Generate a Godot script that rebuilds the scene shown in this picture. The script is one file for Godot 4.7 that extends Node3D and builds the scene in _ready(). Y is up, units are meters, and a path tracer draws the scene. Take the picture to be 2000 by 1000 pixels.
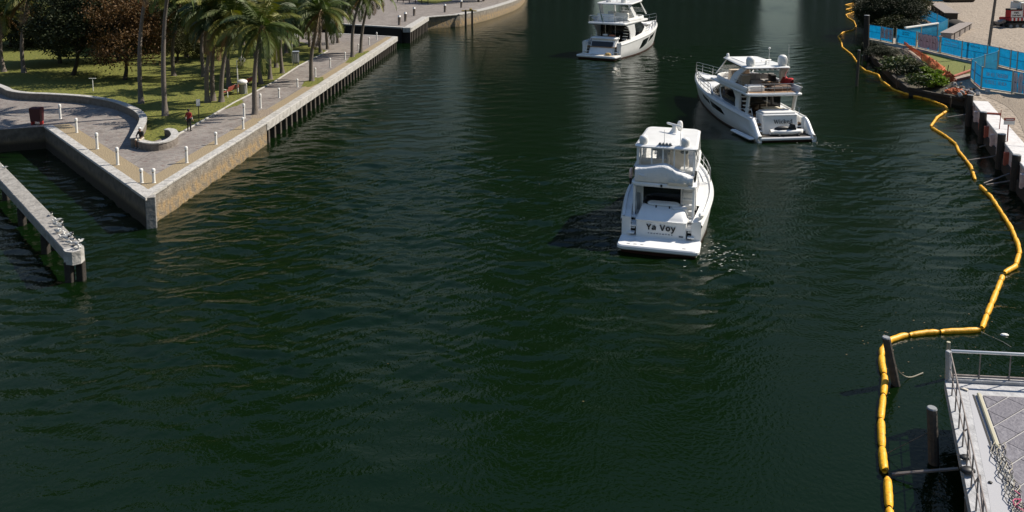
extends Node3D
# A river bend seen from a bridge: a stone-edged point with palms on the left, three motor yachts, a yellow float boom and a building site on the right.
# Metres, y up, water at y = 0; the camera stands 16 m above the water and looks north (-z).

var used := {}
var rng := RandomNumberGenerator.new()
var M := {}


func L(r: float, g: float, b: float, a := 1.0) -> Color:
	var k := Color(r, g, b).linear_to_srgb()
	k.a = a
	return k


func numbered(called: String) -> String:
	if not used.has(called):
		used[called] = 0
		return called
	used[called] += 1
	return "%s_%03d" % [called, used[called]]


func tag(o: Node3D, label: String, category: String, group := "") -> Node3D:
	o.set_meta("label", label)
	o.set_meta("category", category)
	if group:
		o.set_meta("group", group)
	return o


func thing(called: String, label: String, category: String, at := Vector3.ZERO, turn := 0.0, group := "") -> Node3D:
	var o := Node3D.new()
	o.name = numbered(called)
	add_child(o)
	o.position = at
	o.rotation.y = turn
	return tag(o, label, category, group)


func child_name(parent: Node, called: String) -> String:
	var k := "n_" + called
	var n: int = parent.get_meta(k) + 1 if parent.has_meta(k) else 0
	parent.set_meta(k, n)
	return called if n == 0 else "%s_%03d" % [called, n]


func put(called: String, mesh: Mesh, material: Material, parent: Node = null, at := Transform3D.IDENTITY) -> MeshInstance3D:
	var o := MeshInstance3D.new()
	o.mesh = mesh
	o.material_override = material
	o.transform = at
	if parent == null:
		o.name = numbered(called)
		add_child(o)
	else:
		o.name = child_name(parent, called)
		parent.add_child(o)
	return o


func part(called: String, st: SurfaceTool, material: Material, parent: Node = null) -> MeshInstance3D:
	return put(called, st.commit(), material, parent)


func smooth(st: SurfaceTool) -> SurfaceTool:
	st.generate_normals()
	return st


func struct(called: String, st: SurfaceTool, material: Material) -> MeshInstance3D:
	var o := part(called, st, material)
	o.set_meta("kind", "structure")
	return o


func stn(soft := false) -> SurfaceTool:
	var st := SurfaceTool.new()
	st.begin(Mesh.PRIMITIVE_TRIANGLES)
	st.set_smooth_group(0 if soft else -1)
	return st


# ---------- shapes ----------
func tri(st: SurfaceTool, a: Vector3, b: Vector3, c: Vector3) -> void:
	st.add_vertex(a)
	st.add_vertex(b)
	st.add_vertex(c)


func quad(st: SurfaceTool, a: Vector3, b: Vector3, c: Vector3, d: Vector3) -> void:
	tri(st, a, b, c)
	tri(st, a, c, d)


func fan(st: SurfaceTool, ring: PackedVector3Array) -> void:
	for i in range(1, ring.size() - 1):
		tri(st, ring[0], ring[i], ring[i + 1])


func loft(st: SurfaceTool, rings: Array, closed := true, cap := true) -> void:
	for i in rings.size() - 1:
		var a: PackedVector3Array = rings[i]
		var b: PackedVector3Array = rings[i + 1]
		var n := a.size()
		for j in (n if closed else n - 1):
			var k := (j + 1) % n
			quad(st, a[j], b[j], b[k], a[k])
	if cap and closed:
		var first: PackedVector3Array = rings[0].duplicate()
		first.reverse()
		fan(st, first)
		fan(st, rings[rings.size() - 1])


# A box with chamfered edges, turned by basis b about its centre.
func cbox(st: SurfaceTool, c: Vector3, s: Vector3, bev := 0.0, b := Basis.IDENTITY) -> void:
	var h := s / 2.0
	var rings := []
	if bev <= 0.0:
		for y: float in [-h.y, h.y]:
			rings.append(PackedVector3Array([c + b * Vector3(-h.x, y, -h.z), c + b * Vector3(h.x, y, -h.z), c + b * Vector3(h.x, y, h.z), c + b * Vector3(-h.x, y, h.z)]))
	else:
		var e := minf(bev, minf(h.x, minf(h.y, h.z)) * 0.9)
		for k in 4:
			var y: float = [-h.y, -h.y + e, h.y - e, h.y][k]
			var i: float = e if k == 0 or k == 3 else 0.0
			var x := h.x - i
			var z := h.z - i
			var r := PackedVector3Array()
			for p: Vector2 in [Vector2(-x + e, -z), Vector2(x - e, -z), Vector2(x, -z + e), Vector2(x, z - e), Vector2(x - e, z), Vector2(-x + e, z), Vector2(-x, z - e), Vector2(-x, -z + e)]:
				r.append(c + b * Vector3(p.x, y, p.y))
			rings.append(r)
	loft(st, rings)


func frame_of(d: Vector3) -> Basis:
	var y := d.normalized()
	var x := y.cross(Vector3.BACK if absf(y.z) < 0.9 else Vector3.RIGHT).normalized()
	return Basis(x, y, x.cross(y))


func ring_at(c: Vector3, b: Basis, r: float, n: int, squash := 1.0) -> PackedVector3Array:
	var out := PackedVector3Array()
	for i in n:
		var a := TAU * i / n
		out.append(c + b.x * cos(a) * r + b.z * sin(a) * r * squash)
	return out


func cyl(st: SurfaceTool, a: Vector3, c: Vector3, r0: float, r1: float, n := 8, cap := true) -> void:
	var b := frame_of(c - a)
	loft(st, [ring_at(a, b, r0, n), ring_at(c, b, r1, n)], true, cap)


func tube(st: SurfaceTool, pts: Array, r: float, n := 6, r_end := -1.0) -> void:
	var rings := []
	for i in pts.size():
		var d: Vector3 = pts[mini(i + 1, pts.size() - 1)] - pts[maxi(i - 1, 0)]
		rings.append(ring_at(pts[i], frame_of(d), r if r_end < 0.0 else lerpf(r, r_end, float(i) / (pts.size() - 1)), n))
	loft(st, rings)


func lathe(st: SurfaceTool, c: Vector3, prof: Array, n := 12) -> void:
	var rings := []
	for p: Vector2 in prof:
		rings.append(ring_at(c + Vector3(0, p.y, 0), Basis.IDENTITY, maxf(p.x, 0.001), n))
	loft(st, rings)


func ball(st: SurfaceTool, c: Vector3, s: Vector3, n := 10) -> void:
	var rings := []
	for i in n / 2 + 1:
		var a := -PI / 2 + PI * i / (n / 2)
		var r := PackedVector3Array()
		for j in n:
			r.append(c + Vector3(cos(a) * cos(TAU * j / n) * s.x, sin(a) * s.y, cos(a) * sin(TAU * j / n) * s.z))
		rings.append(r)
	loft(st, rings, true, false)


func sheet(st: SurfaceTool, pts: PackedVector2Array, y: float) -> void:
	var t := Geometry2D.triangulate_polygon(pts)
	for i in range(0, t.size(), 3):
		tri(st, Vector3(pts[t[i]].x, y, pts[t[i]].y), Vector3(pts[t[i + 1]].x, y, pts[t[i + 1]].y), Vector3(pts[t[i + 2]].x, y, pts[t[i + 2]].y))


func slab(st: SurfaceTool, pts: PackedVector2Array, y0: float, y1: float) -> void:
	sheet(st, pts, y1)
	for i in pts.size():
		var a := pts[i]
		var b := pts[(i + 1) % pts.size()]
		quad(st, Vector3(a.x, y0, a.y), Vector3(b.x, y0, b.y), Vector3(b.x, y1, b.y), Vector3(a.x, y1, a.y))


# A polyline moved sideways in plan by d (to the left of its direction for d > 0).
func offset_line(pts: PackedVector2Array, d: float) -> PackedVector2Array:
	var out := PackedVector2Array()
	for i in pts.size():
		var a := (pts[i] - pts[maxi(i - 1, 0)]).normalized()
		var b := (pts[mini(i + 1, pts.size() - 1)] - pts[i]).normalized()
		if i == 0:
			a = b
		if i == pts.size() - 1:
			b = a
		var n := Vector2(a.y, -a.x) + Vector2(b.y, -b.x)
		n = n.normalized() / maxf(0.35, sqrt((1.0 + a.dot(b)) / 2.0))
		out.append(pts[i] + n * d)
	return out


func strip(a: PackedVector2Array, b: PackedVector2Array) -> PackedVector2Array:
	var out := a.duplicate()
	for i in range(b.size() - 1, -1, -1):
		out.append(b[i])
	return out


# A standing wall that follows a plan polyline, uv running along it in metres and down it from 0 to 1.
func face(st: SurfaceTool, pts: PackedVector2Array, y0: float, y1: float, tile := 6.0) -> void:
	var u := 0.0
	for i in pts.size() - 1:
		var du := pts[i].distance_to(pts[i + 1]) / tile
		var q := [[pts[i], y0, u], [pts[i], y1, u], [pts[i + 1], y1, u + du], [pts[i], y0, u], [pts[i + 1], y1, u + du], [pts[i + 1], y0, u + du]]
		for v: Array in q:
			st.set_uv(Vector2(v[2], 0.0 if v[1] == y1 else 1.0))
			st.add_vertex(Vector3(v[0].x, v[1], v[0].y))
		u += du


func smooth_line(pts: Array, step := 0.5) -> PackedVector2Array:
	var c := Curve2D.new()
	for i in pts.size():
		var t: Vector2 = (pts[mini(i + 1, pts.size() - 1)] - pts[maxi(i - 1, 0)]) / 6.0
		c.add_point(pts[i], -t, t)
	c.bake_interval = step
	return c.get_baked_points()


# ---------- materials ----------
func noise(freq: float, kind := FastNoiseLite.TYPE_SIMPLEX_SMOOTH, octaves := 4, s := 1) -> FastNoiseLite:
	var n := FastNoiseLite.new()
	n.seed = s
	n.noise_type = kind
	n.frequency = freq
	n.fractal_octaves = octaves
	return n


func ntex(freq: float, stops: Array, s := 1, size := 512, octaves := 5, bump := false, strength := 4.0) -> NoiseTexture2D:
	var t := NoiseTexture2D.new()
	t.width = size
	t.height = size
	t.seamless = true
	t.noise = noise(freq, FastNoiseLite.TYPE_SIMPLEX_SMOOTH, octaves, s)
	if bump:
		t.as_normal_map = true
		t.bump_strength = strength
	else:
		var g := Gradient.new()
		var at := PackedFloat32Array()
		var colors := PackedColorArray()
		for i in stops.size():
			at.append(float(i) / (stops.size() - 1))
			colors.append(stops[i])
		g.offsets = at
		g.colors = colors
		t.color_ramp = g
	return t


func mat(c: Color, rough := 0.6, metal := 0.0, spec := 0.5) -> StandardMaterial3D:
	var m := StandardMaterial3D.new()
	m.albedo_color = c
	m.roughness = rough
	m.metallic = metal
	m.metallic_specular = spec
	m.cull_mode = BaseMaterial3D.CULL_DISABLED
	return m


# A mottled surface: two or more tones over noise, laid in world metres, with fine relief.
func mottled(stops: Array, per_metre: float, rough := 0.9, relief := 0.5, s := 1, freq := 0.012) -> StandardMaterial3D:
	var m := mat(Color.WHITE, rough)
	m.albedo_texture = ntex(freq, stops, s)
	m.uv1_triplanar = true
	m.uv1_world_triplanar = true
	m.uv1_scale = Vector3.ONE * per_metre
	if relief > 0.0:
		m.normal_enabled = true
		m.normal_texture = M.bump
		m.normal_scale = relief
	return m


func from_image(im: Image, rough := 0.8) -> StandardMaterial3D:
	var m := mat(Color.WHITE, rough)
	m.albedo_texture = ImageTexture.create_from_image(im)
	return m


func glassy(c: Color, a: float) -> StandardMaterial3D:
	c.a = a
	var m := mat(c, 0.03)
	m.transparency = BaseMaterial3D.TRANSPARENCY_ALPHA
	return m


func make_materials() -> void:
	M.bump = ntex(0.03, [], 5, 512, 5, true, 6.0)
	M.gelcoat = mat(L(0.8, 0.8, 0.79), 0.28)
	M.gelcoat.albedo_texture = ntex(0.01, [Color(0.95, 0.95, 0.945), Color.WHITE], 9, 256)
	M.gelcoat.uv1_triplanar = true
	M.gelcoat.uv1_scale = Vector3.ONE * 0.3
	M.nonskid = mat(L(0.68, 0.68, 0.66), 0.75)
	M.canvas = mat(L(0.7, 0.7, 0.69), 0.9)
	M.canvas.normal_enabled = true
	M.canvas.normal_texture = M.bump
	M.canvas.uv1_triplanar = true
	M.canvas.uv1_scale = Vector3.ONE * 0.5
	M.cream = mat(L(0.62, 0.56, 0.46), 0.8)
	M.cushion = mat(L(0.5, 0.42, 0.33), 0.85)
	M.brown_leather = mat(L(0.12, 0.07, 0.045), 0.6)
	M.grey_cushion = mat(L(0.36, 0.34, 0.33), 0.85)
	M.teak = mottled([L(0.2, 0.11, 0.055), L(0.33, 0.2, 0.11)], 0.8, 0.7, 0.3, 12, 0.03)
	M.dark_glass = mat(L(0.006, 0.007, 0.009), 0.04, 0.0, 0.55)
	M.clear = glassy(L(0.75, 0.8, 0.8), 0.16)
	M.steel = mat(L(0.62, 0.62, 0.62), 0.2, 0.9)
	M.dark = mat(L(0.012, 0.012, 0.013), 0.5)
	M.black = mat(L(0.006, 0.006, 0.006), 0.7)
	M.grey = mat(L(0.22, 0.23, 0.24), 0.5)
	M.boot = mat(L(0.05, 0.018, 0.012), 0.5)
	M.red = mat(L(0.42, 0.02, 0.02), 0.7)
	M.white = mat(L(0.74, 0.73, 0.7), 0.55)
	M.rope = mat(L(0.4, 0.36, 0.28), 0.9)
	M.green = mat(L(0.03, 0.1, 0.03), 0.8)

	M.concrete = mottled([L(0.17, 0.16, 0.145), L(0.27, 0.255, 0.235), L(0.33, 0.315, 0.29)], 0.22, 0.92, 0.7, 3)
	M.brown_concrete = mottled([L(0.1, 0.085, 0.07), L(0.17, 0.145, 0.125), L(0.22, 0.195, 0.17)], 0.3, 0.92, 0.7, 33)
	M.pale_concrete = mottled([L(0.25, 0.24, 0.22), L(0.4, 0.385, 0.36), L(0.48, 0.465, 0.44)], 0.25, 0.9, 0.6, 4)
	M.dock_concrete = mottled([L(0.28, 0.28, 0.285), L(0.4, 0.4, 0.405), L(0.47, 0.47, 0.475)], 0.3, 0.9, 0.5, 14)
	M.gravel = mottled([L(0.12, 0.09, 0.055), L(0.29, 0.225, 0.135), L(0.41, 0.335, 0.22)], 0.6, 0.95, 1.5, 6, 0.05)
	M.pavers = paver_material()
	M.lawn = mottled([L(0.06, 0.07, 0.008), L(0.11, 0.122, 0.014), L(0.135, 0.137, 0.018), L(0.17, 0.15, 0.034)], 0.16, 0.95, 1.6, 7, 0.02)
	M.site_grass = mottled([L(0.06, 0.075, 0.01), L(0.13, 0.15, 0.022), L(0.2, 0.175, 0.05)], 0.3, 0.95, 1.5, 8, 0.02)
	M.sand = mottled([L(0.17, 0.135, 0.1), L(0.3, 0.245, 0.19), L(0.38, 0.315, 0.25)], 0.12, 0.95, 1.5, 10, 0.02)
	M.dirt = mottled([L(0.1, 0.08, 0.06), L(0.25, 0.2, 0.15), L(0.36, 0.3, 0.23)], 0.35, 0.95, 1.6, 11, 0.03)
	M.seawall_shaded = from_image(seawall_image(5, 0.34), 0.85)  # left arm: tidal stain plus shade painted into the concrete colour
	M.seawall = from_image(seawall_image(2, 0.0), 0.9)
	M.seawall.normal_enabled = true
	M.seawall.normal_texture = M.bump
	M.pile = mottled([L(0.05, 0.042, 0.035), L(0.12, 0.1, 0.08)], 0.6, 0.9, 0.8, 13)
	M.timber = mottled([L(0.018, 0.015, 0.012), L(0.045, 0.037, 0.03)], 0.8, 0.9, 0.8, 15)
	M.bark = mottled([L(0.07, 0.055, 0.045), L(0.16, 0.135, 0.115), L(0.22, 0.19, 0.165)], 0.9, 0.95, 1.2, 16, 0.03)
	M.dark_bark = mottled([L(0.025, 0.02, 0.015), L(0.07, 0.055, 0.04)], 0.9, 0.95, 1.2, 17, 0.03)
	for k: Array in [["frond", 0.075, 0.105, 0.018], ["frond_yellow", 0.18, 0.185, 0.035], ["frond_dark", 0.042, 0.065, 0.014], ["frond_dry", 0.2, 0.13, 0.06], ["leaf_dark", 0.026, 0.034, 0.012], ["leaf_olive", 0.06, 0.062, 0.018], ["leaf_rust", 0.115, 0.066, 0.026], ["leaf_bright", 0.2, 0.26, 0.035], ["leaf_sea", 0.09, 0.11, 0.045]]:
		var m := mat(L(k[1], k[2], k[3]), 0.6, 0.0, 0.3 if k[0].begins_with("leaf") else 0.45)
		m.backlight_enabled = true
		m.backlight = L(k[1] * 2.2, k[2] * 2.4, k[3] * 1.5)
		m.vertex_color_use_as_albedo = true
		M[k[0]] = m
	M.boom = mat(L(0.85, 0.43, 0.012), 0.5)
	M.boom.normal_enabled = true
	M.boom.normal_texture = M.bump
	M.boom.normal_scale = 0.5
	M.boom.uv1_triplanar = true
	M.boom.albedo_texture = ntex(0.02, [Color(0.8, 0.72, 0.6), Color.WHITE, Color(1, 0.95, 0.85)], 21, 256)
	M.blue = mottled([L(0.015, 0.19, 0.34), L(0.018, 0.3, 0.5), L(0.022, 0.33, 0.55)], 0.2, 0.55, 0.2, 22)
	M.blue.backlight_enabled = true
	M.blue.backlight = L(0.05, 0.62, 0.84)
	M.post_pale = mat(L(0.42, 0.39, 0.28), 0.7)
	M.net = mat(L(0.62, 0.14, 0.03), 0.8)
	M.net_heap = mottled([L(0.16, 0.035, 0.015), L(0.42, 0.1, 0.03), L(0.5, 0.14, 0.05)], 1.2, 0.9, 1.5, 81, 0.04)
	M.bench = mat(L(0.28, 0.06, 0.04), 0.6)
	M.pinkwall = mottled([L(0.45, 0.32, 0.29), L(0.62, 0.49, 0.46), L(0.68, 0.57, 0.54)], 0.4, 0.85, 0.4, 23)
	M.rustred = mat(L(0.36, 0.09, 0.055), 0.8)
	M.slate = []
	for i in 4:
		M.slate.append(mottled([L(0.1, 0.095, 0.115) * (1.0 + 0.0 * i), L(0.17 + 0.02 * i, 0.16 + 0.02 * i, 0.185 + 0.02 * i)], 0.5, 0.7, 0.5, 30 + i, 0.02))
	M.girder = mottled([L(0.16, 0.13, 0.11), L(0.3, 0.265, 0.25)], 0.3, 0.8, 0.4, 40)
	M.skin = mat(L(0.3, 0.17, 0.11), 0.6)


# Small grey and red-brown paving bricks with joints: each brick a tone of its own.
func paver_material() -> StandardMaterial3D:
	var n := 512
	var im := Image.create(n, n, false, Image.FORMAT_RGB8)
	var r := RandomNumberGenerator.new()
	r.seed = 77
	im.fill(L(0.12, 0.105, 0.098))
	var blot := noise(0.012, FastNoiseLite.TYPE_SIMPLEX_SMOOTH, 3, 8)
	for row in 32:
		for col in 16:
			var k := r.randf()
			var c := L(0.262, 0.235, 0.208).lerp(L(0.325, 0.292, 0.26), k)
			if k > 0.9:
				c = L(0.2, 0.14, 0.12)
			c = c.lerp(L(0.2, 0.185, 0.175), clampf(0.4 + blot.get_noise_2d(col * 32, row * 16), 0, 1) * 0.6)
			im.fill_rect(Rect2i((col * 32 + (row % 2) * 16) % n + 1, row * 16 + 1, 30, 14), c)
	var m := from_image(im, 0.9)
	m.uv1_triplanar = true
	m.uv1_world_triplanar = true
	m.uv1_scale = Vector3.ONE * 0.28
	m.detail_enabled = true
	m.detail_blend_mode = BaseMaterial3D.BLEND_MODE_MUL
	m.detail_albedo = ntex(0.008, [Color(0.72, 0.7, 0.69), Color(1, 1, 1), Color(0.88, 0.87, 0.87), Color(1, 1, 1)], 61)
	m.detail_uv_layer = BaseMaterial3D.DETAIL_UV_2
	m.uv2_triplanar = true
	m.uv2_world_triplanar = true
	m.uv2_scale = Vector3.ONE * 0.06
	m.normal_enabled = true
	m.normal_texture = M.bump
	m.normal_scale = 0.4
	return m


# A concrete sea wall: grey at the top, rust and algae runs below, a wet dark foot.
func seawall_image(s: int, wall_shade: float) -> Image:  # the second value darkens the concrete, painting in an unlit face
	var w := 1024
	var h := 192
	var im := Image.create(w, h, false, Image.FORMAT_RGB8)
	var a := noise(0.02, FastNoiseLite.TYPE_SIMPLEX_SMOOTH, 4, s)
	var b := noise(0.09, FastNoiseLite.TYPE_SIMPLEX_SMOOTH, 3, s + 1)
	for x in w:
		var ang := TAU * x / w
		var cx := cos(ang) * 512 / TAU
		var cz := sin(ang) * 512 / TAU
		for y in h:
			var v := float(y) / h
			var blot := a.get_noise_3d(cx, v * 192.0, cz)
			var run := b.get_noise_3d(cx * 3.0, v * 28.0, cz * 3.0)
			var c := L(0.15, 0.13, 0.105).lerp(L(0.28, 0.25, 0.21), clampf(0.5 + blot, 0, 1)).darkened(wall_shade * 0.9)
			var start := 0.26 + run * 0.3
			c = c.lerp(L(0.44, 0.285, 0.115).lerp(L(0.2, 0.14, 0.08), clampf(0.5 - run * 1.4, 0.0, 1.0)), smoothstep(start, start + 0.12, v) * clampf(0.6 + blot * 0.9, 0.0, 0.92) * (1.0 - wall_shade * 1.5))
			c = c.lerp(L(0.11, 0.085, 0.045), smoothstep(0.66 + run * 0.12 - wall_shade, 0.84 - wall_shade, v) * 0.85)
			c = c.lerp(L(0.03, 0.024, 0.014), smoothstep(0.88 + run * 0.05 - wall_shade * 1.4, 0.97 - wall_shade * 1.2, v))
			if run > 0.42 and v > 0.2:
				c = c.lerp(L(0.08, 0.06, 0.045), 0.7)
			im.set_pixel(x, y, c)
	return im


func along(a: Vector3, b: Vector3) -> Basis:
	var z := (b - a).normalized()
	var x := Vector3.UP.cross(z).normalized()
	return Basis(x, z.cross(x), z)


func beam(st: SurfaceTool, a: Vector3, b: Vector3, w: float, h: float, bev := 0.0) -> void:
	cbox(st, (a + b) / 2.0, Vector3(w, h, a.distance_to(b)), bev, along(a, b))


func v3(p: Vector2, y: float) -> Vector3:
	return Vector3(p.x, y, p.y)


# ---------- water ----------
var waves := []
var calm: FastNoiseLite


func wave_height(x: float, z: float) -> float:
	# how strongly the wind ruffles this spot: most on the left and upriver, least in the lee in mid-river
	var ruffle := 0.55 + 1.1 * calm.get_noise_2d(x, z * 0.6) + 0.5 * smoothstep(8.0, -16.0, x) * smoothstep(-20.0, -34.0, z) * smoothstep(-120.0, -60.0, z)
	ruffle += 0.45 * smoothstep(14.0, 22.0, x) * smoothstep(-26.0, -34.0, z) * smoothstep(-62.0, -48.0, z)
	ruffle *= 1.0 - 0.5 * smoothstep(-30.0, -22.0, z)
	# churned water behind and beside the boats
	for b: Vector3 in [BOAT1, BOAT2, BOAT3]:
		var s: float = 0.55 * (1.0 if b.z > -100.0 else 2.0)
		ruffle += 0.9 * exp(-pow((x - b.x - 1.0) / (4.5 * s * 1.8), 2.0) - pow((z - b.z - 2.5) / (5.0 * s * 1.8), 2.0))
	ruffle = clampf(ruffle, 0.1, 1.5)
	var wx := x + 0.5 * calm.get_noise_2d(z * 7.0, x * 7.0)
	var wz := z + 0.5 * calm.get_noise_2d(x * 7.0 + 300.0, z * 7.0)
	var y := 0.0
	for w: Vector4 in waves:
		y += w.w * sin(w.x * wx + w.y * wz + w.z)
	return y * ruffle


func water_patch(called: String, x0: float, x1: float, z0: float, z1: float, cell: float, m: Material) -> void:
	var nx := int((x1 - x0) / cell)
	var nz := int((z0 - z1) / cell)
	var p := PackedVector3Array()
	var uv := PackedVector2Array()
	var nn := PackedVector3Array()
	var ix := PackedInt32Array()
	p.resize((nx + 1) * (nz + 1))
	uv.resize(p.size())
	nn.resize(p.size())
	for j in nz + 1:
		var z := lerpf(z0, z1, float(j) / nz)
		for i in nx + 1:
			var x := lerpf(x0, x1, float(i) / nx)
			p[j * (nx + 1) + i] = Vector3(x, wave_height(x, z), z)
			uv[j * (nx + 1) + i] = Vector2(x, z) / 9.0
	for j in nz + 1:
		for i in nx + 1:
			var k := j * (nx + 1) + i
			var e := p[k + (1 if i < nx else 0)] - p[k - (1 if i > 0 else 0)]
			var s := p[k + (nx + 1 if j < nz else 0)] - p[k - (nx + 1 if j > 0 else 0)]
			nn[k] = e.cross(s).normalized() * -1.0
			if nn[k].y < 0.0:
				nn[k] = -nn[k]
	ix.resize(nx * nz * 6)
	var c := 0
	for j in nz:
		for i in nx:
			var k := j * (nx + 1) + i
			for d: int in [0, nx + 1, 1, 1, nx + 1, nx + 2]:
				ix[c] = k + d
				c += 1
	var a := []
	a.resize(Mesh.ARRAY_MAX)
	a[Mesh.ARRAY_VERTEX] = p
	a[Mesh.ARRAY_NORMAL] = nn
	a[Mesh.ARRAY_TEX_UV] = uv
	a[Mesh.ARRAY_INDEX] = ix
	var mesh := ArrayMesh.new()
	mesh.add_surface_from_arrays(Mesh.PRIMITIVE_TRIANGLES, a)
	put(called, mesh, m).set_meta("kind", "structure")


func build_water() -> void:
	var r := RandomNumberGenerator.new()
	r.seed = 4
	for i in 18:
		var len := 0.5 * pow(1.13, i)
		var dir := PI / 2 + r.randfn(0.0, 0.42)
		var k := TAU / len
		waves.append(Vector4(k * cos(dir), k * sin(dir), r.randf() * TAU, WAVE * pow(len, 0.5)))
	calm = noise(0.022, FastNoiseLite.TYPE_SIMPLEX_SMOOTH, 3, 12)
	var m := mat(L(0.0024, 0.0086, 0.0018), 0.06, 0.0, 0.31)
	m.normal_enabled = true
	m.normal_texture = ntex(0.035, [], 31, 1024, 4, true, 2.2)
	m.normal_scale = 0.55
	water_patch("water", -42.0, 34.0, -13.0, -62.0, 0.14, m)
	water_patch("water", -62.0, 64.0, -62.0, -132.0, 0.32, m)
	water_patch("water", -70.0, 170.0, -132.0, -430.0, 0.9, m)
	# the river goes on outside the picture
	var st := stn()
	for q: Array in [[-200.0, -42.0, -13.0, -62.0], [34.0, 120.0, -13.0, -62.0], [-200.0, 200.0, 160.0, -13.0], [64.0, 200.0, -62.0, -132.0], [-120.0, -62.0, -62.0, -132.0]]:
		for v: Vector2 in [Vector2(q[0], q[2]), Vector2(q[1], q[2]), Vector2(q[1], q[3]), Vector2(q[0], q[2]), Vector2(q[1], q[3]), Vector2(q[0], q[3])]:
			st.set_uv(v / 9.0)
			st.add_vertex(v3(v, -0.01))
	struct("water", st, m)
	# white flecks in the wash: foam with painted glints of light
	var fm := stn()
	for b: Array in [[BOAT1 + Vector3(2.9, 0, -0.4), 1.0, 110], [BOAT2 + Vector3(8.5, 0, -2.0), 3.2, 90], [BOAT3 + Vector3(2.6, 0, 1.2), 1.0, 45]]:
		for i in b[2]:
			var x: float = b[0].x + r.randfn(0.0, b[1])
			var z: float = b[0].z + r.randfn(0.0, b[1] * 1.1)
			var c := Vector3(x, wave_height(x, z) + 0.012, z)
			var s: float = r.randf_range(0.008, 0.032) * (1.0 if b[1] < 2.0 else 1.8)
			var ang := r.randf() * 0.6
			var ring := PackedVector3Array()
			for k in 6:
				ring.append(c + Vector3(cos(TAU * k / 6 + ang) * s * 2.6, 0.0, sin(TAU * k / 6 + ang) * s * r.randf_range(0.4, 0.8)))
			fan(fm, ring)
	var foam := part("foam_and_glints", fm, M.white)
	foam.set_meta("kind", "stuff")
	foam.set_meta("label", "flecks of foam and painted glints in the wash beside the yachts")
	# the river bed keeps light from coming up round the edges
	var bed := stn()
	sheet(bed, PackedVector2Array([Vector2(-420, 170), Vector2(420, 170), Vector2(420, -620), Vector2(-420, -620)]), -2.5)
	struct("river_bed", bed, M.timber)


# ---------- added unseen towers upriver, sized and spaced to darken reflections in the water ----------
func tower(label: String, x: float, z: float, w: float, d: float, h: float, wall: Material, glass: Material, turn := 0.0) -> void:
	var t := thing("added_tower", label, "building", Vector3(x, 1.0, z), turn)
	var st := stn()
	cbox(st, Vector3(0, h / 2, 0), Vector3(w - 1.2, h, d - 1.2))
	part("glazing", st, glass, t)
	var sl := stn()
	var n := int(h / 3.4)
	for i in n + 1:
		cbox(sl, Vector3(0, i * 3.4 + 0.4, 0), Vector3(w, 0.9, d))
	part("floor_slabs", sl, wall, t).set_meta("kind", "stuff")
	var pr := stn()
	for i in int(w / 6.0) + 1:
		var px := -w / 2 + 0.4 + (w - 0.8) * i / int(w / 6.0)
		for s: float in [-1, 1]:
			cbox(pr, Vector3(px, h / 2, s * (d / 2 - 0.45)), Vector3(0.7, h, 0.7))
	part("piers", pr, wall, t).set_meta("kind", "stuff")
	var rf := stn()
	cbox(rf, Vector3(0, h + 2.0, 0), Vector3(w * 0.5, 3.0, d * 0.5), 0.2)
	part("roof_plant", rf, wall, t)


func build_mirror_towers() -> void:
	var glass := mat(L(0.012, 0.018, 0.02), 0.08)
	var tan := mat(L(0.3, 0.27, 0.22), 0.8)
	var pale := mat(L(0.4, 0.39, 0.36), 0.8)
	var grey := mat(L(0.17, 0.185, 0.16), 0.8)
	# unseen land added to carry the towers and close the reach
	var st := stn()
	slab(st, PackedVector2Array([Vector2(-60, -402), Vector2(330, -402), Vector2(330, -520), Vector2(-60, -520)]), -1.0, 1.0)
	struct("added_bank", st, M.concrete)
	tower("tallest dark tower, added unseen straight up the reach for the water to mirror", 8, -427, 66, 34, 290, grey, glass)
	tower("broad grey-green tower added unseen right of the tallest", 92, -435, 70, 34, 255, grey, glass, -0.1)
	tower("pale tower added unseen behind the building site", 176, -427, 52, 32, 170, pale, glass, -0.3)
	tower("dark slab tower added unseen at the right", 238, -355, 56, 34, 190, grey, glass, -0.6)
	tower("low pale block added unseen left of the tallest tower", -58, -427, 44, 30, 84, pale, glass, 0.1)
	tower("dark tower added unseen over the far quay trees", -128, -415, 74, 34, 262, grey, glass, 0.2)
	tower("tan tower added unseen behind the park", -212, -395, 60, 34, 190, tan, glass, 0.4)
	tower("grey tower added unseen far left behind the park", -285, -345, 56, 34, 170, grey, glass, 0.6)


# ---------- the left bank ----------
var edge: PackedVector2Array


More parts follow.
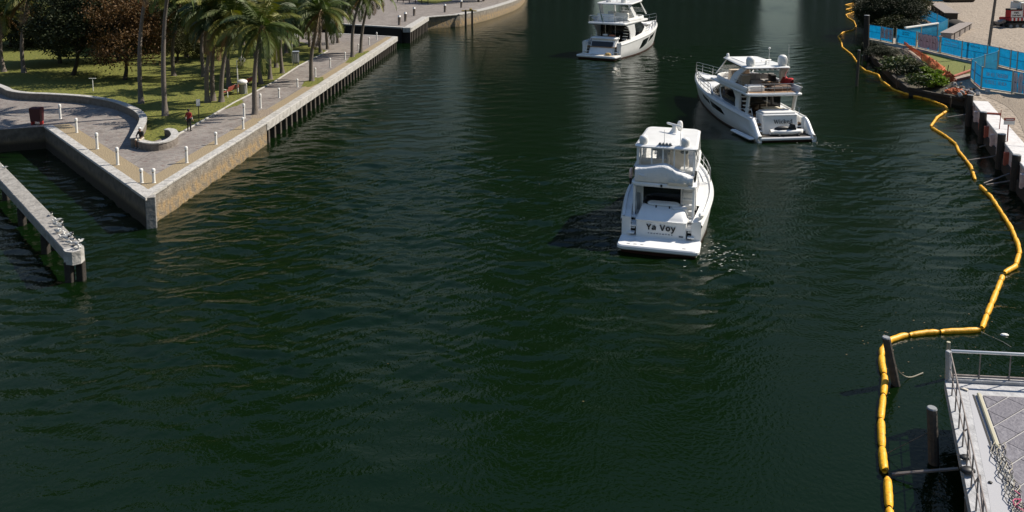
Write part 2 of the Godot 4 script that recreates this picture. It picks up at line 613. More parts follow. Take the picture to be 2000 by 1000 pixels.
func build_left_bank() -> void:
	var l0 := Vector2(-46.5, -60.6)
	var le := Vector2(-37.11, -64.35)
	var a := Vector2(-20.79, -45.54)
	var b := Vector2(-19.90, -65.69)
	var c := Vector2(-18.11, -129.69)
	var d := Vector2(-30.48, -135.92)
	var q0 := Vector2(-31.71, -144.82)
	var q1 := Vector2(-16.92, -136.58)
	var q2 := Vector2(-16.07, -158.61)
	var q3 := Vector2(-10.43, -164.64)
	var bend := smooth_line([Vector2(-9.79, -165.90), Vector2(-5.53, -178.16), Vector2(-1.81, -194.07), Vector2(1.31, -211.01), Vector2(3.51, -236.16), Vector2(5.10, -274.81)], 3.0)
	# ground
	var pts := PackedVector2Array([Vector2(-420, -40), Vector2(-120, -55), l0, le, a, b, c, d, Vector2(-48, -143), Vector2(-66, -150), Vector2(-66, -420), Vector2(-420, -420)])
	var st := stn()
	sheet(st, pts, 1.8)
	struct("promenade", st, M.pavers)
	var fpts := PackedVector2Array([Vector2(-66, -156), q0, q1, q2, q3])
	fpts.append_array(bend)
	fpts.append_array(PackedVector2Array([Vector2(-10, -420), Vector2(-66, -420)]))
	st = stn()
	sheet(st, fpts, 2.5)
	struct("far_quay", st, M.pavers)

	# sea wall of the point: solid arms left and right of the corner
	var wall := thing("sea_wall", "stained concrete sea wall round the promenade point with pale coping", "sea wall")
	var ws := stn()
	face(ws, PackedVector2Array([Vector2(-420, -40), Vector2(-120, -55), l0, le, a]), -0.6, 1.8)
	part("left_wall_face", ws, M.seawall_shaded, wall)
	ws = stn()
	face(ws, PackedVector2Array([a, b]), -0.6, 1.8)
	part("right_wall_face", ws, M.seawall, wall)
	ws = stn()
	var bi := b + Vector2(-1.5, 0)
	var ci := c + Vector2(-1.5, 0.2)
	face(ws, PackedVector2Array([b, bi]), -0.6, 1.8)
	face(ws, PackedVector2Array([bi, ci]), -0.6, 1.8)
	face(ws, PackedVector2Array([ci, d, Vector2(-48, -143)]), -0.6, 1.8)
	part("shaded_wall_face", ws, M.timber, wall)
	# a square pier at the very corner
	var cp := stn()
	cbox(cp, v3(a + Vector2(0.12, -0.3), 0.6), Vector3(0.55, 2.5, 0.55), 0.04, Basis(Vector3.UP, 0.4))
	part("corner_pier", cp, M.concrete, wall)
	# coping, stone by stone
	for run: Array in [[le, a, 0.66, 0.16], [a, b, 0.66, 0.16], [b, c, 0.8, 0.72], [c, d, 0.6, 0.3]]:
		var p0: Vector2 = run[0]
		var p1: Vector2 = run[1]
		var n := int(p0.distance_to(p1) / 3.2)
		var dir := (p1 - p0).normalized()
		var inn := Vector2(dir.y, -dir.x)
		for i in n:
			var s0 := p0.lerp(p1, float(i) / n) + dir * 0.012
			var s1 := p0.lerp(p1, float(i + 1) / n) - dir * 0.012
			if i == 0 and p0 == a:
				s0 += dir * 2.5
			if i == n - 1 and p1 == a:
				s1 -= dir * 2.5
			var o: Vector2 = inn * (run[2] / 2.0 - 0.07)
			var k := stn()
			var lift := rng.randf_range(-0.012, 0.012)
			beam(k, v3(s0 + o, 1.86 + lift - run[3] / 2.0), v3(s1 + o, 1.86 + lift - run[3] / 2.0), run[2], run[3], 0.03)
			part("coping_stone", k, M.pale_concrete, wall)
	var dl := (a - le).normalized()
	var dr := (b - a).normalized()
	var om := offset_line(PackedVector2Array([le, a, b]), -0.07)
	var im := offset_line(PackedVector2Array([le, a, b]), 0.59)
	var cs := stn()
	slab(cs, PackedVector2Array([om[0] + dl * (a.distance_to(le) - 2.5), om[1], om[2] - dr * (b.distance_to(a) - 2.5), im[2] - dr * (b.distance_to(a) - 2.5), im[1], im[0] + dl * (a.distance_to(le) - 2.5)]), 1.7, 1.862)
	part("coping_stone", cs, M.pale_concrete, wall)
	# the quay slab beyond stands on piles
	var np := 40
	for i in np:
		var p := b.lerp(c, (i + 0.6) / np) + Vector2(-0.3, 0)
		var k := stn()
		cbox(k, v3(p, 0.3), Vector3(0.4, 1.8, 0.4), 0.03)
		part("pile", k, M.pile, wall)
	# ochre pebble strip inside the coping
	var line := PackedVector2Array([l0, le, a, b, c])
	st = stn()
	var gi := offset_line(PackedVector2Array([le, a, b, c]), 0.6)
	var go := offset_line(PackedVector2Array([le, a, b, c]), 1.75)
	sheet(st, strip(gi, go), 1.806)
	struct("pebble_strip", st, M.gravel)

	# far quay across the inlet
	var fq := thing("far_quay_wall", "weathered quay wall across the inlet, lit on its curving river side", "sea wall")
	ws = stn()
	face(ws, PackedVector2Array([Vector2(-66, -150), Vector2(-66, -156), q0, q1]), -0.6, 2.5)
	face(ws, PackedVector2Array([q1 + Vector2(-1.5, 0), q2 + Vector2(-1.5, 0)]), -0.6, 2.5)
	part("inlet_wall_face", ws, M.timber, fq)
	ws = stn()
	face(ws, PackedVector2Array([q2 + Vector2(-1.5, 0), q3]), -0.6, 2.5)
	part("recess_wall_face", ws, M.seawall, fq)
	ws = stn()
	var cv := PackedVector2Array([q3])
	cv.append_array(bend)
	face(ws, cv, -0.6, 2.5, 9.0)
	part("curved_wall_face", ws, M.seawall, fq)
	var runs := [[q0, q1, 0.9, 0.25], [q1, q2, 1.3, 0.8], [q2, q3, 0.9, 0.2]]
	for i in cv.size() - 1:
		runs.append([cv[i], cv[i + 1], 1.5, 0.25])
	for run: Array in runs:
		var p0: Vector2 = run[0]
		var p1: Vector2 = run[1]
		var n := maxi(1, int(p0.distance_to(p1) / 5.0))
		var dir := (p1 - p0).normalized()
		var o: Vector2 = Vector2(dir.y, -dir.x) * (run[2] / 2.0 - 0.08)
		for i in n:
			var k := stn()
			beam(k, v3(p0.lerp(p1, float(i) / n) + o, 2.57 - run[3] / 2.0), v3(p0.lerp(p1, float(i + 1) / n) + o - dir * 0.02, 2.57 - run[3] / 2.0), run[2], run[3], 0.03)
			part("coping_stone", k, M.pale_concrete, fq)
	for i in 12:
		var p := q1.lerp(q2, (i + 0.6) / 12.0) + Vector2(-0.35, 0)
		var k := stn()
		cbox(k, v3(p, 0.5), Vector3(0.55, 2.3, 0.55), 0.03)
		part("pile", k, M.pile, fq)
	# twin fender piles with a yellow ladder head
	var fp := thing("fender_piles", "two dark fender piles with yellow ladder head at the far quay", "piles")
	for x: float in [0.0, 1.3]:
		var k := stn()
		cyl(k, Vector3(-9.45, 0.00, -165.00) + Vector3(x + 0.2, -0.6, 0.5), Vector3(-9.45, 0.00, -165.00) + Vector3(x + 0.2, 3.4, 0.5), 0.22, 0.2, 8)
		part("pile", k, M.timber, fp)
	var lh := stn()
	beam(lh, Vector3(-9.45, 0.00, -165.00) + Vector3(-0.6, 3.2, 0.5), Vector3(-9.45, 0.00, -165.00) + Vector3(2.4, 3.2, 0.5), 0.25, 0.25, 0.03)
	cbox(lh, Vector3(-9.45, 0.00, -165.00) + Vector3(1.2, 3.5, 0.5), Vector3(0.5, 0.4, 0.3), 0.04)
	part("ladder_head", lh, mat(L(0.5, 0.33, 0.05), 0.6), fp)

	# lawn
	var w := seat_line()
	var lawn := PackedVector2Array([Vector2(-420, -70)])
	lawn.append_array(w)
	lawn.append_array(PackedVector2Array([Vector2(-25.85, -60.63), Vector2(-25.34, -60.79), Vector2(-25.39, -74.28), Vector2(-25.05, -86.05), Vector2(-25.45, -97.25), Vector2(-25.12, -111.74), Vector2(-31, -122), Vector2(-50, -141), Vector2(-62, -152), Vector2(-66, -300), Vector2(-420, -400)]))
	st = stn()
	sheet(st, lawn, 1.815)
	struct("lawn", st, M.lawn)
	var cb := thing("lawn_kerb", "pale concrete kerb line between the lawn and the promenade", "kerb")
	var kl := [Vector2(-25.34, -60.79), Vector2(-25.32, -66.88), Vector2(-25.39, -74.28), Vector2(-25.21, -79.60), Vector2(-25.05, -86.05), Vector2(-25.45, -97.25), Vector2(-25.12, -111.74)]
	for i in kl.size() - 1:
		var k := stn()
		beam(k, v3(kl[i], 1.82), v3(kl[i + 1], 1.82), 0.16, 0.14, 0.02)
		part("kerb_stone", k, M.pale_concrete, cb)
	for g: Array in [[Vector2(-20.95, -86.05), 3.2, 0.9], [Vector2(-21.35, -69.40), 2.0, 0.8], [Vector2(-19.87, -105.96), 6.0, 1.0], [Vector2(-25.55, -73.79), 2.4, 0.9]]:
		var k := stn()
		var ring := PackedVector2Array()
		for i in 18:
			ring.append(g[0] + Vector2(cos(TAU * i / 18) * g[2], sin(TAU * i / 18) * g[1]) * (1.0 + 0.12 * sin(i * 2.3)))
		sheet(k, ring, 1.811)
		struct("tree_bed", k, M.dirt if g[1] < 2.3 else M.lawn)
	st = stn()
	sheet(st, PackedVector2Array([Vector2(-22.50, -199.41), Vector2(-18.22, -195.82), Vector2(-15.25, -205.05), Vector2(-13.89, -236.16), Vector2(-32.00, -258.55)]), 2.512)
	struct("far_lawn", st, M.lawn)

	# the winding seat wall between plaza and lawn
	var sw := thing("seat_wall", "long low curving wall with pale top between plaza and lawn", "wall")
	sweep_wall(sw, w, 0.46, 0.62)
	var lp := thing("seat_wall", "small curled end of low wall round a patch of grass", "wall")
	var loop := smooth_line([Vector2(-26.92, -58.06), Vector2(-25.98, -57.00), Vector2(-24.99, -56.56), Vector2(-24.40, -57.30), Vector2(-24.58, -59.00), Vector2(-25.43, -60.63), Vector2(-26.03, -60.96)], 0.35)
	sweep_wall(lp, loop, 0.42, 0.5)


func seat_line() -> PackedVector2Array:
	return smooth_line([Vector2(-61.64, -90.21), Vector2(-50.20, -79.89), Vector2(-47.43, -77.12), Vector2(-45.07, -75.80), Vector2(-42.64, -75.29), Vector2(-38.68, -74.04), Vector2(-34.98, -71.65), Vector2(-31.80, -68.33), Vector2(-29.94, -65.69), Vector2(-28.85, -63.42), Vector2(-27.77, -60.29), Vector2(-26.83, -57.45)], 0.6)


func sweep_wall(parent: Node3D, line: PackedVector2Array, w: float, h: float) -> void:
	var o := offset_line(line, w / 2)
	var i := offset_line(line, -w / 2)
	var st := stn()
	var rings := []
	for k in line.size():
		rings.append(PackedVector3Array([v3(i[k], 1.78), v3(i[k], 1.8 + h), v3(o[k], 1.8 + h), v3(o[k], 1.78)]))
	loft(st, rings)
	part("wall_body", st, M.brown_concrete, parent)
	o = offset_line(line, w / 2 + 0.05)
	i = offset_line(line, -w / 2 - 0.05)
	var k := 0
	while k < line.size() - 1:
		var e := mini(k + 5, line.size() - 1)
		st = stn()
		rings = []
		for j in range(k, e + 1):
			rings.append(PackedVector3Array([v3(i[j], 1.803 + h), v3(i[j], 1.88 + h), v3(o[j], 1.88 + h), v3(o[j], 1.803 + h)]))
		loft(st, rings)
		part("cap_stone", st, M.pale_concrete, parent)
		k = e


# ---------- motor yachts ----------
# Boats are built with the stern platform's edge at z = 0, the bow towards -z, starboard +x.
func hull_at(p: Dictionary, t: float) -> Dictionary:
	var z: float = -p.zt - t * (p.L - p.zt)
	var hb: float = p.B / 2.0 * (p.stern + (1.0 - p.stern) * sin(minf(t / 0.42, 1.0) * PI / 2)) * (1.0 - pow(maxf(0.0, (t - 0.32) / 0.68), 2.3))
	var wb: float = p.B / 2.0 * (p.stern - 0.06 + (1.0 - p.stern) * sin(minf(t / 0.42, 1.0) * PI / 2)) * (1.0 - pow(clampf((t - 0.2) / 0.76, 0.0, 1.0), 1.7))
	var ys: float = lerpf(p.s0, p.s1, pow(t, 1.25))
	return {"z": z, "hb": maxf(hb, 0.02), "wb": maxf(wb, 0.015), "ys": ys}


func hull_x(p: Dictionary, z: float) -> Dictionary:
	return hull_at(p, clampf((-z - p.zt) / (p.L - p.zt), 0.0, 1.0))


# Half-width of the hull side at height y.
func side_x(h: Dictionary, y: float) -> float:
	var k := clampf((y - 0.12) / (h.ys - 0.3 - 0.12), 0.0, 1.0)
	return lerpf(h.wb, h.hb, pow(k, 0.75))


# Plan outline of a cabin level: straight sides, rounded front.
func plan(w: float, za: float, zf: float, y: float, k := 0.45, n := 14, pow_ := 2.6, taper := 1.0) -> PackedVector3Array:
	var out := PackedVector3Array()
	var zm := zf + (za - zf) * k
	out.append(Vector3(w * taper, y, za))
	for i in n + 1:
		var a := PI * i / n
		var cx := cos(a)
		out.append(Vector3(w * signf(cx) * pow(absf(cx), 2.0 / pow_), y, zm - (zm - zf) * pow(sin(a), 2.0 / pow_)))
	out.append(Vector3(-w * taper, y, za))
	return out


# A rounded slab outline: both ends rounded.
func slab_plan(w: float, za: float, zf: float, y: float, r: float, wf := 1.0) -> PackedVector3Array:
	var out := PackedVector3Array()
	for c: Array in [[w - r, za - r, 0.0, 1.0], [-(w - r), za - r, PI / 2, 1.0], [-(w * wf - r), zf + r, PI, wf], [w * wf - r, zf + r, 1.5 * PI, wf]]:
		for i in 5:
			var a: float = c[2] + PI / 2 * i / 4.0
			out.append(Vector3(c[0] + cos(a) * r, y, c[1] + sin(a) * r))
	return out


# A flush panel on a curved side: cut into narrow slices so that it follows the curve.
func panel_on(st: SurfaceTool, outline: Array, fx: Callable, side: float, off := 0.02) -> void:
	var poly := PackedVector2Array()
	for i in outline.size():
		var a: Vector2 = outline[i]
		var b: Vector2 = outline[(i + 1) % outline.size()]
		var n := maxi(1, int(a.distance_to(b) / 0.35))
		for k in n:
			poly.append(a.lerp(b, float(k) / n))
	var to3 := func(v: Vector2, o: float) -> Vector3: return Vector3(side * (fx.call(v.x, v.y) + o), v.y, v.x)
	var z0 := poly[0].x
	var z1 := poly[0].x
	for v in poly:
		z0 = minf(z0, v.x)
		z1 = maxf(z1, v.x)
	var z := z0
	while z < z1:
		for y in range(0, 24):
			var cell := PackedVector2Array([Vector2(z, y * 0.35), Vector2(z + 0.35, y * 0.35), Vector2(z + 0.35, y * 0.35 + 0.35), Vector2(z, y * 0.35 + 0.35)])
			for cut: PackedVector2Array in Geometry2D.intersect_polygons(poly, cell):
				var t := Geometry2D.triangulate_polygon(cut)
				for i in range(0, t.size(), 3):
					tri(st, to3.call(cut[t[i]], off), to3.call(cut[t[i + 1]], off), to3.call(cut[t[i + 2]], off))
		z += 0.35
	for i in poly.size():
		var a := poly[i]
		var b := poly[(i + 1) % poly.size()]
		quad(st, to3.call(a, -0.03), to3.call(b, -0.03), to3.call(b, off), to3.call(a, off))


# Half-width of the deck house at a place along it and a height.
func house_x(p: Dictionary, z: float, y: float) -> float:
	var f := clampf((y - p.s0 + 0.2) / (p.yf - p.s0 + 0.2), 0.0, 1.0)
	var w: float = lerpf(p.hw, p.hw * 0.97, f / 0.4) if f < 0.4 else lerpf(p.hw * 0.97, p.hw * 0.86, (f - 0.4) / 0.6)
	var zf: float = p.zf + (p.rake * 0.35 * f / 0.4 if f < 0.4 else lerpf(p.rake * 0.35, p.rake, (f - 0.4) / 0.6))
	var zm: float = zf + (p.zs - zf) * 0.5
	if z >= zm:
		return w
	return w * pow(maxf(0.0, 1.0 - pow((zm - z) / (zm - zf), 2.6)), 1.0 / 2.6)


func steps(parent: Node3D, x0: float, x1: float, a: Vector2, b: Vector2, n: int, m: Material) -> void:
	for i in n:
		var z := lerpf(a.x, b.x, (i + 0.5) / n)
		var y := lerpf(a.y, b.y, (i + 1.0) / n)
		var st := stn()
		cbox(st, Vector3((x0 + x1) / 2, y - 0.04, z), Vector3(x1 - x0, 0.08, absf(b.x - a.x) / n + 0.06), 0.015)
		part("step", st, m, parent)


func yacht_base(t: Node3D, p: Dictionary) -> void:
	var n := 30
	var prof := func(h: Dictionary, tt: float) -> Array:
		var ky := lerpf(-0.5, h.ys * 0.75, smoothstep(0.8, 1.0, tt))
		var out := [Vector2(0.0, ky), Vector2(h.wb * 0.85, maxf(ky, -0.3))]
		for y: float in [0.1, 0.45, 0.8]:
			var yy: float = maxf(lerpf(0.12, h.ys - 0.32, (y - 0.1) / 0.7), ky)
			out.append(Vector2(side_x(h, yy), yy))
		out.append_array([Vector2(h.hb, h.ys - 0.3), Vector2(h.hb + 0.045, h.ys - 0.26), Vector2(h.hb + 0.045, h.ys - 0.18), Vector2(h.hb - 0.01, h.ys - 0.14), Vector2(h.hb - 0.04, h.ys)])
		return out
	var st := stn(true)
	for s: float in [-1, 1]:
		var rings := []
		for i in n + 1:
			var tt := pow(float(i) / n, 0.85)
			var ring := PackedVector3Array()
			var h := hull_at(p, tt)
			for v: Vector2 in prof.call(h, tt):
				ring.append(Vector3(v.x * s, v.y, h.z - (h.ys * 0.0)))
			rings.append(ring)
		loft(st, rings, false)
	part("hull", smooth(st), M.gelcoat, t)
	st = stn()
	for s: float in [-1, 1]:
		var rings := []
		for i in n + 1:
			var tt := float(i) / n * 0.97
			var h := hull_at(p, tt)
			rings.append(PackedVector3Array([Vector3(s * (h.wb * 0.99 + 0.012), -0.2, h.z), Vector3(s * (side_x(h, 0.13) + 0.012), 0.13, h.z)]))
		loft(st, rings, false)
	part("boot_stripe", st, M.boot, t)
	# deck with bulwark cap; open over the cockpit
	st = stn()
	for s: float in [-1, 1]:
		var rings := []
		for i in n + 1:
			var h := hull_at(p, float(i) / n)
			var inner: float = maxf(h.hb - 0.5, 0.0) if h.z > p.zs else 0.0
			rings.append(PackedVector3Array([Vector3(s * (h.hb - 0.04), h.ys, h.z), Vector3(s * maxf(h.hb - 0.16, 0.0), h.ys + 0.02, h.z), Vector3(s * maxf(h.hb - 0.2, 0.0), h.ys - 0.08, h.z), Vector3(s * inner, h.ys - 0.05, h.z)]))
		loft(st, rings, false)
	part("deck", st, M.gelcoat, t)
	# inner cockpit sides and floor
	var h0 := hull_at(p, 0.0)
	var hs := hull_x(p, p.zs)
	for s: float in [-1, 1]:
		st = stn()
		quad(st, Vector3(s * (h0.hb - 0.5), p.fl, h0.z), Vector3(s * (hs.hb - 0.5), p.fl, p.zs), Vector3(s * (hs.hb - 0.5), hs.ys - 0.05, p.zs), Vector3(s * (h0.hb - 0.5), h0.ys - 0.05, h0.z))
		quad(st, Vector3(s * (h0.hb - 0.5), -0.3, h0.z), Vector3(s * (h0.hb - 0.02), -0.3, h0.z), Vector3(s * (h0.hb - 0.02), h0.ys, h0.z), Vector3(s * (h0.hb - 0.5), h0.ys - 0.05, h0.z))
		part("cockpit_side", st, M.gelcoat, t)
	st = stn()
	cbox(st, Vector3(0, p.fl - 0.04, (h0.z + p.zs) / 2), Vector3(h0.hb * 2 - 1.0, 0.08, absf(p.zs - h0.z)))
	part("cockpit_floor", st, p.sole, t)
	# swim platform
	st = stn()
	var w: float = p.B / 2 * (p.stern + 0.005)
	loft(st, [slab_plan(w - 0.05, -0.05, -p.zt - 0.2, p.py - 0.24, 0.3), slab_plan(w, 0.0, -p.zt - 0.2, p.py - 0.18, 0.3), slab_plan(w, 0.0, -p.zt - 0.2, p.py - 0.06, 0.3), slab_plan(w - 0.05, -0.05, -p.zt - 0.2, p.py, 0.3)])
	part("swim_platform", st, M.gelcoat, t)
	st = stn()
	loft(st, [slab_plan(w - 0.25, -0.3, -p.zt - 0.2, -0.4, 0.3), slab_plan(w - 0.12, -0.14, -p.zt - 0.2, p.py - 0.2, 0.3)])
	part("platform_underside", st, M.boot, t)
	if p.has("platform_top"):
		st = stn()
		loft(st, [slab_plan(w - 0.16, -0.16, -p.zt - 0.1, p.py + 0.002, 0.2), slab_plan(w - 0.16, -0.16, -p.zt - 0.1, p.py + 0.02, 0.2)])
		part("platform_decking", st, p.platform_top, t)
	# deck house
	var yb: float = p.s0 - 0.2
	var k0: float = p.kf if p.has("kf") else 0.5
	var tw: float = p.hw * 0.86
	st = stn(false)
	loft(st, [plan(p.hw, p.zs, p.zf, yb, k0), plan(p.hw * 0.97, p.zs, p.zf + p.rake * 0.35, lerpf(yb, p.yf, 0.4), k0), plan(tw, p.zs, p.zf + p.rake, p.yf, k0)])
	part("deck_house", st, M.gelcoat, t)
	# windscreen wrapped round the front of the house
	st = stn(true)
	var lo := plan(p.hw, p.zs, p.zf, 0.0, k0)
	var rows := []
	for f: float in [0.5, 0.95]:
		var ring := PackedVector3Array()
		var r := lerpf(p.hw * 0.97, tw, (f - 0.4) / 0.6) + 0.015
		var zf: float = lerpf(p.zf + p.rake * 0.35, p.zf + p.rake, (f - 0.4) / 0.6) - 0.015
		var full := plan(r, p.zs, zf, lerpf(yb, p.yf, f), k0)
		for i in range(3, lo.size() - 3):
			ring.append(full[i])
		rows.append(ring)
	loft(st, rows, false)
	part("windscreen", smooth(st), M.dark_glass, t)
	# flybridge deck
	st = stn()
	var fwf: float = p.fwf if p.has("fwf") else 0.8
	loft(st, [slab_plan(p.fw - 0.08, p.fa - 0.08, p.ff, p.yf, 0.35, fwf), slab_plan(p.fw, p.fa, p.ff, p.yf + 0.06, 0.35, fwf), slab_plan(p.fw, p.fa, p.ff, p.yf + 0.16, 0.35, fwf), slab_plan(p.fw - 0.06, p.fa - 0.06, p.ff, p.yf + 0.22, 0.35, fwf)])
	part("flybridge_deck", st, M.gelcoat, t)
	# flybridge coaming, a U open at the back
	st = stn(true)
	var cz: float = p.ca
	var o0 := plan(p.fw - 0.1, cz, p.ff - 0.1, p.yf + 0.2, 0.5, 14, 3.0)
	var o1 := plan(p.fw - 0.02, cz + p.wing, p.ff + 0.25, p.yc, 0.5, 14, 3.0)
	var i1 := plan(p.fw - 0.16, cz + p.wing, p.ff + 0.4, p.yc, 0.5, 14, 3.0)
	var i0 := plan(p.fw - 0.22, cz, p.ff + 0.25, p.yf + 0.2, 0.5, 14, 3.0)
	loft(st, [o0, o1, i1, i0], false)
	part("flybridge_coaming", smooth(st), M.gelcoat, t)


func hardtop(t: Node3D, w: float, za: float, zf: float, y: float, r := 0.5, wf := 0.92, slope := 0.0) -> void:
	var st := stn()
	var rings := []
	for k: Array in [[0.1, 0.0], [0.0, 0.05], [0.0, 0.1], [0.12, 0.17]]:
		var ring := slab_plan(w - k[0], za - k[0], zf + k[0], y + k[1], r, wf)
		for i in ring.size():
			ring[i].y += slope * (ring[i].z - za) / (zf - za)
		rings.append(ring)
	loft(st, rings)
	part("hardtop", st, M.gelcoat, t)


func radome(t: Node3D, at: Vector3, r: float, h: float) -> void:
	var st := stn(true)
	lathe(st, at, [Vector2(0.0, 0.0), Vector2(r * 0.8, 0.0), Vector2(r, h * 0.2), Vector2(r, h * 0.62), Vector2(r * 0.82, h * 0.86), Vector2(r * 0.45, h * 0.97), Vector2(0.0, h)], 14)
	part("satellite_dome", smooth(st), M.white, t)


func whip(t: Node3D, a: Vector3, b: Vector3) -> void:
	var st := stn()
	cyl(st, a, b, 0.022, 0.012, 5)
	part("antenna", st, M.white, t)


func bow_rail(t: Node3D, p: Dictionary, t0: float, h: float, bars: int, every := 0.09) -> void:
	var tops := []
	for s: float in [-1, 1]:
		for b in bars:
			var pts := []
			for i in 15:
				var tt := lerpf(t0, 0.985, i / 14.0)
				var q := hull_at(p, tt)
				var y := h * (b + 1.0) / bars * (1.0 if i > 0 else 0.25)
				pts.append(Vector3(s * maxf(q.hb - 0.12, 0.03), q.ys + y, q.z - 0.12))
			if b == bars - 1:
				tops.append(pts)
			var st := stn()
			tube(st, pts, 0.028, 5)
			part("rail", st, M.steel, t)
		var tt := t0
		while tt < 0.99:
			var q := hull_at(p, tt)
			var st := stn()
			cyl(st, Vector3(s * maxf(q.hb - 0.14, 0.03), q.ys, q.z - 0.1), Vector3(s * maxf(q.hb - 0.12, 0.03), q.ys + h, q.z - 0.12), 0.025, 0.025, 5)
			part("rail_post", st, M.steel, t)
			tt += every


func lettering(t: Node3D, called: String, text: String, at: Transform3D, size: float, m: Material, face_name := "Droid Sans", weight := 800, italic := false, depth := 0.02) -> void:
	var f := SystemFont.new()
	f.font_names = PackedStringArray([face_name])
	f.font_weight = weight
	f.font_italic = italic
	var tm := TextMesh.new()
	tm.text = text
	tm.font = f
	tm.font_size = 64
	tm.pixel_size = size / 64.0
	tm.depth = depth
	tm.curve_step = 3.0
	put(called, tm, m, t, at)


func seat(t: Node3D, at: Vector3, s: Vector3, back: float, m: Material, turn := 0.0) -> void:
	var b := Basis(Vector3.UP, turn)
	var st := stn()
	cbox(st, at + Vector3(0, s.y / 2, 0), s, 0.06, b)
	var o := part("seat", st, m, t)
	if back > 0.0:
		st = stn()
		cbox(st, at + b * Vector3(0, back / 2 + 0.02, s.z / 2 + 0.08), Vector3(s.x, back, 0.16), 0.05, b)
		part("backrest", st, m, o)


func pillar(t: Node3D, a: Vector3, b: Vector3, w: float, d: float, m: Material = null) -> void:
	var st := stn()
	var h := Vector3(w / 2, 0, 0)
	var k := Vector3(0, 0, d / 2)
	loft(st, [PackedVector3Array([a - h - k, a + h - k, a + h + k, a - h + k]), PackedVector3Array([b - h - k, b + h - k, b + h + k, b - h + k])])
	part("pillar", st, m if m else M.gelcoat, t)


func pane(t: Node3D, a: Vector3, b: Vector3, c: Vector3, d: Vector3, called := "clear_panel") -> void:
	var st := stn()
	quad(st, a, b, c, d)
	part(called, st, M.clear, t)


